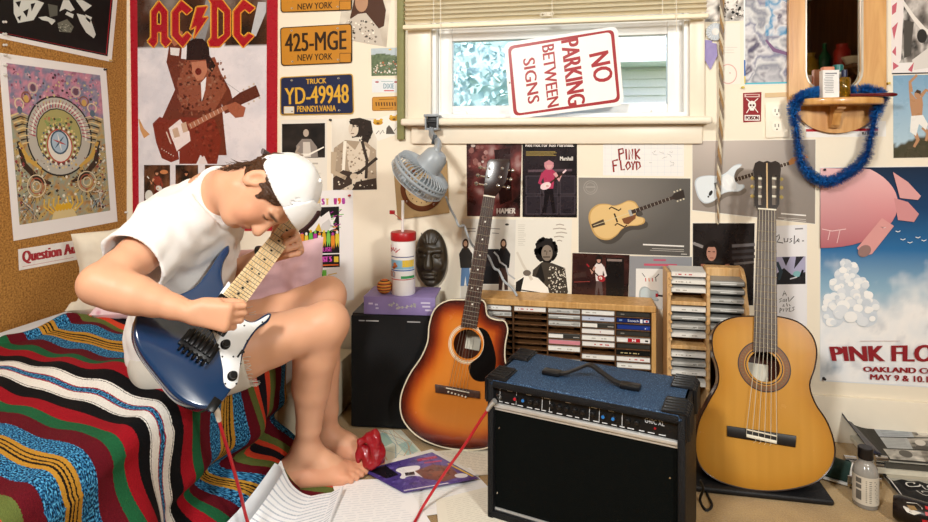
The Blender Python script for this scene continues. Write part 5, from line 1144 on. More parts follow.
# ================================================================== bed, blanket, pillows
BH = .365; XE = -.90
bed = empty('bed', (-1.37, 1.2, 0), 'low bed with white sheet along the cork wall under a striped blanket', 'bed')
M_SHEET = mat('pale_blue_sheet', '#dfe6ee', .8, var=.03, bump=.15, bscale=14)
MB().box((-1.423, 1.0, .105), (.865, 1.70, .19), .006, 2).box((-1.352, 2.01, .105), (1.01, .32, .19), .006, 2).build('base', mat('cream_base', '#e9dcc0', .5, var=.02), bed)
MB().box((-1.393, 1.16, .284), (.92, 2.0, .19), .035, 5).build('mattress', M_SHEET, bed)
def wob(x, y): return noise.noise(V((x*3.1, y*3.1, 4)))
def blanket_pts():
    NA, NY = 150, 210; prof = []
    # profile parameter t: arc length from the wall over the top, round the edge, down to the floor
    Xa = -1.70; ltop = XE-.05-Xa; lar = .05*math.pi/2; ldr = .355; tot = ltop+lar+ldr+.06
    pts = []; uvs = []
    for j in range(NY+1):
        v = j/NY
        for i in range(NA+1):
            t = i/NA*tot
            if t < ltop: x, z, k = Xa+t, BH+.026, 0
            elif t < ltop+lar:
                a = (t-ltop)/.05; x, z, k = XE-.05+.05*math.sin(a), BH+.026-.05*(1-math.cos(a)), 1
            else: d = t-ltop-lar; x, z, k = XE+.0+.06*(d/ldr)**1.5, max(.008, BH-.028-d), 2+d
            ye = 1.55+.22*max(0, min(1, (x+1.70)/.12)) if x < -1.5 else 1.77-.05*max(0, min(1, (x+1.5)/.55))
            y = .30+(ye-.30)*v
            s = y-.25*max(0, XE-x)+.016*wob(x*1.2, y*1.2)
            d = max(0, t-ltop-lar)
            # drape folds
            if d > 0:
                f = min(1, d/.15); s += .02*math.sin(z*11+y*3)*f
                x += f*(.022*math.sin(y*13+.6)+.014*math.sin(y*29+1+z*6))+.012*wob(y*2, z*3)
                # pinch where the cloth folds back before it pools on the floor
                pz = math.exp(-((z-.135)/.035)**2)*max(0, min(1, (y-1.16)/.12)); x -= .06*pz; s += .05*pz*math.sin((y-1.3)*9)
                if z < .11 and y > 1.12: q = (.11-z)/.11*min(1, (y-1.12)/.15); x += .055*q*q; s -= .05*q
                if z <= .0081: x += (d-.337)*1.0
            z += .010*wob(x*2, y*2)*(1 if d == 0 else 0)+(.004*math.sin(x*40+y*22)*(d == 0))
            # bump raised in front of the sitter and rolled far hem
            if d == 0:
                z += .028*math.exp(-((y-1.33)/.10)**2)*math.exp(-((x+1.15)/.22)**2)
                hem = max(0, (v-.93)/.07); z += .020*math.sin(hem*math.pi*.9)+.006*math.sin(x*26)*hem
                z += .02*math.exp(-(((y-.30*(XE-x))-1.44)/.05)**2)*(x < -1.25)
            pts.append(V((x, y, z))); uvs.append((s, t))
    return pts, uvs, NA, NY
def blanket_mat():
    m = mat('striped_woven_blanket', '#7a1a20', .9, spec=.2); nt = m.node_tree; N = nt.nodes; K = nt.links; b = N['Principled BSDF']
    uv = N.new('ShaderNodeUVMap'); uv.uv_map = 'UVMap'; sp = N.new('ShaderNodeSeparateXYZ'); K.new(uv.outputs[0], sp.inputs[0])
    nz = N.new('ShaderNodeTexNoise'); nz.inputs['Scale'].default_value = 260; K.new(uv.outputs[0], nz.inputs['Vector'])
    ad = N.new('ShaderNodeMath'); ad.operation = 'MULTIPLY_ADD'; ad.inputs[1].default_value = .006; K.new(nz.outputs['Fac'], ad.inputs[0]); K.new(sp.outputs[0], ad.inputs[2])
    su = N.new('ShaderNodeMath'); su.operation = 'ADD'; su.inputs[1].default_value = -1.172+.003; K.new(ad.outputs[0], su.inputs[0])
    seq = [('#e6e3dc', .022), ('#15131a', .002), ('#e6e3dc', .003), ('#08080c', .034), ('#98101e', .038), ('#1c5c38', .034), ('#5e0c1a', .042), ('#2a6a9a', .038),
           ('#b8862e', .010), ('#1a1410', .004), ('#b8862e', .005), ('#1a1410', .004), ('#b8862e', .005), ('#1a1410', .004), ('#b8862e', .010), ('#2a6a9a', .036), ('#5e0c1a', .036), ('#5f6a34', .030), ('#d0442a', .022), ('#15121a', .020)]
    seq = [('#2f5f8c', .0055), ('#9c1f2c', .003)]+seq
    tot = sum(w for _, w in seq)
    pp = N.new('ShaderNodeMath'); pp.operation = 'PINGPONG'; pp.inputs[1].default_value = tot; K.new(su.outputs[0], pp.inputs[0])
    dv = N.new('ShaderNodeMath'); dv.operation = 'DIVIDE'; dv.inputs[1].default_value = tot; K.new(pp.outputs[0], dv.inputs[0])
    def rampn(fn):
        cr = N.new('ShaderNodeValToRGB'); cr.color_ramp.interpolation = 'CONSTANT'; p = 0; E = cr.color_ramp.elements
        for i, (c, w_) in enumerate(seq):
            e = E[0] if i == 0 else (E[1] if i == 1 else E.new(p/tot))
            e.position = p/tot; e.color = fn(c); p += w_
        K.new(dv.outputs[0], cr.inputs[0]); return cr
    base = rampn(lambda c: H(c)); hea = rampn(lambda c: (1, 1, 1, 1) if c in ('#2a6a9a', '#2f5f8c') else ((.3, .3, .3, 1) if c in ('#1c5c38', '#5f6a34') else (.12, .12, .12, 1)))
    n2 = N.new('ShaderNodeTexNoise'); n2.inputs['Scale'].default_value = 330; n2.inputs['Detail'].default_value = 2
    mp = N.new('ShaderNodeMapping'); mp.inputs['Scale'].default_value = (1, .55, 1); K.new(uv.outputs[0], mp.inputs['Vector']); K.new(mp.outputs[0], n2.inputs['Vector'])
    c2 = N.new('ShaderNodeValToRGB'); e = c2.color_ramp.elements; e[0].position = .38; e[0].color = H('#0a0d14'); e[1].position = .66; e[1].color = H('#5fb4e0'); x = e.new(.5); x.color = H('#175788')
    K.new(n2.outputs['Fac'], c2.inputs[0])
    ov = N.new('ShaderNodeMix'); ov.data_type = 'RGBA'; K.new(hea.outputs[0], ov.inputs[0]); K.new(base.outputs[0], ov.inputs[6])
    # heather: blue stripes take the mottled yarn, other stripes a little value variation of their own hue
    hv = N.new('ShaderNodeMix'); hv.data_type = 'RGBA'; hv.blend_type = 'MULTIPLY'; hv.inputs[0].default_value = .22; K.new(base.outputs[0], hv.inputs[6])
    g = N.new('ShaderNodeMapRange'); g.inputs[1].default_value = .3; g.inputs[2].default_value = .7; g.inputs[3].default_value = .4; g.inputs[4].default_value = 1.35; K.new(n2.outputs['Fac'], g.inputs[0])
    cg = N.new('ShaderNodeCombineColor'); [K.new(g.outputs[0], cg.inputs[i]) for i in range(3)]; K.new(cg.outputs[0], hv.inputs[7])
    K.new(hv.outputs[2], ov.inputs[6]); K.new(c2.outputs[0], ov.inputs[7])
    gt = N.new('ShaderNodeMath'); gt.operation = 'GREATER_THAN'; gt.inputs[1].default_value = .5; K.new(hea.outputs[0], gt.inputs[0]); K.new(gt.outputs[0], ov.inputs[0])
    K.new(ov.outputs[2], b.inputs['Base Color'])
    wv = N.new('ShaderNodeTexNoise'); wv.inputs['Scale'].default_value = 420; K.new(uv.outputs[0], wv.inputs['Vector'])
    bp = N.new('ShaderNodeBump'); bp.inputs['Strength'].default_value = .5; bp.inputs['Distance'].default_value = .004; K.new(wv.outputs['Fac'], bp.inputs['Height']); K.new(bp.outputs[0], b.inputs['Normal'])
    return m
pts, uvs, NA, NY = blanket_pts()
m = MB(); m.add(pts, [[j*(NA+1)+i, j*(NA+1)+i+1, (j+1)*(NA+1)+i+1, (j+1)*(NA+1)+i] for j in range(NY) for i in range(NA)])
bo = m.build('blanket', blanket_mat(), smooth=180, uv=uvs)
so2 = bo.modifiers.new('thick', 'SOLIDIFY'); so2.thickness = .006; so2.offset = -1
tag(bo, 'striped woven blanket of red, black, white, green and blue draped over bed', 'blanket')
def pillow(name, c, x, y, z, sx, sy, sz, m, label, seed=1, wr=.012):
    M = frame(V(c), x, y, z); mb = MB(); n = 30; vs = []; fs = []
    for sg in (1, -1):
        for j in range(n+1):
            for i in range(n+1):
                u, v = i/n*2-1, j/n*2-1
                e = (max(0, 1-u**4)*max(0, 1-v**4))**.42; pin_ = 1-.10*(1-abs(u*v))*max(abs(u), abs(v))**3
                zz = sg*sz/2*e+wr*noise.noise(V((u*1.8, v*1.8, seed+sg)))*e+wr*.5*noise.noise(V((u*5, v*5, seed*2+sg)))*e
                vs.append(M @ V((u*sx/2*pin_, v*sy/2*pin_, zz)))
    N2 = (n+1)**2
    for b_ in range(2):
        for j in range(n):
            for i in range(n):
                q = [b_*N2+j*(n+1)+i, b_*N2+j*(n+1)+i+1, b_*N2+(j+1)*(n+1)+i+1, b_*N2+(j+1)*(n+1)+i]; fs.append(q if b_ == 0 else q[::-1])
    mb.add(vs, fs); bm_ = mb.build(name, m, smooth=180)
    return tag(bm_, label, 'pillow')
M_CRP = mat('cream_pillow_cotton', '#e6dcc8', .85, var=.03, bump=.1, bscale=30)
def floral():
    m = mat('pink_floral_cotton', '#edc3cf', .85); nt = m.node_tree; N = nt.nodes; K = nt.links; b = N['Principled BSDF']; tc = N.new('ShaderNodeTexCoord')
    v = N.new('ShaderNodeTexVoronoi'); v.inputs['Scale'].default_value = 26; n = N.new('ShaderNodeTexNoise'); n.inputs['Scale'].default_value = 12
    K.new(tc.outputs['Object'], v.inputs['Vector']); K.new(tc.outputs['Object'], n.inputs['Vector'])
    cr = N.new('ShaderNodeValToRGB'); e = cr.color_ramp.elements; e[0].position = .1; e[0].color = H('#d8879c'); e[1].position = .3; e[1].color = H('#f1d3da'); K.new(v.outputs['Distance'], cr.inputs[0])
    K.new(cr.outputs[0], b.inputs['Base Color']); return m
pillow('pillow', U(114, 261, 2.09), (.80, .6, .15), (-.25, .1, .96), (.75, -.62, .22), .23, .24, .10, M_CRP, 'cream pillow propped against the cork wall behind bent elbow', 2)
pillow('pillow', U(104, 298, 2.06), (.95, .3, 0), (-.25, .9, .25), (.05, -.25, .95), .17, .16, .06, M_CRP, 'crumpled cream pillow lying flat on sheet below the elbow', 5, .03)
pillow('pillow', U(133, 305, 2.04), (.95, .2, 0), (-.2, .95, .1), (0, -.1, 1), .19, .18, .06, floral(), 'small pink flowered cushion just behind the white t-shirt', 8)
pillow('pillow', U(272, 288, 2.07), (.97, .15, .14), (-.12, .12, .98), (.1, -.97, .2), .38, .30, .13, mat('plain_pink_cotton', '#ecc6d0', .85, var=.05, bump=.2, bscale=9), 'big pink pillow standing behind guitar neck and raised knee', 11, .03)
# ================================================================== blue electric guitar
GB, GN = U(195.5, 347, 1.345), U(297, 217, 1.66)
gA = (GN-GB).normalized(); gN = (V((0, 0, CAMZ))-U(220, 320, 1.4)).normalized(); gN = (gN-gA*gN.dot(gA)).normalized(); gBv = gA.cross(gN)
def cr_closed(p, k=6):
    n = len(p); r = []
    for i in range(n):
        p0, p1, p2, p3 = p[i-1], p[i], p[(i+1) % n], p[(i+2) % n]
        for q in range(k):
            t = q/k; r.append(tuple(.5*((2*p1[j])+(-p0[j]+p2[j])*t+(2*p0[j]-5*p1[j]+4*p2[j]-p3[j])*t*t+(-p0[j]+3*p1[j]-3*p2[j]+p3[j])*t**3) for j in range(2)))
    return r
def offs(o, d):
    n = len(o); ar = sum(o[i][0]*o[(i+1) % n][1]-o[(i+1) % n][0]*o[i][1] for i in range(n)); sg = 1 if ar > 0 else -1; r = []
    for i in range(n):
        a, b_ = V(o[i-1]), V(o[(i+1) % n]); t = (b_-a).normalized(); r.append((o[i][0]-t.y*d*sg, o[i][1]+t.x*d*sg))
    return r
def slab(mb, o, zt, zb, bev, xf, rings=3):
    """outline with rounded edges between zb and zt"""
    n = len(o); L_ = []
    for k in range(rings+1): a = k/rings*math.pi/2; L_.append((offs(o, bev*(1-math.sin(a))), zb+bev*(1-math.cos(a))))
    for k in range(rings+1): a = k/rings*math.pi/2; L_.append((offs(o, bev*(1-math.cos(a))), zt-bev*(1-math.sin(a))))
    vs = [V((p[0], p[1], z)) for q, z in L_ for p in q]; fs = []
    ar = sum(o[i][0]*o[(i+1) % n][1]-o[(i+1) % n][0]*o[i][1] for i in range(n))
    for k in range(len(L_)-1):
        for i in range(n): j = (i+1) % n; q = [k*n+i, k*n+j, (k+1)*n+j, (k+1)*n+i]; fs.append(q if ar > 0 else q[::-1])
    for lay, up in ((0, -1), (len(L_)-1, 1)):
        q = L_[lay][0]
        for t in geometry.tessellate_polygon([[V((p[0], p[1], 0)) for p in q]]):
            a, b_, c_ = [q[i] for i in t]; s_ = (b_[0]-a[0])*(c_[1]-a[1])-(b_[1]-a[1])*(c_[0]-a[0])
            t = list(t) if (s_ > 0) == (up > 0) else list(t)[::-1]; fs.append([lay*n+i for i in t])
    return mb.add(vs, fs, xf)
EG = empty('electric_guitar', GB-gN*.02, 'glossy blue electric guitar with white pickguard held across the lap', 'electric guitar')
gM = frame(GB, gBv, gA, gN)          # local: x across (treble side +), y along the neck, z out of the face
gI = gM.inverted()
def gl(px, py):
    p = gI @ planept(px, py, GB, gN); return (p.x, p.y)
bodyp = [(228.6, 244.5), (221, 251), (210, 268), (197.6, 284), (186, 291), (172, 296), (155, 300), (143, 305), (136, 316), (134, 333), (140.5, 351), (158, 375), (175, 395.5), (192, 405.5), (209.7, 408.5), (223, 401), (233.5, 386), (240, 371), (245.5, 349), (257, 330), (269, 321), (272, 313.5), (267, 313), (254, 320.5), (245, 318), (238, 308), (228, 299), (225, 287), (222.5, 275), (224.5, 262), (230, 251)]
bo_ = cr_closed([gl(*p) for p in bodyp], 5)
M_BLUE = mat('blue_lacquer', '#18385f', .2, coat=1.0, var=.12, vscale=6, spec=.5)
slab(MB(), bo_, 0, -.042, .007, gM).build('body', M_BLUE, EG, smooth=50)if False else None
mb = MB(); slab(mb, bo_, 0, -.042, .007, gM); ebody = mb.build('body', M_BLUE, EG, smooth=60)
pg = cr_closed([gl(*p) for p in [(229.8, 283), (224.5, 287), (219, 295), (213, 307), (210, 318), (213, 333), (218, 347), (222.5, 368), (224, 384), (231, 389), (237.5, 382), (239.5, 368), (243, 348), (255, 329.5), (266, 320.5), (268.5, 315), (254, 322.5), (243.5, 320), (236, 309)]], 5)
mb = MB(); slab(mb, pg, .0028, .0004, .0008, gM, 1); mb.build('pickguard', mat('white_plastic', '#e9ebec', .3, var=.02), EG, smooth=60)
NKL = (GN-GB).length
fb_a, fb_b = gl(224, 295), gl(241, 307.5); y0 = min(fb_a[1], fb_b[1])-.01
w0, w1 = .0285, .0235
xc0 = (fb_a[0]+fb_b[0])/2
def nx(y): return xc0*(1-(y-y0)/(NKL-y0))
def nprism(pts, z0, z1, name, m, par, **k): mb = MB(gM); mb.prism(pts, z0, z1); return mb.build(name, m, par, **k)
M_MAPLE = wood('pale_maple', '#f0d7ac', '#e3c28c', 30, .35, coat=.6)
fbp = [(nx(y0)-w0, y0), (nx(y0)+w0, y0), (nx(NKL)+w1, NKL), (nx(NKL)-w1, NKL)]
mb = MB(gM)
for i in range(12):
    t0, t1 = i/12, (i+1)/12; ya, yb_ = y0-.02+(NKL-y0+.02)*t0, y0-.02+(NKL-y0+.02)*t1
    wa, wb2 = w0+(w1-w0)*t0, w0+(w1-w0)*t1
    for (y_, w_) in ((ya, wa),): pass
ring = []
for i in range(13):
    t = i/12; y_ = y0+(NKL+.012-y0)*t; w_ = w0+(w1-w0)*t
    for k in range(9): a = math.pi*k/8; ring.append(V((nx(y_)+w_*math.cos(a), y_, .001-.018*math.sin(a)-.004)))
fs = [[i*9+k, i*9+k+1, (i+1)*9+k+1, (i+1)*9+k] for i in range(12) for k in range(8)]+[[i*9, (i+1)*9, (i+1)*9+8, i*9+8] for i in range(12)]+[list(range(9)), [12*9+k for k in range(9)][::-1]]
mb.add(ring, fs); neck_o = mb.build('neck', M_MAPLE, EG, smooth=40)
fbo = nprism(fbp, -.001, .0055, 'fretboard', M_MAPLE, EG, smooth=30)
mb = MB(gM); L0 = NKL; NF = 22
def fy(n): return NKL-(NKL+.0)*(1-2**(-n/12))*((NKL-y0-.006)/(NKL*(1-2**(-NF/12))))
for n in range(1, NF+1):
    y_ = fy(n); t = (y_-y0)/(NKL-y0); w_ = w0+(w1-w0)*t; mb.tube([(nx(y_)-w_, y_, .006), (nx(y_)+w_, y_, .006)], .0007, 6)
mb.build('frets', mat('fret_wire', '#7a7268', .3, metal=.8), fbo)
mb = MB(gM)
for n in (3, 5, 7, 9, 12, 15, 17, 19, 21):
    y_ = (fy(n)+fy(n-1))/2
    for dx in ((-.011, .011) if n == 12 else (0,)): mb.lathe([(.0032, 0), (.0032, .0004), (.0001, .0004)], 12, gM @ Matrix.Translation((nx(y_)+dx, y_, .0054)))
mb.xf = None; tag(mb.build('position_dots', mat('black_dot', '#1a1614', .5), fbo), kind='stuff')
hs_ = [(-.022, NKL+.008), (.022, NKL+.008), (.026, NKL+.03), (.030, NKL+.075), (.014, NKL+.105), (-.008, NKL+.098), (-.026, NKL+.045)]
mb = MB(); slab(mb, cr_closed(hs_, 4), .0, -.013, .002, gM); hd_ = mb.build('headstock', M_MAPLE, EG, smooth=50)
for k in range(6):
    mb = MB(gM); y_ = NKL+.03+k*.0115; x_ = -.024+k*.0035; mb.tube([(x_+.008, y_, .0), (x_+.008, y_, .008)], .0032, 8); mb.tube([(x_-.006, y_, -.008), (x_-.02, y_, -.008)], [.0025, .0045], 8); mb.build('tuner', mat('black_metal', '#1a1a1c', .35, metal=.6), hd_)
M_BLK = mat('black_hardware', '#131315', .3, metal=.4)
bc = gl(198.5, 347); bx_, by_ = bc
br = MB(gM); br.box((bx_, by_, .006), (.082, .040, .010), .002)
for k in range(6): br.box((bx_-.030+k*.012, by_+.006, .013), (.0095, .034, .009), .002); br.tube([(bx_-.030+k*.012, by_-.018, .012), (bx_-.030+k*.012, by_-.034, .016)], .0032, 8)
br.build('bridge', M_BLK, EG)
for yy in (gl(223, 296)[1]-.008, gl(212, 326)[1]):
    mb = MB(gM); mb.box((nx(yy)*1.0, yy, .005), (.068, .018, .007), .003); mb.build('pickup', M_BLK, EG)
for px, py in ((225, 345), (232, 376.5)):
    x_, y_ = gl(px, py); mb = MB(); mb.lathe([(.0115, 0), (.011, .003), (.0085, .005), (.008, .014), (.0065, .0155), (.0001, .0155)], 20, gM @ Matrix.Translation((x_, y_, .0028))); mb.build('knob', M_BLK, EG)
x_, y_ = gl(239.6, 354); mb = MB(gM); mb.box((x_, y_, .004), (.004, .020, .002)); mb.tube([(x_, y_, .004), (x_+.004, y_+.003, .016)], [.0018, .0028], 8); mb.build('selector_switch', M_BLK, EG)
mb = MB(gM)
for px, py in ((229, 291), (213, 310), (222, 357), (225, 384), (236, 384), (240.5, 364), (247, 341), (262, 322.5), (244, 326), (233, 357)):
    x_, y_ = gl(px, py); mb.lathe([(.0022, 0), (.0018, .001), (.0001, .0012)], 8, gM @ Matrix.Translation((x_, y_, .0028)))
mb.xf = None; tag(mb.build('pickguard_screws', M_BLK, EG), kind='stuff')
mb = MB(gM)
for k in range(6):
    o = -.027+k*.0108; mb.tube([(bx_+o*.98, by_+.012, .0185), (nx(y0)*.9+o*.8*.9, y0, .012), (nx(NKL)+o*.66, NKL, .0085)], .00055, 4)
mb.build('strings', mat('string_steel', '#b9b4a8', .3, metal=.9), EG)
x_, y_ = gl(214, 405); mb = MB(gM); mb.box((x_, y_, .001), (.02, .03, .002), .0008); mb.build('jack_plate', M_BLK, EG)
mb = MB(gM); p = gl(152, 360); mb.lathe([(.004, 0), (.007, .006), (.0001, .008)], 10, gM @ Matrix.Translation((p[0], p[1], -.045))) if False else None
# ================================================================== red instrument cable
M_REDC = mat('red_cable', '#c3202e', .35, coat=.3)
cab = empty('guitar_cable', FL(330, 560, 0), 'red cable running from blue guitar across the floor to the black amplifier', 'cable')
def smooth_path(P, k=8):
    r = []
    for i in range(len(P)-1):
        p0, p1, p2, p3 = P[max(i-1, 0)], P[i], P[i+1], P[min(i+2, len(P)-1)]
        for q in range(k): t = q/k; r.append(.5*((2*p1)+(p2-p0)*t+(2*p0-5*p1+4*p2-p3)*t*t+(3*p1-p0-3*p2+p3)*t**3))
    return r+[P[-1]]
cp = [U(219, 420, 1.325), U(223.5, 436, 1.34), U(231, 460, 1.37), U(240, 492, 1.40), U(249, 526, 1.42), FL(268, 572, .006), FL(330, 596, .006), FL(390, 560, .006), FL(414, 523, .012), U(424, 505, 1.60), U(444, 474, 1.615), U(466, 443, 1.60), U(480, 421, 1.585), U(488, 409.5, 1.572)]
MB().tube(smooth_path(cp), .0038, 8).build('cord', M_REDC, cab)
MB().tube([U(216.3, 409, 1.318), U(217.5, 413, 1.32), U(219.2, 421, 1.326)], [.006, .0066, .005], 10).build('plug', mat('cream_plug', '#e6ded2', .4), cab)
MB().tube([U(487.5, 410, 1.573), U(491.5, 404.5, 1.565), U(494.8, 400.8, 1.556)], [.0055, .0068, .0072], 10).build('plug', mat('silver_plug', '#d6d4d0', .3, metal=.7), cab)
# ================================================================== papers on the floor
def sheet(px4, hs, col, name, label, cat='paper', lines=None, curl=None, n=16, m=None, art=None, eye=None):
    """sheet lying on the floor: four pixel corners taken down to the floor; hs heights of the corners"""
    Q = [FL(p[0], p[1], h_) for p, h_ in zip(px4, hs)]
    def mp(x, y, o):
        u, v = x/100, y/140
        p = (Q[0]*(1-u)+Q[1]*u)*(1-v)+(Q[3]*(1-u)+Q[2]*u)*v
        return p+V((0, 0, o+(curl(u, v) if curl else 0)))
    P = Print(mp, rect(0, 0, 100, 140), col, t=.001, eye=(0, .5, 2.5), back=0.0) if not curl else None
    if curl:
        P = Print(mp, rect(0, 0, .1, .1), col, t=.001, eye=(0, .5, 2.5), back=0.0); P.v = []; P.f = []; P.c = []
        P.grid(rect(0, 0, 100, 140), n, n, lambda u, v: H(col), 0)
    if art: art(P)
    o = P.build(name, m or M_PAPER, label, cat)
    if curl: md = o.modifiers.new('thick', 'SOLIDIFY'); md.thickness = .0012; md.offset = -1
    return o
def textlines(n, seed, x0=12, x1=88, y0=14, y1=128, col='#b9bcc2', w=.9):
    def f(P):
        R = random.Random(seed)
        for i in range(n):
            y = y0+(y1-y0)*i/n; x = x0
            while x < x1-6: l = R.uniform(4, 14); P.line([(x, y), (min(x1, x+l), y)], w, col, 1); x += l+2.5
    return f
def mapart(P):
    P.grid(rect(2, 2, 98, 138), 14, 14, noisefn('#cfd6c4', '#e4dfcc', 3, 5), 1); R = random.Random(3)
    for i in range(9): P.line([(R.uniform(2, 98), 3), (R.uniform(2, 98), 70), (R.uniform(2, 98), 137)], R.uniform(.8, 2.5), R.choice(['#e9e4d2', '#c9a27a', '#8ea9b4']), 2)
    P.poly([(10, 20), (45, 12), (50, 60), (20, 75)], '#9fb8a8', 1.5); P.poly([(60, 70), (92, 60), (95, 110), (66, 122)], '#a9c0b4', 1.5)
sheet([(372, 430), (401, 430), (426, 457), (378, 468)], [.001]*4, '#dfdcc9', 'road_map', 'folded pale green road map under the red bag near the speaker', 'map', art=mapart)
sheet([(428, 452), (488, 447), (500, 474), (440, 478)], [.001]*4, '#e2dccb', 'magazine', 'pale open magazine page showing below the sunburst guitar', 'magazine', art=textlines(14, 4, col='#8a8474'))
sheet([(380, 478), (470, 468), (505, 505), (395, 520)], [.003]*4, '#ecebe8', 'sheet_music', 'white printed sheet under the near edge of the guitar magazine', art=textlines(18, 5, col='#d0d2d4'))
sheet([(436, 500), (500, 484), (540, 520), (440, 545)], [.0045]*4, '#e9e4d4', 'sheet_music', 'cream printed sheet half under the amplifier front', art=textlines(18, 6, col='#c9c4b4'))
sheet([(322, 482), (402, 478), (442, 540), (300, 560)], [.006]*4, '#f1f0f0', 'sheet_music', 'big white printed sheet on the floor right of the open songbook', art=textlines(24, 7, col='#d6d8dc'))
def gmag(P):
    P.rect(0, 0, 100, 140, '#4a3a82', 1); P.blobs(rect(3, 3, 97, 137), 60, [H('#5a4a96'), H('#3a2c6a'), H('#6a5aa8')], 3, 9, 1.2, 4)
    P.poly([(5, 10), (30, 6), (26, 60), (8, 64)], '#1a161e', 2)
    G = gxf(40, 62, 30, 1.9); P.poly(G(gshape('strat')), '#e9e8ea', 3); P.poly(G([(.4, .2), (-.1, .2), (-.1, -.2), (.4, -.2)]), '#2a2228', 3.5)
    P.poly([(48, 60), (78, 50), (92, 74), (84, 120), (58, 128), (44, 100)], '#6a3424', 4); P.blobs([(52, 66), (80, 60), (82, 116), (56, 118)], 20, [H('#8a4a30'), H('#52261a')], 3, 7, 4.2, 7)
    P.ell(86, 118, 8, 10, '#e2e0e4', 4.6); P.line([(70, 18), (96, 24)], 11, '#a82e52', 3); P.line([(72, 36), (94, 44)], 6, '#b8385c', 3); P.line([(95, 60), (97, 130)], 3, '#d8b83a', 3); P.line([(3, 132), (60, 136)], 4, '#d8d4dc', 3)
mg = sheet([(362, 470.5), (432, 452.5), (479, 478.5), (404, 493)], [.012]*4, '#4a3a82', 'guitar_magazine', 'purple magazine with a white guitar on its cover, near the bare feet', 'magazine', art=gmag, m=M_GLOSS)
Q = [FL(p[0], p[1], 0) for p in [(362, 470.5), (432, 452.5), (479, 478.5), (404, 493)]]
mb = MB(); cs = sum(Q, V())/4
for z in (.0085, .0095, .0105, .0115): b0 = len(mb.v); mb.add([q*.998+cs*.002+V((0, 0, z)) for q in Q]+[q*.998+cs*.002+V((0, 0, z-.0007)) for q in Q], [[0, 1, 2, 3], [7, 6, 5, 4], [0, 4, 5, 1], [1, 5, 6, 2], [2, 6, 7, 3], [3, 7, 4, 0]])
mb.build('pages', mat('page_white', '#e6e3da', .8), mg, smooth=0)
# open songbook curled against the bed, pages rising to the left
def songbook():
    top = [U(281.5, 461.5, 1.585), U(286, 474, 1.60), U(293, 486, 1.62), U(305, 494.5, 1.645), U(322, 496.5, 1.665), U(343, 486.5, 1.675)]
    bot = [FL(208, 545, .03), FL(232, 556, .018), FL(255, 562, .014), FL(282, 563, .014), FL(305, 556, .014), FL(322, 542, .014)]
    T_ = smooth_path(top, 5); B_ = smooth_path(bot, 5); n = len(T_)-1
    def mp(x, y, o):
        u, v = x/100*n, y/140; i = min(int(u), n-1); f = u-i; a = T_[i].lerp(T_[i+1], f); b_ = B_[i].lerp(B_[i+1], f)
        p = a.lerp(b_, v); p.z = max(p.z-.03*math.sin(v*math.pi)*(1-x/100), .011); return p+V((0, 0, o))
    P = Print(mp, rect(0, 0, .1, .1), '#eeeef0', eye=(0, .2, 3)); P.v = []; P.f = []; P.c = []
    R = random.Random(3)
    P.grid(rect(0, 0, 100, 140), 25, 20, lambda u, v: H('#eff0f2'), 0)
    for i in range(17):
        y = 5+i*7.5
        for k in range(24): P.line([(3+k*3.9, y), (3+(k+.93)*3.9, y)], 2.1, '#c6cbd4' if (i+k//9) % 3 else '#b4bbc6', 3)
    o = P.build('songbook', M_PAPER, 'open white songbook with curled pages leaning between bed and bare foot', 'book')
    md = o.modifiers.new('thick', 'SOLIDIFY'); md.thickness = .004; md.offset = -1
    # a second page lying against the blanket
    top2 = [U(275, 463, 1.555), U(280, 466, 1.57), U(283, 472, 1.585)]; bot2 = [FL(196, 548, .05), FL(205, 552, .03), FL(214, 556, .015)]
    P = MB(); vs = []
    for a, b_ in zip(top2, bot2):
        for k in range(9): q = a.lerp(b_, k/8); q.z -= .02*math.sin(k/8*math.pi); vs.append(q)
    P.add(vs, [[i*9+k, i*9+k+1, (i+1)*9+k+1, (i+1)*9+k] for i in range(2) for k in range(8)])
    q = P.build('back_page', mat('page_bluish', '#dfe4ea', .7), o, smooth=180); md = q.modifiers.new('thick', 'SOLIDIFY'); md.thickness = .001
songbook()
# crumpled shiny red bag and dark green cloth by the toes
def crumple(name, c, rad, m, label, cat, seed, parts):
    S = SDF(tuple(c[i]-.09 for i in range(3)), tuple(c[i]+.11 for i in range(3)), .0034)
    for a, b_, ra, rb in parts: S.cone(a, b_, ra, rb, .012)
    S.ripple(lambda X, Y, Z: .004*np.abs(np.sin(X*90+Z*60+seed))+.004*np.abs(np.sin(Y*80-Z*70+seed*2))-.004)
    o = S.build(name, m, None); return tag(o, label, cat)
z_ = 1.80; c = U(371, 452, z_)
crumple('plastic_bag', c, .08, mat('shiny_red_plastic', '#98101c', .35, coat=.3, bump=.3, bscale=60), 'crumpled shiny red plastic bag beside the bare toes', 'bag', 3,
        [(U(374, 437, z_), U(377, 455, z_-.01), .018, .026), (U(377, 455, z_), U(373, 463, z_-.02), .026, .020), (U(362, 441, z_), U(374, 437, z_), .012, .018), (U(359, 445, z_), U(358.5, 464, z_-.01), .010, .007), (U(366, 450, z_), U(366, 466, z_-.02), .014, .012)])
c = U(349, 455, 1.86)
crumple('cloth', c, .05, mat('dark_green_cloth', '#16402a', .8), 'small dark green cloth on the floor behind the toes', 'cloth', 5, [(U(343, 458, 1.85), U(356, 456, 1.86), .02, .02), (U(349, 452, 1.86), U(352, 458, 1.86), .018, .015)])
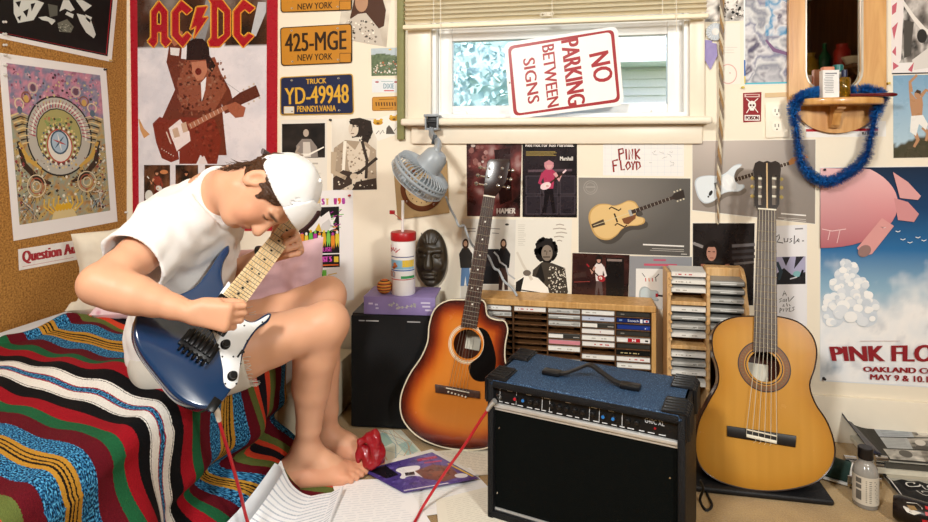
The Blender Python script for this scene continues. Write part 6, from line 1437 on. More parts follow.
# ================================================================== flat-top guitars leaning on the wall
def inpoly(x, y, o):
    r = np.zeros(x.shape, bool); n = len(o)
    for i in range(n):
        x1, y1 = o[i]; x2, y2 = o[(i+1) % n]
        c = ((y1 > y) != (y2 > y)) & (x < (x2-x1)*(y-y1)/((y2-y1) or 1e-9)+x1); r ^= c
    return r
class Flat:
    """a flat-top guitar: face plane through two pixel points at given depths"""
    def __init__(s, p0, p1):
        s.A = (p1-p0).normalized(); s.o = p0; n = V((0, 0, CAMZ))-p0.lerp(p1, .35); n = n*.35+V((0, -1, 0)); s.N = (n-s.A*n.dot(s.A)).normalized(); s.B = s.A.cross(s.N)
        s.M = frame(p0, s.B, s.A, s.N); s.I = s.M.inverted()
    def l(s, px, py): p = s.I @ planept(px, py, s.o, s.N); return (p.x, p.y)
    def ls(s, pts): return [s.l(*p) for p in pts]
def soundboard(mb, out, hole, hr, colf, M, z=0.0, step=.014):
    hp_ = [(hole[0]+hr*math.cos(2*math.pi*k/32), hole[1]+hr*math.sin(2*math.pi*k/32)) for k in range(32)]
    xs = [p[0] for p in out]; ys = [p[1] for p in out]; gx, gy = np.meshgrid(np.arange(min(xs), max(xs), step), np.arange(min(ys), max(ys), step))
    gx = gx.ravel()+np.resize([0, step*.4], gx.size); gy = gy.ravel(); O = np.array(out)
    def edge(x, y): return np.sqrt(((x[:, None]-O[None, :, 0])**2+(y[:, None]-O[None, :, 1])**2).min(1))
    ok = inpoly(gx, gy, out) & (edge(gx, gy) > step*.45) & (np.hypot(gx-hole[0], gy-hole[1]) > hr+step*.4)
    P = list(out)+hp_+list(zip(gx[ok], gy[ok])); n = len(out)
    ed = [(i, (i+1) % n) for i in range(n)]+[(n+i, n+(i+1) % 32) for i in range(32)]
    r = geometry.delaunay_2d_cdt([V(p).to_2d() if len(p) > 2 else V((float(p[0]), float(p[1]))) for p in P], ed, [], 1, 1e-6)
    vs = [(p.x, p.y) for p in r[0]]; A = np.array(vs); d = edge(A[:, 0], A[:, 1]); fs = []
    for f in r[2]:
        cx_ = sum(vs[i][0] for i in f)/len(f); cy_ = sum(vs[i][1] for i in f)/len(f)
        if math.hypot(cx_-hole[0], cy_-hole[1]) < hr*.995 or not inpoly(np.array([cx_]), np.array([cy_]), out)[0]: continue
        a, b_, c_ = [vs[i] for i in f[:3]]; fs.append(list(f) if (b_[0]-a[0])*(c_[1]-a[1])-(b_[1]-a[1])*(c_[0]-a[0]) > 0 else list(f)[::-1])
    mb.add([V((p[0], p[1], z)) for p in vs], fs, M, [colf(dd, p) for dd, p in zip(d, vs)]); return hp_
def boxshell(mb, o, zt, zb, M):
    """sides and back of a hollow body"""
    n = len(o); vs = [V((p[0], p[1], zt)) for p in o]+[V((p[0], p[1], zb)) for p in o]; ar = sum(o[i][0]*o[(i+1) % n][1]-o[(i+1) % n][0]*o[i][1] for i in range(n)); fs = []
    for i in range(n): j = (i+1) % n; q = [n+i, n+j, j, i]; fs.append(q if ar > 0 else q[::-1])
    for t in geometry.tessellate_polygon([[V((p[0], p[1], 0)) for p in o]]): fs.append([n+i for i in t])
    mb.add(vs, fs, M)
def ringtube(mb, c, r, w, z, M, n=40):
    vs = []; fs = []
    for k in range(n):
        a = 2*math.pi*k/n
        for rr in (r, r-w): vs.append(V((c[0]+rr*math.cos(a), c[1]+rr*math.sin(a), z)))
    for k in range(n): j = (k+1) % n; fs.append([2*k+1, 2*k, 2*j, 2*j+1])
    mb.add(vs, fs, M)
M_ROSE = wood('rosewood', '#4a2a1a', '#2e180e', 40, .45); M_MAHO = wood('mahogany', '#5c2a18', '#3d1a0f', 20, .3, coat=.6); M_STEEL = mat('string_steel'); M_CHR = mat('chrome', '#d8d8d8', .12, metal=1.0)
M_CREAMB = mat('cream_binding', '#e9dfc4', .35)
M_TOPW = mat('guitar_top_lacquer', attr=True, rough=.25, coat=.9, spec=.5)
# ---- sunburst dreadnought with cutaway
G1 = Flat(FL(451, 449, .004), U(497.5, 159, 2.09))
SB = empty('acoustic_guitar', G1.o, 'sunburst acoustic guitar with black pickguard leaning on the wall behind amplifier', 'acoustic guitar')
out = cr_closed(G1.ls([(464, 299.5), (447, 300.5), (434.6, 309), (429, 325), (427.5, 341), (421, 357), (409, 375), (400.5, 397), (402, 418), (415.5, 435), (436, 445.5), (460, 450), (484, 449), (502, 441), (513.5, 424), (515.5, 401), (510.5, 379), (505.5, 361), (505.5, 345), (508, 330), (504.5, 321), (496, 319.5), (487.5, 315), (483.5, 300.5)]), 4)
hole = G1.l(467.5, 344); HRAD = .0465
BUR = [H('#240a06'), H('#541808'), H('#983812'), H('#c9661e'), H('#d47a28'), H('#d27e2e')]
mb = MB(); boxshell(mb, out, -.001, -.080, G1.M); sbb = mb.build('body', M_MAHO, SB, smooth=40)
mb = MB(); soundboard(mb, out, hole, HRAD, lambda d, p: mixc(ramp(BUR, d/.085), H('#c87428'), .25*(.5+.5*math.sin(p[0]*260)) if d > .05 else 0), G1.M); mb.build('soundboard', M_TOPW, SB, smooth=0, hascol=True)
bt_ = [G1.M @ V((p[0], p[1], .0)) for p in offs(out, .001)]; mb = MB(); mb.tube(bt_+[bt_[0]], .0024, 6, cap=False); mb.build('binding', M_CREAMB, SB)
mb = MB()
for r_, w_ in ((.0635, .0016), (.060, .0035), (.0545, .0016)): ringtube(mb, hole, r_, w_, .0006, G1.M)
mb.build('rosette', M_CREAMB, SB)
mb = MB(G1.M); mb.box((hole[0]+.012, hole[1]+.004, -.076), (.05, .06, .001)); mb.build('label', mat('label_paper', '#e6dfcc', .7), SB)
pgp = [(395+x/2.9, 280+y/2.9) for x, y in [(243, 138), (268, 150), (285, 190), (293, 235), (283, 275), (258, 294), (228, 288), (214, 262), (218, 243), (244, 222), (257, 195), (256, 165)]]
mb = MB(); slab(mb, cr_closed(G1.ls(pgp), 4), .002, .0003, .0008, G1.M, 1); mb.build('pickguard', mat('black_plastic', '#0d0d0e', .15, coat=.6), SB)
def neckset(F, root, nutL, nutR, endL, endR, zf, nf, mn, mf, dots=True, fr_end=None, thick=.022):
    a, b_, c_, d_ = F.l(*nutL), F.l(*nutR), F.l(*endR), F.l(*endL)
    mb = MB(F.M); mb.prism([a, b_, c_, d_], zf-.005, zf); fb = mb.build('fretboard', mf, root, smooth=0)
    nm = ((a[0]+b_[0])/2, (a[1]+b_[1])/2); em = ((c_[0]+d_[0])/2, (c_[1]+d_[1])/2); wn = math.dist(a, b_)/2; we = math.dist(c_, d_)/2
    ring = []
    ND = 10
    for i in range(ND+1):
        t = i/ND; cx_, cy_ = nm[0]+(em[0]-nm[0])*t*.72, nm[1]+(em[1]-nm[1])*t*.72; w_ = wn+(we-wn)*t*.72
        for k in range(9): q = math.pi*k/8; ring.append(V((cx_+w_*math.cos(q), cy_, zf-.005-thick*math.sin(q)**.8)))
    mb = MB(F.M); mb.add(ring, [[i*9+k, i*9+k+1, (i+1)*9+k+1, (i+1)*9+k] for i in range(ND) for k in range(8)]+[list(range(9)), [ND*9+k for k in range(9)]]); mb.build('neck', mn, root, smooth=50)
    L_ = math.dist(nm, em); sc = L_/(1-2**(-nf/12)); mb = MB(F.M); dt = MB()
    def at(n): t = sc*(1-2**(-n/12))/L_; return (nm[0]+(em[0]-nm[0])*t, nm[1]+(em[1]-nm[1])*t, wn+(we-wn)*t)
    for n in range(1, nf): x, y, w_ = at(n); mb.tube([(x-w_, y, zf+.0004), (x+w_, y, zf+.0004)], .0011, 6)
    tag(mb.build('frets', mat('fret_steel', '#b8b4a8', .25, metal=.9), fb), kind='stuff')
    mb = MB(F.M); mb.box((nm[0], nm[1]+.002, zf+.001), (wn*2, .005, .006), .001); mb.build('nut', mat('bone', '#ebe4d0', .35), root)
    if dots:
        for n in (3, 5, 7, 9, 12, 15):
            a1, a2 = at(n), at(n-1); 
            for dx in ((-.011, .011) if n == 12 else (0,)): dt.lathe([(.0032, 0), (.003, .0004), (.0001, .0004)], 10, F.M @ Matrix.Translation(((a1[0]+a2[0])/2+dx, (a1[1]+a2[1])/2, zf)))
        tag(dt.build('position_dots', mat('pearl_dot', '#efeadb', .3), fb), kind='stuff')
    return nm, em, wn, we, fb
nm, em, wn, we, fb = neckset(G1, SB, (483.2, 197), (495.2, 197.3), (461, 326.5), (477, 328), .0075, 20, M_MAHO, M_ROSE)
K = lambda x, y: G1.l(460+x/3.73, 150+y/3.73)
mb = MB(); slab(mb, [K(88, 172), K(132, 172), K(172, 120), K(186, 50), K(184, 36), K(150, 34), K(112, 34), K(102, 44), K(92, 110)], .003, -.012, .0015, G1.M); hd = mb.build('headstock', mat('dark_headstock', '#2a140c', .25, coat=.6), SB, smooth=40)
for x, y, sg in ((112, 70, -1), (103, 100, -1), (97, 130, -1), (158, 70, 1), (150, 103, 1), (141, 133, 1)):
    p = K(x, y); mb = MB(G1.M); mb.tube([(p[0], p[1], .003), (p[0], p[1], .013)], .0032, 8); mb.lathe([(.0055, .0), (.0055, .002), (.003, .003)], 12, G1.M @ Matrix.Translation((p[0], p[1], .003)))
    e = p[0]+sg*.034; mb.tube([(p[0], p[1], -.008), (e-sg*.008, p[1], -.008)], .0028, 8); mb.tube([(e-sg*.006, p[1], -.008), (e, p[1], -.008), (e+sg*.008, p[1], -.008)], [.004, .0085, .004], 10, flat=.5); mb.build('tuner', M_CHR, hd)
q = [(435.4, 384), (480, 391), (480, 398), (435.7, 392)]
mb = MB(); slab(mb, G1.ls(q), .009, .0003, .002, G1.M); brg = mb.build('bridge', M_ROSE, SB, smooth=40)
bcx, bcy = G1.l(458, 389.6); mb = MB(G1.M); mb.box((bcx, bcy, .010), (.078, .003, .006), .001, rot=None); mb.build('saddle', mat('bone'), brg)
for k in range(6): mb = MB(G1.M); mb.ball((bcx-.029+k*.0116, bcy-.011-k*.0009, .0095), .0032, n=6); mb.build('bridge_pin', mat('bone'), brg)
mb = MB(G1.M)
for k in range(6): o = -.5+k/5; mb.tube([(bcx+o*.058, bcy, .0135), (em[0]+o*we*1.7, em[1], .0115), (nm[0]+o*wn*1.7, nm[1], .0105)], .0006+.00012*(5-k)*.4, 4)
mb.build('strings', M_STEEL, SB)
pp_ = G1.l(459, 450); mb = MB(G1.M); mb.ball((pp_[0], pp_[1]-.004, -.04), .007, n=8); mb.build('strap_button', M_CHR, SB)
# ---- classical guitar
G2 = Flat(FL(769, 491, .020), U(767, 162, 1.93))
CG = empty('classical_guitar', G2.o, 'honey coloured classical guitar standing against the wall right of amplifier', 'acoustic guitar')
out = cr_closed(G2.ls([(753, 315.8), (735, 316.8), (720.5, 322.5), (712.5, 334), (712.5, 351), (717.5, 368), (717.5, 384), (708, 402), (698.5, 422), (695, 446), (700, 466), (716, 480), (742, 488.5), (770, 491.5), (797, 488.5), (818.5, 481), (832, 466), (835.2, 447), (828, 423), (815.5, 403), (810, 385), (815, 368), (817, 350), (811.5, 334), (797.5, 321.5), (776, 316)]), 4)
hole = G2.l(764, 366.4); HR2 = .0425
HON = [H('#a87426'), H('#b9802c'), H('#c08a36'), H('#c38d3a')]
mb = MB(); boxshell(mb, out, -.001, -.078, G2.M); mb.build('body', M_MAHO, CG, smooth=40)
mb = MB(); soundboard(mb, out, hole, HR2, lambda d, p: mixc(ramp(HON, d/.06), H('#aa7628'), .28*(.5+.5*math.sin(p[0]*420+math.sin(p[1]*9)))), G2.M); mb.build('soundboard', M_TOPW, CG, smooth=0, hascol=True)
bt_ = [G2.M @ V((p[0], p[1], .0)) for p in offs(out, .001)]; mb = MB(); mb.tube(bt_+[bt_[0]], .0021, 6, cap=False); mb.build('binding', mat('dark_binding', '#2a1710', .3), CG)
mb = MB()
for r_, w_ in ((.071, .003), (.0505, .003)): ringtube(mb, hole, r_, w_, .0006, G2.M)
ro = mb.build('rosette', mat('dark_rosette', '#2b1a10', .4), CG)
mb = MB()
for k in range(44): a = 2*math.pi*k/44; mb.box((hole[0]+.0605*math.cos(a), hole[1]+.0605*math.sin(a), .0005), (.0042, .0042, .0006), xf=G2.M)
mb.build('mosaic', mat('mosaic_inlay', '#8a5a2a', .4, col2='#3a5a3a'), ro)
mb = MB(G2.M); ringtube(mb, hole, .0675, .0135, .0003, G2.M) if False else None
mb = MB(); ringtube(mb, hole, .0685, .0150, .0004, G2.M); mb.build('rosette_band', mat('brown_band', '#7a4a1e', .4), ro)
mb = MB(G2.M); mb.box((hole[0]-.012, hole[1]-.02, -.074), (.07, .05, .001)); mb.build('label', mat('label_paper', '#e6dfcc', .7), CG)
nm, em, wn, we, fb = neckset(G2, CG, (757.4, 210.5), (775.6, 210.5), (752.8, 352), (777, 352), .008, 20, M_MAHO, mat('ebony', '#4a3a30', .4, var=.2), dots=False)
K = lambda x, y: G2.l(690+x/5.8, 135+y/5.8)
hs2 = [K(390, 436), K(372, 405), K(374, 260), K(366, 200), K(376, 165), (K(400, 152)), K(424, 160), K(446, 152), K(468, 160), K(494, 152), K(518, 165), K(526, 200), K(520, 260), K(516, 405), K(497, 436)]
M_HD = mat('dark_veneer', '#1d100b', .25, coat=.5)
sl1 = [K(394, 235), K(416, 235), K(416, 408), K(394, 408)]; sl2 = [K(474, 235), K(500, 235), K(500, 408), K(474, 408)]
def holed(mb, o, holes, z0, z1, M):
    al = [o]+holes; flat = [p for q in al for p in q]; n = len(flat)
    vs = [V((p[0], p[1], z1)) for p in flat]+[V((p[0], p[1], z0)) for p in flat]; fs = []
    for t in geometry.tessellate_polygon([[V((p[0], p[1], 0)) for p in q] for q in al]):
        a, b_, c_ = [flat[i] for i in t]; t = list(t) if (b_[0]-a[0])*(c_[1]-a[1])-(b_[1]-a[1])*(c_[0]-a[0]) > 0 else list(t)[::-1]; fs.append(t); fs.append([i+n for i in t][::-1])
    b0 = 0
    for q in al:
        m_ = len(q)
        for i in range(m_): j = (i+1) % m_; fs.append([b0+i, b0+j, n+b0+j, n+b0+i])
        b0 += m_
    mb.add(vs, fs, M)
mb = MB(); holed(mb, hs2, [sl1, sl2], -.014, .005, G2.M); hd = mb.build('headstock', M_HD, CG, smooth=0)
mb = MB(G2.M); a, b_ = K(440, 165), K(450, 430); mb.box(((a[0]+b_[0])/2, (a[1]+b_[1])/2, .0053), (abs(b_[0]-a[0]), abs(a[1]-b_[1]), .0008)); mb.build('center_stripe', mat('maple_stripe', '#c9a878', .4), hd)
for sg, cx_, x0, x1 in ((-1, 405, 384, 362), (1, 487, 510, 532)):
    for y in (252, 301, 356):
        p = K(cx_, y); s0, s1, e = K(cx_-14, y), K(cx_+14, y), K(x1, y); mb = MB(G2.M)
        mb.tube([(s0[0], p[1], -.003), (s1[0], p[1], -.003)], .0042, 10); mb.build('tuner_roller', mat('bone'), hd)
        mb = MB(G2.M); mb.tube([(K(x0, y)[0], p[1], -.004), (e[0]-sg*.004, p[1], -.004)], .0024, 8); mb.tube([(e[0]-sg*.005, p[1], -.004), (e[0], p[1], -.004), (e[0]+sg*.005, p[1], -.004)], [.003, .0075, .003], 10, flat=.55); mb.build('tuner', mat('gold_button', '#d8c078', .3, metal=.5), hd)
q = [(727, 425.4), (795.8, 435.6), (795, 447), (727, 436)]
mb = MB(); slab(mb, G2.ls(q), .007, .0003, .0015, G2.M); brg = mb.build('bridge', mat('black_bridge', '#17100d', .35), CG, smooth=40)
t1, t2 = G2.l(746, 430.5), G2.l(776, 438); mb = MB(G2.M); mb.tube([(t1[0], t1[1]+.004, .011), (t2[0], t2[1]+.006, .011)], .002, 6); mb.tube([(t1[0], t1[1]-.012, .009), (t2[0], t2[1]-.010, .009)], .0045, 8, flat=.6); mb.build('saddle', mat('bone'), brg)
mb = MB(G2.M)
for k in range(6):
    t = k/5; x = t1[0]+(t2[0]-t1[0])*t; y = t1[1]+(t2[1]-t1[1])*t
    o = -.5+t; mb.tube([(x, y-.011, .008), (x, y+.004, .0132), (em[0]+o*we*1.6, em[1], .0125), (nm[0]+o*wn*1.65, nm[1], .011)], .00075, 4)
for k in range(4): mb.tube([(t1[0]+.02+k*.012, t1[1]-.012, .012), (t1[0]+.024+k*.013, t1[1]-.022, .014), (t1[0]+.018+k*.014, t1[1]-.028, .009)], .0005, 4)
mb.build('strings', mat('nylon_string', '#d8d0bc', .3), CG)
# thin dark slab standing in for the shadow behind/below the classical guitar
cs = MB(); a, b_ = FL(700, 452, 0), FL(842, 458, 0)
cs.box((.485, 1.955, .009), (.38, .34, .016), .006, 3); cs.build('lid', mat('shadow_slab_black', '#131316', .55, bump=.2, bscale=200), None) if False else None  # box is the shadow slab; 'lid' is never built
o = cs.build('shadow_slab', mat('shadow_slab_black', '#131316', .55, bump=.2, bscale=200)); tag(o, 'flat black guitar bag lying on the floor behind the classical guitar', 'bag')
# ================================================================== amplifier
AP0 = FL(487, 518.5, 0); ax_ = (U(681, 433, 1.36)-U(487, 400, 1.576)); ax_.z = 0; ax_.normalize(); ay_ = V((-ax_.y, ax_.x, 0)); AW, AHh, AD = .492, .368, .240
AM = frame(AP0, ax_, ay_, (0, 0, 1)); AI = AM.inverted()
def ap(px, py, d=0.0):
    p = AI @ planept(px, py, AP0+ay_*d, ay_); return p.x, p.z
AMP = empty('guitar_amplifier', AP0+ax_*AW/2+ay_*AD/2, 'black guitar amplifier with blue tinged top and curved carry handle', 'amplifier', rot=(0, 0, math.atan2(ax_.y, ax_.x)))
M_TOLEX = mat('black_tolex', '#0c0e13', .5, spec=.35, var=.3, vscale=500, bump=.5, bscale=420)
def tolexblue():
    m = mat('blue_flecked_carpet', '#1d3450', .6, bump=.4, bscale=500); nt = m.node_tree; N = nt.nodes; K_ = nt.links; b = N['Principled BSDF']; tc = N.new('ShaderNodeTexCoord'); n = N.new('ShaderNodeTexNoise'); n.inputs['Scale'].default_value = 380; n.inputs['Detail'].default_value = 2
    K_.new(tc.outputs['Object'], n.inputs['Vector']); cr = N.new('ShaderNodeValToRGB'); e = cr.color_ramp.elements; e[0].position = .35; e[0].color = H('#142a45'); e[1].position = .72; e[1].color = H('#7ea3c8'); x = e.new(.58); x.color = H('#27486c'); K_.new(n.outputs['Fac'], cr.inputs[0]); K_.new(cr.outputs[0], b.inputs['Base Color']); return m
mb = MB(AM); T2 = .018
mb.box((T2/2, AD/2, AHh/2), (T2, AD, AHh), .005, 2); mb.box((AW-T2/2, AD/2, AHh/2), (T2, AD, AHh), .005, 2); mb.box((AW/2, AD/2, T2/2+.006), (AW-.002, AD, T2), .004, 2); mb.box((AW/2, AD-.009, AHh/2), (AW-.01, .012, AHh-.01))
cab_ = mb.build('cabinet', M_TOLEX, AMP, smooth=40)
mb = MB(AM); mb.box((AW/2, AD/2, AHh-.011), (AW, AD, .022), .008, 3); mb.build('top_panel', tolexblue(), AMP, smooth=50)
mb = MB(AM); mb.box((AW/2, .020, .150), (AW-2*T2, .012, .262)); mb.build('grille', mat('black_grille_cloth', '#080c0b', .85, var=.25, vscale=300, bump=.3, bscale=700, spec=.12), AMP, smooth=0)
mb = MB(AM); mb.box((AW/2, .0005, AHh-.0125), (AW-.03, .006, .018), .003, 2); mb.build('front_lip', M_TOLEX, AMP, smooth=50)
# control panel tilted back under the lip
pz1, pz0 = AHh-.023, AHh-.063
mb = MB(AM); mb.add([V((T2, .010, pz0)), V((AW-T2, .010, pz0)), V((AW-T2, .016, pz1)), V((T2, .016, pz1)), V((T2, .05, pz0)), V((AW-T2, .05, pz0)), V((AW-T2, .05, pz1)), V((T2, .05, pz1))], [[0, 1, 2, 3], [5, 4, 7, 6], [3, 2, 6, 7], [1, 0, 4, 5]])
cpn = mb.build('control_panel', mat('black_panel', '#0c0d0f', .35), AMP, smooth=0)
def cpt(x, z, o=0.0): t = (z-pz0)/(pz1-pz0); return V((x, .010+.006*t-o, z))
mb = MB(AM)
def bar(x0, z0, x1, z1):
    mb.add([cpt(x0, z0, .0005), cpt(x1, z0, .0005), cpt(x1, z1, .0005), cpt(x0, z1, .0005)], [[0, 1, 2, 3]])
bar(T2+.002, pz1-.002, AW*.84, pz1-.0008)
for px in (498, 514.5, 540.5, 548, 588, 598, 621): x, _ = ap(px, 405); bar(x-.0006, pz0+.003, x+.0006, pz1-.001)
R = random.Random(4); x = T2+.012
while x < AW-.05:
    l = R.uniform(.008, .016); bar(x, pz0+.0035, x+l, pz0+.0055); x += l+R.uniform(.006, .012)
for px in (508, 527, 545, 567, 593, 610): x, _ = ap(px, 405); bar(x-.008, pz1-.0065, x+.006, pz1-.0045)
mb.build('panel_marks', mat('white_ink', '#d8dadc', .5), cpn, smooth=0)
vs, fs = textmesh('G40C XL', 0.0); mb = MB(AM); x0, x1 = AW-.092, AW-.048
mb.add([cpt(x0+(x1-x0)*u, pz1-.0155+.0105*v_, .0008) for u, v_ in vs], fs); mb.build('model_lettering', mat('white_ink'), cpn, smooth=0)
def aknob(px, py, col, r=.0062):
    x, z = ap(px, py, .012); mb = MB(); q = cpt(x, (pz0+pz1)/2+.001); mb.lathe([(r, 0), (r*.9, .008), (r*.6, .009), (.0001, .009)], 14, AM @ frame(q, (1, 0, 0), (0, 0, 1), (0, -1, 0)))
    k_ = mb.build('knob', mat('black_knob', '#141416', .35), cpn)
    if col: m2 = MB(); m2.lathe([(r*.66, .0088), (r*.6, .0105), (.0001, .0108)], 14, AM @ frame(q, (1, 0, 0), (0, 0, 1), (0, -1, 0))); m2.build('knob_cap', mat('cap_'+col, col, .35), k_)
for px, col in ((515.8, '#c02434'), (523.8, '#2a7ac8'), (531, None), (537, None), (552, None), (559.5, None), (567, None), (575, None), (583, None), (593, None), (603.7, '#2a7ac8'), (613.6, '#2a7ac8'), (628, None), (637, None)): aknob(px, 405+(px-515)*.15, col)
x, z = ap(655, 428, .012); mb = MB(); mb.lathe([(.0028, 0), (.0025, .0025), (.0001, .003)], 10, AM @ frame(cpt(x, pz0+.016), (1, 0, 0), (0, 0, 1), (0, -1, 0))); mb.build('power_lamp', mat('red_lamp', '#a01420', .3), cpn)
mb = MB(); q = cpt(T2+.012, (pz0+pz1)/2-.004); mb.lathe([(.007, 0), (.007, .003), (.0045, .003), (.0045, -.004)], 14, AM @ frame(q, (1, 0, 0), (0, 0, 1), (0, -1, 0)), cap=False); mb.build('input_jack', M_CHR, cpn)
mb = MB(AM); mb.box((AW/2, .0085, pz0-.0055), (AW-2*T2+.001, .012, .011), .003, 2); mb.box((AW/2, .013, pz0-.0165), (AW-2*T2, .008, .006), .001, 1); mb.build('chrome_strip', mat('brushed_aluminium', '#e4e4e2', .38, metal=.55), AMP, smooth=40)
mb = MB(AM); mb.box((AW/2, .013, .026), (AW-2*T2, .008, .006), .001); mb.build('lower_chrome_strip', mat('brushed_aluminium'), AMP)
for x in (0, 1):
    for y in (0, 1):
        sx = -1 if x == 0 else 1; mb = MB(AM); X0 = 0 if x == 0 else AW; yb0 = .0 if y == 0 else AD-.082
        mb.box((X0-sx*.026, yb0+.041, AHh+.0015), (.056, .082, .005), .0015); mb.box((X0+sx*.0015, yb0+.041, AHh-.030), (.005, .082, .064), .0015)
        for k in range(5):
            yy = yb0+.008+k*.0165; mb.tube([(X0-sx*.05, yy, AHh+.004), (X0-sx*.004, yy, AHh+.0055), (X0+sx*.0045, yy, AHh-.004), (X0+sx*.0045, yy, AHh-.058)], .0055, 8)
        mb.build('corner_guard', mat('black_corner_plastic', '#101114', .3), AMP)
hp2 = [AI @ planept(px, py, AP0+ay_*AD*.52, ay_) for px, py in ((546, 374), (637, 388))]
hx0, hx1 = AW*.27, AW*.735; yh = AD*.42
pth = smooth_path([V((hx0, yh, AHh+.008)), V((hx0+.045, yh, AHh+.009)), V((hx0+.085, yh, AHh+.028)), V(((hx0+hx1)/2, yh, AHh+.042)), V((hx1-.085, yh, AHh+.028)), V((hx1-.045, yh, AHh+.009)), V((hx1, yh, AHh+.008))], 6)
mb = MB(AM); n = len(pth); vs = []
for p in pth:
    for dy, dz in ((-.011, -.002), (.011, -.002), (.010, .0035), (-.010, .0035)): vs.append(p+V((0, dy, dz)))
mb.add(vs, [[i*4+k, i*4+(k+1) % 4, (i+1)*4+(k+1) % 4, (i+1)*4+k] for i in range(n-1) for k in range(4)]+[[3, 2, 1, 0], [(n-1)*4+k for k in range(4)]])
hn = mb.build('handle', mat('black_handle', '#121214', .4), AMP, smooth=50)
for x in (hx0+.012, hx1-.012): mb = MB(AM); mb.box((x, yh, AHh+.006), (.05, .032, .012), .004); mb.build('handle_end', mat('black_corner_plastic'), hn)
for x in (.03, AW-.03):
    for y in (.03, AD-.03): mb = MB(AM); mb.lathe([(.014, .0), (.015, .008)], 12, AM @ Matrix.Translation((x, y, 0))); mb.build('foot', mat('rubber', '#0c0c0c', .8), AMP)
for px, py in ((499, 428), (497, 493), (670, 478)):
    x, z = ap(px, py, .013); mb = MB(); mb.lathe([(.003, 0), (.002, .0015), (.0001, .0018)], 8, AM @ frame((x, .0138, z), (1, 0, 0), (0, 0, 1), (0, -1, 0))); mb.build('screw', M_CHR, AMP)
mb = MB(); mb.tube(smooth_path([U(700, 480, 1.60), U(703, 489, 1.62), FL(700, 500, .004), FL(706, 510, .004), FL(712, 505, .004), FL(707, 492, .004), FL(716, 488, .004), FL(735, 492, .004)], 6), .0035, 8); tag(mb.build('power_cord', mat('black_rubber', '#101010', .6)), 'short loop of black power cord on the floor right of amplifier', 'cord')
# ================================================================== cassette racks
M_OAKR = wood('light_rack_wood', '#d2a76c', '#b98a4e', 24, .45); M_DKR = wood('brown_rack_wood', '#6e4a2a', '#4c3018', 24, .55)
M_TAPE = mat('cassette_case', attr=True, rough=.25, spec=.5)
def cassette(kind, var_=0):
    """case 109 x 17 x 68 mm, spine facing -y, centred on the spine foot"""
    cols = {'white': ('#c9c7c2', '#efece4'), 'red_text': ('#c9c7c2', '#efe9e2'), 'grey': ('#8f8d88', '#c9c8c2'), 'clear': ('#7f7f7c', '#a9a9a4'), 'pink': ('#a89a98', '#d98a94'), 'blue': ('#1c2a52', '#243a86'), 'navy': ('#141c3a', '#1c2f6a'), 'dark': ('#2a2826', '#3a3834'), 'black': ('#141312', '#1a1917'), 'pale_blue': ('#a0a2a8', '#c5cbdc'), 'half': ('#5a5854', '#3c3a36'), 'red_block': ('#b0aca6', '#f0ece6')}[kind]
    mb = MB(); mb.col = H(cols[0]); mb.box((0, .034, .0085), (.109, .068, .0168), .0008, 1)
    def q(x0, z0, x1, z1, c, d=.0004): mb.col = H(c); mb.add([V((x0, -d, z0)), V((x1, -d, z0)), V((x1, -d, z1)), V((x0, -d, z1))], [[0, 1, 2, 3]])
    q(-.0525, .0018, .0525, .0142, cols[1]); R = random.Random(kind+str(var_))
    tc = {'red_text': '#c8323c', 'white': '#b9b2a8', 'grey': '#8a8680', 'pale_blue': '#7a86a8', 'dark': '#8a847c', 'black': '#b8a87a'}.get(kind)
    if kind == 'clear': q(-.0525, .0105, .0525, .0145, '#d9d9d4', .0006); q(-.02, .005, .03, .008, '#e9e9e4', .0008); q(-.0525, .0018, .0525, .0045, '#6f6f6a', .0006)
    if kind == 'grey': q(-.05, .004, .02, .0065, '#8d8b86', .0006); q(.03, .004, .05, .012, '#a09e98', .0006)
    if kind == 'half': q(-.0525, .0018, -.004, .0142, '#efece4', .0006); q(.03, .005, .05, .008, '#a9a49c', .0006)
    if kind == 'red_block': q(-.018, .0018, .022, .0142, '#b8202c', .0006); q(-.004, .004, .0, .012, '#f4f0ec', .0008); q(.004, .004, .008, .012, '#f4f0ec', .0008); q(.0, .007, .004, .009, '#f4f0ec', .0008); q(.038, .005, .048, .011, '#3a3836', .0006)
    if kind == 'blue': q(.036, .004, .039, .008, '#e8e8f0', .0006); q(.039, .004, .046, .0125, '#3450a8', .0006)
    if kind == 'navy':
        q(.022, .0018, .03, .0142, '#e8e8ec', .0006); q(.034, .004, .05, .012, '#e8e8ec', .0006); q(.04, .005, .047, .011, '#b8202c', .0008); q(-.046, .006, -.036, .011, '#7a9ac8', .0006)
        vs, fs = textmesh('Scotch', 0.0); mb.col = H('#eef0f4'); mb.add([V((-.018+.036*u, -.0008, .0048+.007*v)) for u, v in vs], fs)
    if tc:
        x = -.04
        while x < .035: l = R.uniform(.002, .014); q(x, .006, x+l, .0095, tc, .0007) if R.random() < (.45, .75, .15)[var_] else None; x += l+R.uniform(.002, .009)
    mb.col = (1, 1, 1, 1); return mb.build('cassette', M_TAPE, None, smooth=0, hascol=True, local=True)
PROTO = {}
DESC = {'white': 'white spined', 'red_text': 'white spined, red lettered', 'grey': 'grey spined', 'clear': 'clear cased', 'pink': 'pink spined', 'blue': 'plain blue spined', 'navy': 'navy spined, lettered Scotch,', 'dark': 'dark grey spined', 'black': 'black spined', 'pale_blue': 'pale blue spined', 'half': 'half white half dark spined', 'red_block': 'white spined, red blocked'}
ORD = ['top', 'second', 'third', 'fourth', 'fifth', 'sixth', 'seventh', 'eighth', 'ninth', 'tenth', 'eleventh', 'twelfth', 'thirteenth', 'fourteenth']
CNT = [0]
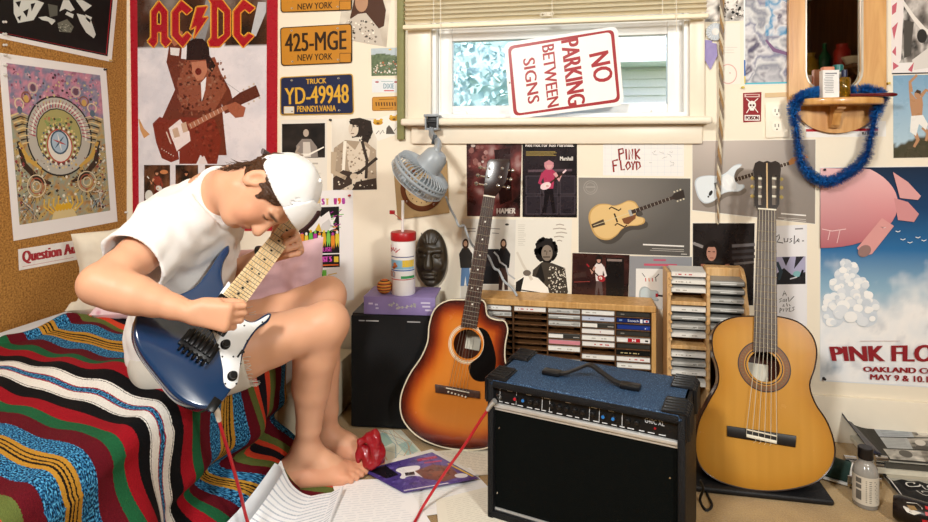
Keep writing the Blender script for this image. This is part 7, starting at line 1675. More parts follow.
def put_tape(kind, loc, label, group, tilt=0.0, yaw=0.0):
    CNT[0] += 1; base_k = kind; kind = (kind, CNT[0] % 3)
    if kind not in PROTO: o = cassette(base_k, CNT[0] % 3); PROTO[kind] = o
    else: o = PROTO[kind].copy(); COL.objects.link(o)
    o.location = loc; o.rotation_euler = (tilt, 0, yaw); return tag(o, label, 'cassette', group)
YF1 = 2.070
def rp(px, py, Y=YF1): return planept(px, py, V((0, Y, 0)), V((0, -1, 0)))
xs = [rp(p, 310).x for p in (478.5, 513, 547.5, 581, 615.5, 651.5)]; xL, xR = xs[0], rp(656, 310).x
zt = rp(600, 304).z+.002; zb_ = .012
rk = empty('cassette_rack', ((xL+xR)/2, YF1+.06, 0), 'wide low wooden cassette rack with five columns, behind the amplifier', 'cassette rack')
D1 = .114
def bx(mb, x0, x1, y0, y1, z0, z1, bev=.0015): mb.box(((x0+x1)/2, (y0+y1)/2, (z0+z1)/2), (x1-x0, y1-y0, z1-z0), bev, 1)
mb = MB(); bx(mb, xL-.012, xR, YF1-.006, YF1+D1, zt-.022, zt, .003); mb.build('top_board', M_OAKR, rk)
for a, b_ in ((xL-.012, xL), (xs[5], xR)): mb = MB(); bx(mb, a, b_, YF1-.004, YF1+D1, 0, zt-.0222); mb.build('side_panel', M_OAKR, rk)
mb = MB(); bx(mb, xL, xs[5], YF1+D1-.008, YF1+D1, 0, zt-.0222); mb.build('back_panel', M_DKR, rk)
for x in xs[1:5]: mb = MB(); bx(mb, x-.0025, x+.0025, YF1+.002, YF1+D1-.008, 0, zt-.0222); mb.build('divider', M_DKR, rk)
PZ = .0215; z0 = zt-.0222
for c in range(5):
    for k in range(1, 19):
        z = z0-.0008-k*PZ; mb = MB(); bx(mb, xs[c]+.0028, xs[c+1]-.0028, YF1+.003, YF1+D1-.008, z, z+.0032, .0005); mb.build('shelf', M_DKR, rk, smooth=0)
COLS = [['white', 'grey', None, None, None, None, None, None, None, None], ['red_text']+[None]*9, ['grey', 'clear', 'grey', None, 'half', 'pink', 'white', None, 'grey', None], ['white', 'pale_blue', 'half', 'red_text', 'white', 'red_text', None, 'white', None, None], ['dark', 'navy', 'blue', 'dark', 'red_block', 'dark', 'black', 'red_text', 'white', None]]
CN = ['leftmost', 'second', 'middle', 'fourth', 'rightmost']
for c in range(5):
    for k in range(10):
        kd = COLS[c][k]; z = z0-.0008-(k+1)*PZ+.0033; xc_ = (xs[c]+xs[c+1])/2
        if kd: put_tape(kd, (xc_+.001*(k % 3-1), YF1+.004+.003*(k % 2), z), '%s cassette in %s column of the wide rack, %s slot down' % (DESC[kd], CN[c], ORD[k]), 'cassettes in the wide rack')
        elif c in (1, 2, 3): mb = MB(); bx(mb, xs[c]+.012, xs[c+1]-.022, YF1+.045, YF1+.052, z, z+.013, .0008); mb.build('slot_spring', M_OAKR, rk, smooth=0)
# tall rack
YF2 = 2.055
x0, x1, x2, x3 = [rp(p, 310, YF2).x for p in (667.5, 671.5, 707.5, 711)]; x4 = rp(745.5, 310, YF2).x
zt2 = rp(690, 272, YF2).z
tk = empty('cassette_rack', ((x0+x4)/2, YF2+.06, 0), 'tall pale wooden cassette rack with two columns, behind the classical guitar', 'cassette rack')
M_PINE = wood('pale_pine', '#dcb683', '#c79a60', 24, .5)
mb = MB(); bx(mb, x0, x1, YF2+.01, YF2+.118, 0, zt2-.006); mb.build('side_panel', M_PINE, tk)
mb = MB(); bx(mb, x2, x3, YF2+.01, YF2+.118, 0, zt2-.012); mb.build('divider', M_PINE, tk)
mb = MB(); o = [(YF2+.0, 0), (YF2+.125, 0), (YF2+.125, zt2+.004)]+[(YF2+.06-.06*math.sin(a)+.03, zt2-.06+.064*math.cos(a)) for a in [k*math.pi/16 for k in range(0, 9)]]+[(YF2+.0, zt2-.12)]
mb.prism(o, x4, x4+.012, Matrix(((0, 0, 1, 0), (1, 0, 0, 0), (0, 1, 0, 0), (0, 0, 0, 1)))); mb.build('side_panel', M_PINE, tk)
mb = MB(); bx(mb, x3-.002, x4+.002, YF2+.07, YF2+.122, zt2-.05, zt2+.004, .004); mb.build('top_board', M_PINE, tk)
mb = MB(); bx(mb, x0+.001, x4, YF2+.112, YF2+.118, 0, zt2-.02); mb.build('back_panel', M_DKR, tk)
for py in (304, 348.5): z = rp(690, py, YF2).z; mb = MB(); bx(mb, x1+.0004, x2-.0004, YF2+.012, YF2+.105, z-.008, z+.004); mb.build('shelf', M_PINE, tk)
T1 = [(275.5, 'red_text'), (283, 'white'), (291.5, 'white'), (311, 'white'), (319.5, 'clear'), (328.5, 'grey'), (337, 'white'), (357, 'white'), (366, 'grey'), (375, 'white'), (386, 'white')]
T2_ = [(285, 'clear'), (293.5, 'clear'), (302.5, 'grey'), (312, 'clear'), (321.5, 'clear'), (330, 'grey'), (339.5, 'clear'), (349, 'clear'), (358, 'grey')]
def peg(x, z): mb = MB(); mb.tube([(x, YF2+.002, z), (x, YF2+.03, z)], .0045, 8); mb.build('peg', M_PINE, tk)
for n_, (lst, a, b_, nm_) in enumerate(((T1, x1, x2, 'left'), (T2_, x3, x4, 'right'))):
    for k, (py, kd) in enumerate(lst):
        z = rp(690+40*n_, py, YF2).z-.0085
        put_tape(kd, ((a+b_)/2, YF2+.018, z), '%s cassette in the %s column of the tall rack, %s from top' % (DESC[kd], nm_, ORD[k] if k else 'first'), 'cassettes in the tall rack', tilt=.10)
        peg(b_+.002, z-.003) if n_ == 0 else None; peg(a-.0015, z-.003) if n_ == 0 else None
# ================================================================== loudspeaker, book, drink cup, ball
SP0, SP1 = FL(350.5, 428, 0), FL(429, 431.5, 0); sx = (SP1-SP0); SW = sx.length; sx.normalize(); sy = V((-sx.y, sx.x, 0)); SH = CAMZ-(314.5-HY)/FPX*2.075; SDp = .165
SM = frame(SP0, sx, sy, (0, 0, 1))
spk = empty('loudspeaker', SP0+sx*SW/2+sy*SDp/2, 'black bookshelf loudspeaker on the floor between bed and sunburst guitar', 'speaker', rot=(0, 0, math.atan2(sx.y, sx.x)))
mb = MB(SM); mb.box((SW/2, SDp/2+.01, SH/2), (SW, SDp-.02, SH), .004, 2); mb.build('cabinet', mat('black_ash_vinyl', '#141312', .45, var=.3, vscale=60), spk)
mb = MB(SM); mb.box((SW/2, .006, SH/2+.002), (SW-.004, .016, SH-.008), .005, 2); gr = mb.build('grille', mat('black_speaker_cloth', '#0d0d0f', .85, bump=.5, bscale=600), spk)
mb = MB(SM)
for x0_, x1_ in ((.03, .05), (.055, .10), (SW-.075, SW-.03)): mb.box(((x0_+x1_)/2, -.0022, SH-.02), (x1_-x0_, .0008, .0035))
tag(mb.build('lettering_line', mat('silver_ink', '#b8b8b8', .4), gr, smooth=0), kind='stuff')
bz = SH; BKp = planept(400, 316, SP0+sy*.02, sy)
bk = empty('hardback_book', V((BKp.x, BKp.y+.07, bz)), 'thick purple hardback book lying on top of the loudspeaker', 'book', rot=(0, 0, math.atan2(sx.y, sx.x)))
bl_ = SM.inverted() @ planept(364, 305, SP0+sy*.012, sy); br_ = SM.inverted() @ planept(435.5, 303, SP0+sy*.012, sy)
bw = br_.x-bl_.x; bh = .062
def purple():
    m = mat('purple_cloth', '#8d7cb0', .55, var=.15, vscale=20); return m
mb = MB(SM); 
mb.box(((bl_.x+br_.x)/2, .010, bz+bh/2), (bw, .006, bh), .002); mb.box(((bl_.x+br_.x)/2, .085, bz+.002), (bw, .150, .004), .001); mb.box(((bl_.x+br_.x)/2, .085, bz+bh-.002), (bw, .150, .004), .001); mb.build('cover', purple(), bk)
mb = MB(SM); mb.box(((bl_.x+br_.x)/2, .083, bz+bh/2), (bw-.010, .138, bh-.0084)); mb.build('pages', mat('page_white'), bk, smooth=0)
mb = MB(SM); R = random.Random(12)
for i in range(15):
    cx_, cz = bl_.x+bw*(.36+.026*i+R.uniform(-.02, .02)), bz+bh*(.35+.3*R.random()); a0 = R.uniform(0, 3)
    mb.add([V((cx_+R.uniform(.005, .008)*math.cos(a0+k*math.pi/3)*(1 if k % 2 else .5), .0066, cz+.006*math.sin(a0+k*math.pi/3)*(1 if k % 2 else .5))) for k in range(6)], [[0, 1, 2, 3, 4, 5]])
tag(mb.build('silver_flowers', mat('silver_flower', '#d8d6cc', .4, col2='#5a584e'), bk, smooth=0), kind='stuff')
mb = MB(SM)
for x0_, x1_, z_ in ((.07, .13, .6), (.16, .20, .55), (.17, .21, .35), (.80, .93, .70), (.82, .93, .5), (.86, .95, .3)): mb.box((bl_.x+bw*(x0_+x1_)/2, .0066, bz+bh*z_), (bw*(x1_-x0_), .0006, bh*.09))
tag(mb.build('spine_marks', mat('pale_ink', '#d0c8e0', .5), bk, smooth=0), kind='stuff')
# cup
cz0 = bz+bh; cc = planept(403.4, 296, SP0+sy*.060, sy); CM = Matrix.Translation((cc.x, cc.y, cz0)); cs_ = (SM.inverted() @ cc)
ch = .193; cr_ = .0425
cup = empty('drink_cup', (cc.x, cc.y, cz0), 'tall white plastic drink cup with red lid and straw on the purple book', 'cup')
mb = MB(); mb.lathe([(cr_*.94, 0), (cr_, .004), (cr_, ch-.012), (cr_*.97, ch)], 32, CM); mb.build('cup_body', mat('white_cup_plastic', '#f1eeec', .3, var=.01), cup)
RC_ = mat('red_lid_plastic', '#b0181f', .35)
mb = MB(); mb.lathe([(cr_+.002, ch-.004), (cr_+.003, ch), (cr_+.003, ch+.021), (cr_+.001, ch+.025), (.0001, ch+.025)], 32, CM); mb.build('lid', RC_, cup)
mb = MB(CM); mb.tube([(-.003, 0, ch+.02), (-.002, 0, ch+.135)], .0052, 10); mb.build('straw', mat('straw_plastic', '#f0ece8', .3), cup)
mb = MB(CM); mb.tube([(-.003, -.004, ch+.065), (-.034, -.004, ch+.088)], .0012, 6); mb.box((-.040, -.004, ch+.093), (.020, .003, .014), .002); mb.build('straw_tag', RC_, cup)
def wrapband(a0, a1, z0_, z1_, m, name, n=14):
    mb = MB(CM); vs = []
    for k in range(n+1): a = math.radians(a0+(a1-a0)*k/n); vs += [V((cr_*1.004*math.sin(a), -cr_*1.004*math.cos(a), z0_)), V((cr_*1.004*math.sin(a), -cr_*1.004*math.cos(a), z1_))]
    mb.add(vs, [[2*k, 2*k+2, 2*k+3, 2*k+1] for k in range(n)]); return mb.build(name, m, cup, smooth=60)
inkm = lambda n, c: mat('ink_'+n, c, .35)
wrapband(-85, 85, .055, .058, inkm('red', '#c0202a'), 'red_stripe'); wrapband(-70, 75, .092, .124, inkm('sky', '#8fc0dc'), 'sky_print'); wrapband(10, 75, .100, .124, inkm('yellow', '#e8c23a'), 'yellow_print'); wrapband(-75, 80, .086, .090, inkm('blue', '#2a62b0'), 'blue_stripe'); wrapband(5, 80, .060, .069, inkm('green', '#3a9a5a'), 'green_stripe'); wrapband(-78, -25, .062, .084, inkm('pale', '#b9c9d9'), 'bicycle_print'); wrapband(-80, -52, .012, .038, inkm('red', '#c0202a'), 'red_patch'); wrapband(-60, 78, .133, .136, inkm('navy', '#2a3a7a'), 'text_line')
mb = MB(CM)
def onc(a, z): a = math.radians(a); return V((cr_*1.012*math.sin(a), -cr_*1.012*math.cos(a), z))
for st in ([(-75, .15), (-72, .172), (-66, .15)], [(-60, .158), (-52, .165), (-46, .156), (-58, .152)], [(-42, .158), (-36, .168), (-30, .154)], [(-27, .157), (-20, .166), (-12, .158), (-22, .153)], [(-78, .147), (-20, .150), (0, .164)]): mb.tube([onc(*p) for p in st], .0013, 5)
mb.build('script_lettering', inkm('red', '#c0202a'), cup)
mb = MB(CM)
for k in range(2): mb.tube([onc(-62+k*26+11*math.cos(t), .074+.009*math.sin(t)) for t in [i*math.pi/6 for i in range(13)]], .0009, 5)
mb.tube([onc(-30, .112), onc(-18, .104), onc(-34, .098)], .006, 8); mb.build('drawing_lines', inkm('brown', '#b8622e'), cup)
bp_ = planept(384.5, 288, SP0+sy*.045, sy); mb = MB(); mb.ball((0, 0, .0265), .0265, Matrix.Translation((bp_.x, bp_.y, cz0)), 14)
def ballm():
    m = mat('striped_yarn_ball', '#a8502a', .7); nt = m.node_tree; N = nt.nodes; K_ = nt.links; b = N['Principled BSDF']; tc = N.new('ShaderNodeTexCoord'); sp = N.new('ShaderNodeSeparateXYZ'); K_.new(tc.outputs['Object'], sp.inputs[0])
    mu = N.new('ShaderNodeMath'); mu.operation = 'MULTIPLY_ADD'; mu.inputs[1].default_value = 16; mu.inputs[2].default_value = .1; K_.new(sp.outputs[2], mu.inputs[0]); fr_ = N.new('ShaderNodeMath'); fr_.operation = 'FRACT'
    m2 = N.new('ShaderNodeMath'); m2.operation = 'MULTIPLY'; m2.inputs[1].default_value = 6.0; K_.new(mu.outputs[0], m2.inputs[0]); K_.new(m2.outputs[0], fr_.inputs[0])
    cr = N.new('ShaderNodeValToRGB'); cr.color_ramp.interpolation = 'CONSTANT'; e = cr.color_ramp.elements; e[0].position = 0; e[0].color = H('#3a1a10'); e[1].position = .3; e[1].color = H('#c8642a'); x = e.new(.65); x.color = H('#d89a3a'); K_.new(fr_.outputs[0], cr.inputs[0]); K_.new(cr.outputs[0], b.inputs['Base Color']); return m
tag(mb.build('ball', ballm()), 'small striped orange and brown ball beside the drink cup', 'ball')
# ================================================================== mask on the wall
mc = W(431.3, 258, .012); MX = (V((1, 0, 0)), V((0, 0, 1)), V((0, -1, 0)))
S = SDF((mc.x-.09, 2.10, mc.z-.14), (mc.x+.09, 2.1895, mc.z+.14), .0026)
def mq(x, z, y=0): return mc+V((x, -y, z))
S.ell(mq(0, 0), MX, (.062, .108, .034), .01); S.cone(mq(0, .03, .032), mq(0, -.022, .046), .009, .016, .012); S.cone(mq(-.04, .032, .026), mq(0.0, .028, .034), .008, .007, .01); S.cone(mq(.04, .032, .026), mq(0, .028, .034), .008, .007, .01)
for sg in (-1, 1): S.ell(mq(.027*sg, .015, .036), MX, (.018, .010, .010), .008, 'sub'); S.ell(mq(.027*sg, .012, .024), MX, (.015, .007, .010), .004); S.cone(mq(.027*sg-.014, .012, .0345), mq(.027*sg+.014, .012, .033), .0018, .0018, .003, 'sub'); S.ell(mq(.034*sg, -.02, .022), MX, (.018, .018, .012), .015)
S.ell(mq(0, -.052, .030), MX, (.028, .008, .012), .006); S.ell(mq(0, -.066, .028), MX, (.024, .008, .012), .006); S.cone(mq(-.03, -.059, .038), mq(.03, -.059, .038), .002, .002, .003, 'sub'); S.ell(mq(0, -.09, .018), MX, (.022, .012, .012), .012)
for k in range(5): S.cone(mq(-.02+k*.01, .06, .030-.0004*k), mq(-.035+k*.0175, .095, .014), .0024, .002, .004)
tag(S.build('mask', wood('dark_mask_wood', '#3b3122', '#211a10', 30, .4), None), 'dark carved wooden face mask hanging on the wall above the book', 'mask')
# ================================================================== speaker cone panel and clip fan
q = [(393, 163), (447, 160.5), (449.5, 213), (397.5, 219.5)]
pc = W(421, 190, .008); cpn_ = empty('speaker_panel', W(421, 217, 0), 'square brown board with round copper rimmed speaker on the wall behind the fan', 'speaker panel')
P = Print(W, q, '#a08358', t=.008); P.build('board', mat('brown_board', attr=True, rough=.7), parent=cpn_)
FM = frame(W(422, 189, .0082), (1, 0, 0), (0, 0, 1), (0, -1, 0)); rr_ = .083
mb = MB(); mb.lathe([(rr_, 0), (rr_, .004), (rr_*.97, .006), (rr_*.80, .006), (rr_*.77, .0036), (rr_*.77, 0)], 48, FM, cap=False); mb.build('rim', mat('copper_rim', '#7a4a30', .3, metal=.7), cpn_)
mb = MB(); mb.lathe([(rr_*.77, .002), (.0001, .002)], 40, FM, cap=False); gr_ = mb.build('perforated_disc', mat('tan_disc', '#bfa274', .5), cpn_)
mb = MB()
for rg, n in ((.22, 6), (.42, 11), (.62, 17)):
    for k in range(n): a = 2*math.pi*k/n+rg; mb.lathe([(.0024, .0022), (.0001, .0023)], 6, FM @ Matrix.Translation((rr_*rg*math.cos(a), rr_*rg*math.sin(a), 0)), cap=False)
tag(mb.build('perforations', mat('hole_black', '#2a2018', .8), gr_), kind='stuff')
mb = MB(FM); mb.box((0, 0, .004), (.012, .018, .006), .001); mb.build('center_plug', mat('hole_black'), cpn_)
for k in range(4): a = k*math.pi/2+.7; mb = MB(); mb.lathe([(.005, .006), (.004, .0085), (.0001, .009)], 10, FM @ Matrix.Translation((rr_*.885*math.cos(a), rr_*.885*math.sin(a), 0))); mb.build('screw', M_CHR, cpn_)
fan = empty('clip_fan', W(433, 122, .05), 'grey clip-on desk fan clamped to the window sill', 'fan')
M_FG = mat('grey_fan_plastic', '#979ea4', .35, var=.03); M_FW = mat('pale_grey_wire', '#b4bcc2', .3)
ZF = 2.075
szl = W(433, 121.5).z; ycl = YB-.066
fx_ = planept(432, 120, V((0, ycl, 0)), V((0, -1, 0))).x
mb = MB(); mb.box((fx_, ycl+.022, szl+.0175), (.050, .060, .008), .002); mb.box((fx_, ycl+.020, szl-.030), (.046, .056, .008), .002); mb.box((fx_-.022, ycl-.004, szl-.006), (.006, .014, .054), .002); mb.box((fx_+.022, ycl-.004, szl-.006), (.006, .014, .054), .002); mb.box((fx_, ycl-.010, szl+.019), (.056, .016, .010), .003); mb.build('clamp', M_FG, fan)
mb = MB(); mb.tube([(fx_-.018, ycl+.004, szl-.004), (fx_+.018, ycl+.004, szl-.004)], .010, 12); mb.box((fx_, ycl+.002, szl-.006), (.034, .012, .040), .002); mb.build('clamp_spring', mat('black_hole_plastic', '#17181a', .5), fan)
fc = U(420, 176, 1.94); fn = (-RC*.62-UC*.74-TC*.22).normalized()
FMx = frame(fc, fn.orthogonal(), fn.cross(fn.orthogonal()), fn)
RF = .096
mb = MB(); stem0 = V((fx_+.002, ycl-.004, szl-.030)); neck_ = fc-fn*.085+RC*.002
mb.tube(smooth_path([stem0+V((0, 0, .006)), stem0-V((0, .008, .02)), stem0.lerp(neck_, .55)+RC*.012, neck_+UC*.02, neck_], 5), [.013]*5+[.0155]*16, 14, flat=.75); mb.build('stem', M_FG, fan)
mb = MB(); mb.box(tuple(stem0.lerp(neck_, .42)+RC*.004-V((0, .014, 0))), (.014, .004, .034), .002, rot=Matrix.Rotation(.25, 3, 'Y').to_quaternion()); mb.build('stem_slot', mat('dark_grey_slot', '#3a4046', .5), fan)
mb = MB(); mb.lathe([(.0001, -.106), (.026, -.103), (.038, -.09), (.042, -.06), (.045, -.040), (.047, -.034)], 28, FMx); mb.build('motor_housing', M_FG, fan)
# rear shell: ribbed ring with open slots between the ribs
rim = MB(); rim.tube([fc+(FMx.to_3x3() @ V((RF*math.cos(a), RF*math.sin(a), 0))) for a in [2*math.pi*k/64 for k in range(65)]], .0055, 8, cap=False); rim.tube([fc+(FMx.to_3x3() @ V((RF*.99*math.cos(a), RF*.99*math.sin(a), -.014))) for a in [2*math.pi*k/64 for k in range(65)]], .004, 8, cap=False); rim.build('rim', M_FG, fan)
rb = MB()
for k in range(44):
    a = 2*math.pi*k/44; L3 = FMx.to_3x3()
    rb.tube([fc+L3 @ V((r*math.cos(a), r*math.sin(a), z)) for r, z in ((.042, -.040), (.07, -.036), (.092, -.028), (RF, -.010), (RF, 0))], .0026, 5, flat=1)
tag(rb.build('rear_ribs', M_FG, fan), kind='stuff')
fr_ = MB()
for k in range(48):
    a = 2*math.pi*k/48; L3 = FMx.to_3x3(); fr_.tube([fc+L3 @ V((r*math.cos(a), r*math.sin(a), z)) for r, z in ((.028, .044), (.055, .042), (.082, .034), (.1, .018), (RF, 0))], .0011, 4)
for r, z in ((.05, .0425), (.085, .033)): fr_.tube([fc+FMx.to_3x3() @ V((r*math.cos(a), r*math.sin(a), z)) for a in [2*math.pi*k/48 for k in range(49)]], .0012, 5, cap=False)
tag(fr_.build('front_grill', M_FW, fan), kind='stuff')
mb = MB(); mb.lathe([(.030, .040), (.030, .047), (.026, .050), (.0001, .051)], 24, FMx); mb.build('grill_badge', M_FG, fan)
for k in range(4):
    mb = MB(FMx @ Matrix.Rotation(k*math.pi/2, 4, 'Z')); vs = []
    for i in range(9):
        for j in range(5): r = .014+.08*i/8; a = (-.45+.9*j/4)*(.6+.5*i/8); vs.append(V((r*math.cos(a), r*math.sin(a), .010*math.sin(a*2.0)+.004)))
    mb.add(vs, [[i*5+j, i*5+j+1, (i+1)*5+j+1, (i+1)*5+j] for i in range(8) for j in range(4)]); bo2 = mb.build('blade', mat('clear_grey_blade', '#9aa6ae', .2), fan, smooth=60); md = bo2.modifiers.new('thick', 'SOLIDIFY'); md.thickness = .0015
cdp = [U(446, 197, 1.99), U(450, 208, 2.06), U(455, 217, 2.07), U(459, 226, 2.06), U(464, 226, 2.10), U(468, 236, 2.10), U(473, 246, 2.12), U(480, 252, 2.13), U(488, 256, 2.12), U(494, 268, 2.10), U(499, 271, 2.08), U(504, 281, 2.06), U(512, 288, 2.04), U(517, 296, 2.02)]
mb = MB(); mb.tube(smooth_path(cdp, 6), .0042, 8); mb.build('cord', mat('grey_cord', '#a9aeb2', .4), fan)
# ================================================================== oak mirror with shelf, garland and toiletries
M_OAK = wood('honey_oak', '#dba968', '#bd8445', 9, .35, stretch=(1, 1, 9), coat=.4, bump=.08)
def wxz(px, py): p = W(px, py, .02); return (p.x, p.z)
mir = empty('wall_mirror', W(837, 100, 0), 'oak framed wall mirror with half round shelf, hung with blue garland', 'mirror')
XZ = Matrix(((1, 0, 0, 0), (0, 0, -1, YB-.0), (0, 1, 0, 0), (0, 0, 0, 1)))   # (x, z, out) -> world
cxm = wxz(837, 50)[0]; fw = (wxz(886, 50)[0]-wxz(788.5, 50)[0])/2; zb0 = W(837, 103, .02).z; ztop = 1.72
fo = [(cxm-fw, zb0), (cxm+fw, zb0), (cxm+fw, ztop)]+[(cxm+fw*math.cos(a), ztop+.12*math.sin(a)) for a in [math.pi*k/16 for k in range(1, 16)]]+[(cxm-fw, ztop)]
gw = (wxz(862.5, 50)[0]-wxz(806, 50)[0])/2; gz = W(837, 90, .02).z; cxg = (wxz(862.5, 50)[0]+wxz(806, 50)[0])/2; rc_ = .06
hol = [(cxg+gw-rc_+rc_*math.cos(a), gz+rc_+rc_*math.sin(a)) for a in [-math.pi/2+math.pi/2*k/6 for k in range(7)]]+[(cxg+gw*math.cos(a), ztop-.03+.09*math.sin(a)) for a in [math.pi*k/14 for k in range(15)]]+[(cxg-gw+rc_+rc_*math.cos(a), gz+rc_+rc_*math.sin(a)) for a in [math.pi+math.pi/2*k/6 for k in range(7)]]
mb = MB(); holed(mb, fo, [hol], .001, .020, XZ); mb.build('frame', M_OAK, mir, smooth=0)
hb = [XZ @ V((p[0], p[1], .0195)) for p in hol]; mb = MB(); mb.tube(hb+[hb[0]], .0035, 6, cap=False); mb.build('inner_bead', mat('pale_bevel', '#e8e0d0', .2, metal=.3), mir)
mb = MB(); mb.prism(offs(hol, -.004), .003, .007, XZ); mb.build('mirror_glass', mat('mirror_silver', '#e6e8e6', .02, metal=1.0, var=0), mir, smooth=0)
Zs = W(837, 100.5, .06).z
bkp = [(cxm-fw*.92+.0, zb0-.0005)]+[(cxm+fw*.86*math.cos(a), zb0-.001-.098*math.sin(a)) for a in [math.pi+(-math.pi)*k/20 for k in range(21)]]+[(cxm+fw*.92, zb0-.0005)]
mb = MB(); mb.prism(bkp, .001, .018, XZ); mb.build('lower_board', M_OAK, mir, smooth=30)
sw = (wxz(885, 100)[0]-wxz(799, 100)[0])/2*.96; shp = [(cxm+sw*math.cos(a), YB-.020-.105*max(0, math.sin(a))**.6) for a in [math.pi+(-math.pi)*k/28 for k in range(29)]]
zs0 = planept(842, 97, V((0, YB-.12, 0)), V((0, -1, 0))).z
mb = MB(); slab(mb, shp, zs0, zs0-.022, .006, Matrix.Identity(4)); mb.build('shelf', M_OAK, mir, smooth=40)
brk = [(.018, zs0-.0225), (.085, zs0-.0225), (.085, zs0-.034), (.072, zs0-.036), (.055, zs0-.048), (.048, zs0-.065), (.040, zs0-.085), (.030, zs0-.094), (.018, zs0-.094)]
xb_ = planept(841, 110, V((0, YB-.08, 0)), V((0, -1, 0))).x
mb = MB(); mb.prism([(-(p[0]), p[1]) for p in brk], xb_-.012, xb_+.012, Matrix(((0, 0, 1, 0), (1, 0, 0, YB), (0, 1, 0, 0), (0, 0, 0, 1)))); mb.build('bracket', M_OAK, mir, smooth=0)
YS_ = YB-.075
def shp_(px, Y=YS_): return planept(px, 95, V((0, Y, 0)), V((0, -1, 0))).x
x0, x1 = shp_(822.5, YB-.09), shp_(839, YB-.09); hbx = .088
mb = MB(); mb.box(((x0+x1)/2, YB-.078, zs0+.0006+hbx/2), (x1-x0, .030, hbx), .0008, 1); bxo = mb.build('carton', mat('white_carton', '#efedea', .6), None); tag(bxo, 'white carton with printed text on the mirror shelf', 'carton')
mb = MB(); R = random.Random(6); yf = YB-.0934
for k in range(11):
    z = zs0+hbx*(.80-.06*k); mb.box(((x0+x1)/2-.006+R.uniform(-.002, .002), yf, z), ((x1-x0)*R.uniform(.4, .62), .0005, .0016))
mb.box(((x0+x1)/2, yf, zs0+hbx*.88), ((x1-x0)*.7, .0005, .004)); mb.build('printed_text', mat('grey_ink', '#8a8a90', .6), bxo, smooth=0)
xj = shp_(827.5, YB-.045); mb = MB(); mb.box((xj, YB-.045, zs0+.052), (.034, .024, .103), .0015, 1); jo = mb.build('carton', mat('orange_carton', '#b8472c', .5, col2='#d8a27a'), None); tag(jo, 'red and orange carton standing behind the white carton', 'carton')
def bottle(name, x, Y, z, prof, capprof, m, mc_, label, cat='bottle', n=24):
    T_ = Matrix.Translation((x, Y, z)); mb = MB(); mb.lathe(prof, n, T_); b = mb.build(name, m, None); tag(b, label, cat); mb = MB(); mb.lathe(capprof, n, T_); mb.build('cap', mc_, b); return b
xt = shp_(836, YB-.042)+.006; bottle('bottle', xt, YB-.042, zs0+.0006, [(.014, 0), (.015, .003), (.015, .082), (.012, .086)], [(.0155, .0862), (.0155, .108), (.013, .110), (.0001, .110)], mat('white_bottle', '#e8e8e6', .35), mat('teal_cap', '#1f6a66', .35), 'white bottle with teal cap half hidden behind the white carton')
xa = shp_(845, YB-.085); bottle('perfume_bottle', xa, YB-.080, zs0+.0006, [(.0165, 0), (.0175, .003), (.0175, .058), (.014, .064), (.008, .066)], [(.0085, .0662), (.0085, .088), (.007, .089), (.0001, .089)], mat('amber_liquid', '#d9a62e', .05, trans=.85, ior=1.4), mat('navy_cap', '#1c2444', .3), 'small amber perfume bottle with dark blue cap on the mirror shelf')
p0, p1 = planept(850, 94, V((0, YB-.10, 0)), V((0, -1, 0))), planept(897, 91.5, V((0, YB-.10, 0)), V((0, -1, 0))); p0.z = p1.z = zs0+.0068
mb = MB(); n = 14; mb.tube([p0.lerp(p1, k/n) for k in range(n+1)], [.0055]*8+[.005, .0055, .006, .0065, .0068, .0064, .004], 10); tag(mb.build('hairbrush', mat('dark_red_handle', '#5e0f18', .2, coat=.6)), 'dark red brush handle sticking out over the right end of shelf', 'brush')
# tinsel garland
gpth = [(854, 91, .03), (838, 90, .03), (821, 92, .035), (806, 95, .05), (796, 101, .05), (793.5, 114, .035), (797, 132, .03), (799, 150, .03), (803, 166, .03), (815, 178, .03), (830, 182, .03), (845, 175, .03), (858, 166, .03), (867, 154, .03), (871, 136, .03), (875, 117, .035), (880, 103, .05), (882, 96, .05), (873, 90.5, .035), (860, 90, .03)]
GP = smooth_path([W(a, b_, c_+.012) for a, b_, c_ in gpth], 10)
gd = empty('tinsel_garland', W(830, 188, .03), 'bright blue tinsel garland looped round the mirror shelf', 'garland')
mb = MB(); mb.tube(GP, .006, 6); mb.build('core_string', mat('blue_string', '#2a6fc0', .5), gd)
mb = MB(); R = random.Random(5)
for i in range(len(GP)-1):
    t = (GP[i+1]-GP[i]).normalized(); a = t.orthogonal().normalized(); b_ = t.cross(a)
    for k in range(60):
        q = GP[i].lerp(GP[i+1], R.random()); an = R.uniform(0, 6.283); d = (a*math.cos(an)+b_*math.sin(an)+t*R.uniform(-.35, .35)).normalized(); ln = R.uniform(.014, .024); w_ = d.cross(t).normalized()*.0014
        e = q+d*ln+t*R.uniform(-.003, .003)
        if e.y > YB-.003: continue
        mb.add([q-w_, q+w_, e+w_, e-w_], [[0, 1, 2, 3]])
tag(mb.build('tinsel_fringe', mat('blue_tinsel_foil', '#2f86dc', .35, metal=.0, var=.3, vscale=60), gd, smooth=0), kind='stuff')
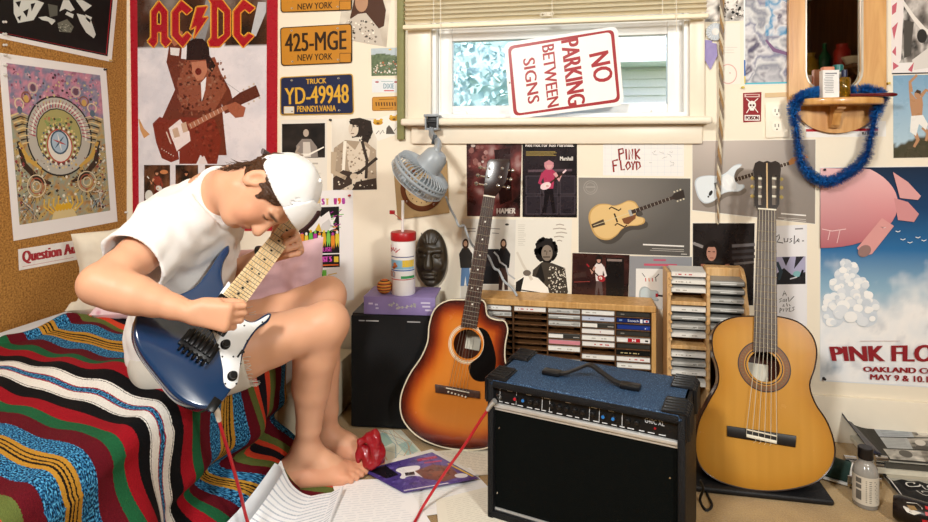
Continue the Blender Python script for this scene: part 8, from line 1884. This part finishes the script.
# ================================================================== braided cord and ribbon rosette
mb = MB()
bc_ = [W(722.5, -30, .016), W(722, 20, .016), W(721, 60, .016), W(721.5, 110, .016), W(719.5, 160, .016), W(718.5, 196, .016), W(718, 224, .012)]
BP_ = smooth_path(bc_, 14); bd = empty('braided_cord', bc_[-1], 'long braided tan and grey cord hanging beside the window', 'cord')
for s_, c_ in enumerate(('#a9865a', '#d9cdb4', '#8a7a6c')):
    mb = MB(); n = len(BP_); mb.tube([p+V((.0034*math.sin(i*.8+s_*2.09), -.003*math.cos(i*.8+s_*2.09), 0))*(1 if i < n-14 else .4) for i, p in enumerate(BP_)], [.0044 if i < n-14 else .0022 for i in range(n)], 8); mb.build('strand', mat('yarn_'+c_, c_, .9, bump=.4, bscale=300), bd)
rb_ = empty('ribbon_rosette', W(712, 60, .004), 'pale rosette with purple ribbon tails right of the window', 'rosette')
RM = frame(W(715, 32, .006), (1, 0, 0), (0, 0, 1), (0, -1, 0)); mb = MB(); vs = []; n = 36
for k in range(n): a = 2*math.pi*k/n; vs += [V((.010*math.cos(a), .010*math.sin(a), .006)), V((.030*math.cos(a), .030*math.sin(a), .003+.004*(k % 2)))]
mb.add(vs, [[2*k, 2*k+1, (2*k+3) % (2*n), (2*k+2) % (2*n)] for k in range(n)], RM); o = mb.build('rosette_pleats', mat('pale_blue_satin', '#cfd6dc', .4), rb_, smooth=0); md = o.modifiers.new('t', 'SOLIDIFY'); md.thickness = .0012
mb = MB(); mb.lathe([(.012, .004), (.012, .008), (.0001, .009)], 20, RM); mb.build('rosette_button', mat('white_satin', '#e6e2dc', .4), rb_)
for pts in ([(705, 40), (712, 41), (707, 57), (697, 52)], [(706, 42), (716, 44), (717, 56), (710, 70), (703, 58)]):
    mb = MB(); mb.prism([(lambda w_: (w_.x, w_.z))(W(*p)) for p in pts][::-1], .004 if pts[0][0] == 705 else .0065, .0055 if pts[0][0] == 705 else .008, XZ); mb.build('ribbon_tail', mat('purple_satin', '#7a64a8', .35, bump=.1, bscale=30), rb_, smooth=0)
# ================================================================== things on the floor at right
pil = [('#d8d2c4', 'lowest'), ('#2a2624', 'second'), ('#cfc6b2', 'third')]
def quadpx(h_): return [FL(p[0], p[1], h_) for p in [(851, 424.5), (952, 424.5), (962, 465), (879, 457.5)]]
Q0 = [FL(p[0], p[1], .062) for p in [(851, 424.5), (948, 424.5), (958, 463), (879, 456.5)]]
def slabq(Q, z0_, z1_, dx=(0, 0)): return [V((q.x+dx[0], q.y+dx[1], z0_)) for q in Q], [V((q.x+dx[0], q.y+dx[1], z1_)) for q in Q]
levels = [(.000, .018, (.012, -.030), '#b9b2a0', 'bottom magazine of the pile by right wall, pale edged'), (.0185, .032, (-.008, -.012), '#d6cfbc', 'second magazine from bottom in the pile by right wall'), (.0325, .046, (.015, -.006), '#4a463e', 'dark edged magazine third from bottom in the pile by right wall')]
for z0_, z1_, dx, c_, lb in levels:
    a, b_ = slabq(Q0, z0_, z1_, dx); mb = MB(); mb.add(a+b_, [[3, 2, 1, 0], [4, 5, 6, 7], [0, 1, 5, 4], [1, 2, 6, 5], [2, 3, 7, 6], [3, 0, 4, 7]]); tag(mb.build('magazine', mat('mag_'+c_, c_, .6), smooth=0), lb, 'magazine', 'magazines piled by the right wall')
def mp(x, y, o):
    u, v = x/100, y/140; p = (Q0[0]*(1-u)+Q0[1]*u)*(1-v)+(Q0[3]*(1-u)+Q0[2]*u)*v; return V((p.x, p.y, .047+o+.012*max(0, 1-u*6)**2))
P = Print(mp, rect(0, 0, .1, .1), '#26241f', eye=(0, 0, 3)); P.v = []; P.f = []; P.c = []
def ph(u, v):
    return None
P.grid(rect(0, 0, 100, 140), 30, 8, lambda u, v: H('#24211d'), 40); P.grid(rect(0, 0, 100, 140), 30, 2, lambda u, v: H('#cfc8b8'), 1)
for (x0_, y0_, x1_, y1_, c1, c2, sd) in ((22, 4, 60, 44, '#9aa0a6', '#b9bec4', 2), (60, 4, 98, 44, '#1d1a18', '#d8d2c6', 3), (22, 48, 52, 92, '#b4b6b4', '#a0a2a2', 4), (52, 48, 98, 92, '#191715', '#cfc8bc', 5), (16, 96, 60, 136, '#d9d4c8', '#3a3632', 6), (60, 96, 98, 136, '#2a2622', '#b8b0a2', 7)): P.grid(rect(x0_, y0_, x1_, y1_), 14, 8, noisefn(c1, c2, 3, sd), 41)
P.ell(72, 24, 7, 14, '#d9d4ca', 43); P.poly([(62, 44), (66, 32), (80, 30), (88, 44)], '#b8b2a8', 42.5); P.poly([(64, 18), (72, 6), (82, 16), (80, 22), (72, 14)], '#1a1816', 43.5)
P.ell(64, 66, 6, 12, '#d0cac0', 43); P.ell(84, 70, 6, 12, '#c9c2b6', 43); P.poly([(54, 92), (58, 78), (92, 80), (98, 92)], '#4a4642', 42.5); P.ell(40, 112, 8, 14, '#5a5650', 43); P.poly([(64, 136), (70, 106), (88, 104), (94, 136)], '#d9d4ca', 43); P.ell(79, 104, 5, 9, '#e4dfd4', 43.5)
for y in (52, 58, 64, 70, 76, 82): P.line([(26, y), (48, y)], 1.6, '#8f9190', 42.6)
for y in (10, 17, 24, 31, 38): P.line([(27, y), (56, y)], 1.6, '#7f868c', 42.6)
tag(P.build('magazine', M_PAPER), 'open magazine with black and white photos, topmost of the pile by right wall', 'magazine', 'magazines piled by the right wall')
# rolled cover at the pile's left edge
mb = MB(); a, b_ = FL(850, 421, .07), FL(882, 455, .062); vs = []
for k in range(13):
    p = a.lerp(b_, k/12)
    for j in range(6): t = j/5; vs.append(p+V((-.028*math.sin(t*1.6), .0, .030*(1-k/14)*(t**1.4)))+V((.0, 0, .002)))
mb.add(vs, [[k*6+j, k*6+j+1, (k+1)*6+j+1, (k+1)*6+j] for k in range(12) for j in range(5)]); o = mb.build('magazine', mat('dark_blue_cover', '#2a2c48', .35, col2='#15151c'), smooth=180); md = o.modifiers.new('t', 'SOLIDIFY'); md.thickness = .001; tag(o, 'dark loose magazine cover curling up at left edge of the pile', 'magazine')
# bandana
bq = [FL(p[0], p[1], 0) for p in [(878, 474), (960, 470), (975, 520), (900, 500)]]
def mp2(x, y, o):
    u, v = x/100, y/140; p = (bq[0]*(1-u)+bq[1]*u)*(1-v)+(bq[3]*(1-u)+bq[2]*u)*v; return V((p.x, p.y, .008+o+.010*abs(noise.noise(V((u*3, v*3, 2))))+.004*math.sin(u*14+v*5)**2))
P = Print(mp2, rect(0, 0, .1, .1), '#111', eye=(0, 0, 3)); P.v = []; P.f = []; P.c = []
P.grid(rect(0, 0, 100, 140), 40, 30, lambda u, v: H('#121113'), 0)
R = random.Random(3)
for i in range(9):
    cx_, cy_, r = R.uniform(10, 90), R.uniform(15, 125), R.uniform(8, 16); s_ = R.choice((-1, 1))
    P.line([(cx_+s_*r*(1-k/26)*math.cos(k*.36), cy_+r*1.2*(1-k/26)*math.sin(k*.36)) for k in range(20)], 2.0, '#cfccc6', 12)
P.line([(3, 4), (50, 3), (97, 4)], 2, '#cfccc6', 12); P.line([(3, 4), (4, 70), (3, 136)], 2, '#cfccc6', 12)
tag(P.build('bandana', M_PAPER), 'black bandana with white swirls beside the drink can', 'bandana')
# glass bottle with black cap
zb1 = 1.633; bq_ = FL(865.5, 505, 0)
gb = bottle('glass_bottle', bq_.x, bq_.y, .0005, [(.0001, 0), (.028, .001), (.0305, .005), (.0305, .092), (.028, .104), (.019, .116), (.0155, .121), (.0155, .128)], [(.0185, .1285), (.0185, .156), (.0165, .158), (.0001, .158)], mat('cloudy_glass', '#cfcac2', .12, trans=.55, ior=1.4), mat('black_cap', '#161416', .35), 'clear bottle with black cap and paper label on the carpet', 'bottle', 28)
T_ = Matrix.Translation((bq_.x, bq_.y, 0)); mb = MB(); mb.lathe([(.0312, .014), (.0312, .088)], 28, T_, cap=False); lb_ = mb.build('paper_label', mat('old_label', '#ddd5c6', .6, col2='#b8ae9c'), gb)
mb = MB()
for k in range(12):
    for a0, a1 in ((-30, 35),): mb.add([T_ @ V((.0315*math.sin(math.radians(a)), -.0315*math.cos(math.radians(a)), .022+k*.005+dz)) for a in (a0+8, 0, a1-(k*7 % 13)) for dz in (0, .0018)], [[0, 2, 3, 1], [2, 4, 5, 3]])
for k, (z0_, z1_) in enumerate(((.025, .05), (.055, .066), (.070, .083))): mb.add([T_ @ V((.0316*math.sin(math.radians(a)), -.0316*math.cos(math.radians(a)), z)) for a in (-66, -52, -40) for z in (z0_, z1_)], [[0, 2, 3, 1], [2, 4, 5, 3]])
mb.build('label_print', mat('label_ink', '#7a746c', .6, col2='#3a3632'), lb_, smooth=0); mb = MB(); mb.lathe([(.0135, .1582), (.0001, .1584)], 20, T_, cap=False); mb.build('cap_sticker', mat('white_carton'), gb)
# chrome hardware behind the bottle
hw = empty('metal_clamp', FL(866, 481, 0), 'small chrome clamp with stacked cylinders lying behind the clear bottle', 'clamp')
for k, px in enumerate((850, 881)):
    for j in range(3):
        p = FL(px, 477, 0); mb = MB(); mb.tube([p+V((-.016, 0, .012+.0205*j)), p+V((.016, 0, .012+.0205*j))], .0098, 14); mb.build('cylinder', M_CHR, hw)
p0, p1 = FL(850, 477, .05), FL(881, 477, .05); mb = MB(); mb.box(tuple((p0+p1)/2+V((0, .006, -.018))), ((p1-p0).length, .006, .030), .002); mb.build('bridge_bar', M_CHR, hw)
# dark can lying on its side
cM = frame(FL(893, 521, .034), (.1, .35, .93), (-.42, .83, -.3), (.90, .38, -.06)); cM = frame(FL(893, 506, .034), V((0, 0, 1)), V((.45, .89, 0)), V((.89, -.45, 0)))
can = empty('drink_can', FL(905, 530, 0), 'dented black drink can with red and white emblem lying at lower right corner', 'can')
mb = MB(); mb.lathe([(.0001, .006), (.022, .004), (.026, .0), (.0325, .012), (.0325, .104), (.026, .118), (.025, .120), (.022, .117), (.0001, .117)], 32, cM)
for v in mb.v: v -= V((.0, 0, .0))
mb.build('can_body', mat('black_can', '#241c1a', .25, metal=.3, var=.3, vscale=20), can)
def onk(a, z, r=.0328): return cM @ V((r*math.cos(a), r*math.sin(a), z))
def patch(pts, col, name, r=.0328): mb = MB(); mb.add([onk(a, z, r) for a, z in pts], [list(range(len(pts)))]); mb.build(name, mat('can_'+name, col, .3), can, smooth=0)
A0 = 1.05+math.pi
for i, (pts, col, name) in enumerate((([(-.5, .03), (-.2, .022), (.25, .03), (.4, .05), (.1, .062), (-.3, .058), (-.55, .045)], '#d8d2c8', 'white_emblem'), ([(-.3, .036), (0, .03), (.1, .045), (-.15, .052)], '#8a6a3a', 'gold_emblem'), ([(-.9, .062), (-.7, .060), (-.55, .1), (-.75, .102)], '#b8242c', 'red_band'), ([(-.35, .068), (-.1, .066), (0, .098), (-.28, .1)], '#b8242c', 'red_letter'), ([(.1, .068), (.35, .066), (.45, .096), (.2, .098)], '#b8242c', 'red_mark'))): patch([(a-.75, z) for a, z in pts], col, name, .0329+.0002*i)
# canvas shoe by the classical guitar's foot
shc = FL(826, 486, 0); S = SDF((shc.x-.14, shc.y-.10, 0), (shc.x+.14, shc.y+.16, .12), .004)
hd_ = V((.62, .5, 0)).normalized()*-1; hd_ = V((.9, -.43, 0)).normalized(); sd = V((.43, .9, 0))
S.cone(shc-hd_*.075+UC*.03+sd*.06, shc+hd_*.055+UC*.024+sd*.06, .034, .034, .02); S.cone(shc-hd_*.08+UC*.05+sd*.06, shc-hd_*.02+UC*.045+sd*.06, .032, .03, .02); S.half(V((0, 0, .012)), V((0, 0, -1)))
so3 = S.build('canvas_shoe', mat('dark_green_canvas', '#1c3a34', .8, bump=.2, bscale=300)); tag(so3, 'dark green canvas shoe with white toe beside the classical guitar', 'shoe')
S = SDF((shc.x-.14, shc.y-.10, 0), (shc.x+.16, shc.y+.16, .12), .004); S.cone(shc+hd_*.035+UC*.022+sd*.06, shc+hd_*.06+UC*.022+sd*.06, .0335, .036, .02); S.half(V((0, 0, .001)), V((0, 0, -1))); S.half(shc+hd_*.052+sd*.06, -hd_); S.build('toe_cap', mat('white_rubber', '#e6e4de', .5), so3)
mb = MB(); mb.tube([shc+sd*.06+hd_*x+UC*.008 for x in (-.105, -.05, 0, .05)], [.03, .036, .036, .037], 14, flat=.22, up=(0, 0, 1)); mb.build('sole', mat('white_rubber'), so3)

# ================================================================== shelf on the panelled wall behind the camera's right (added to give the oak mirror something to reflect)
sh_ = empty('added_shelf', (XR-.12, -1.45, 1.45), 'dark wooden shelf on the panelled wall, seen only in the mirror', 'shelf')
mb = MB(); mb.box((XR-.12, -1.5, 1.60), (.24, 1.5, .03), .004); mb.build('board', M_DKR, sh_)
for y in (-2.1, -.9): mb = MB(); mb.prism([(0, 0), (-.2, 0), (0, -.2)], y-.012, y+.012, Matrix(((1, 0, 0, XR), (0, 0, 1, 0), (0, 1, 0, 1.585), (0, 0, 0, 1)))); mb.build('bracket', M_DKR, sh_, smooth=0)
def lat(name, x, y, z, prof, m, label, cat): mb = MB(); mb.lathe(prof, 24, Matrix.Translation((x, y, z))); return tag(mb.build(name, m), label, cat)
lat('jar', XR-.12, -1.25, 1.615, [(.06, 0), (.065, .01), (.065, .16), (.045, .19), (.045, .22), (.0001, .22)], mat('added_jar_red', '#a82a22', .3), 'red jar on the dark shelf, seen in the mirror', 'jar')
lat('bottle', XR-.12, -1.62, 1.615, [(.045, 0), (.05, .01), (.05, .17), (.016, .23), (.016, .29), (.0001, .29)], mat('added_bottle_green', '#1f5a3c', .15), 'green bottle on the dark shelf, seen in the mirror', 'bottle')
lat('vase', XR-.12, -1.95, 1.615, [(.04, 0), (.085, .07), (.07, .16), (.03, .21), (.04, .25), (.0001, .2)], mat('added_vase_mustard', '#b8942a', .3), 'mustard vase on the dark shelf, seen in the mirror', 'vase')
lat('bowl', XR-.12, -1.02, 1.615, [(.03, 0), (.06, .02), (.09, .08), (.085, .08), (.05, .03), (.0001, .02)], mat('added_bowl_cream', '#d9cbb0', .3), 'cream bowl on the dark shelf, seen in the mirror', 'bowl')
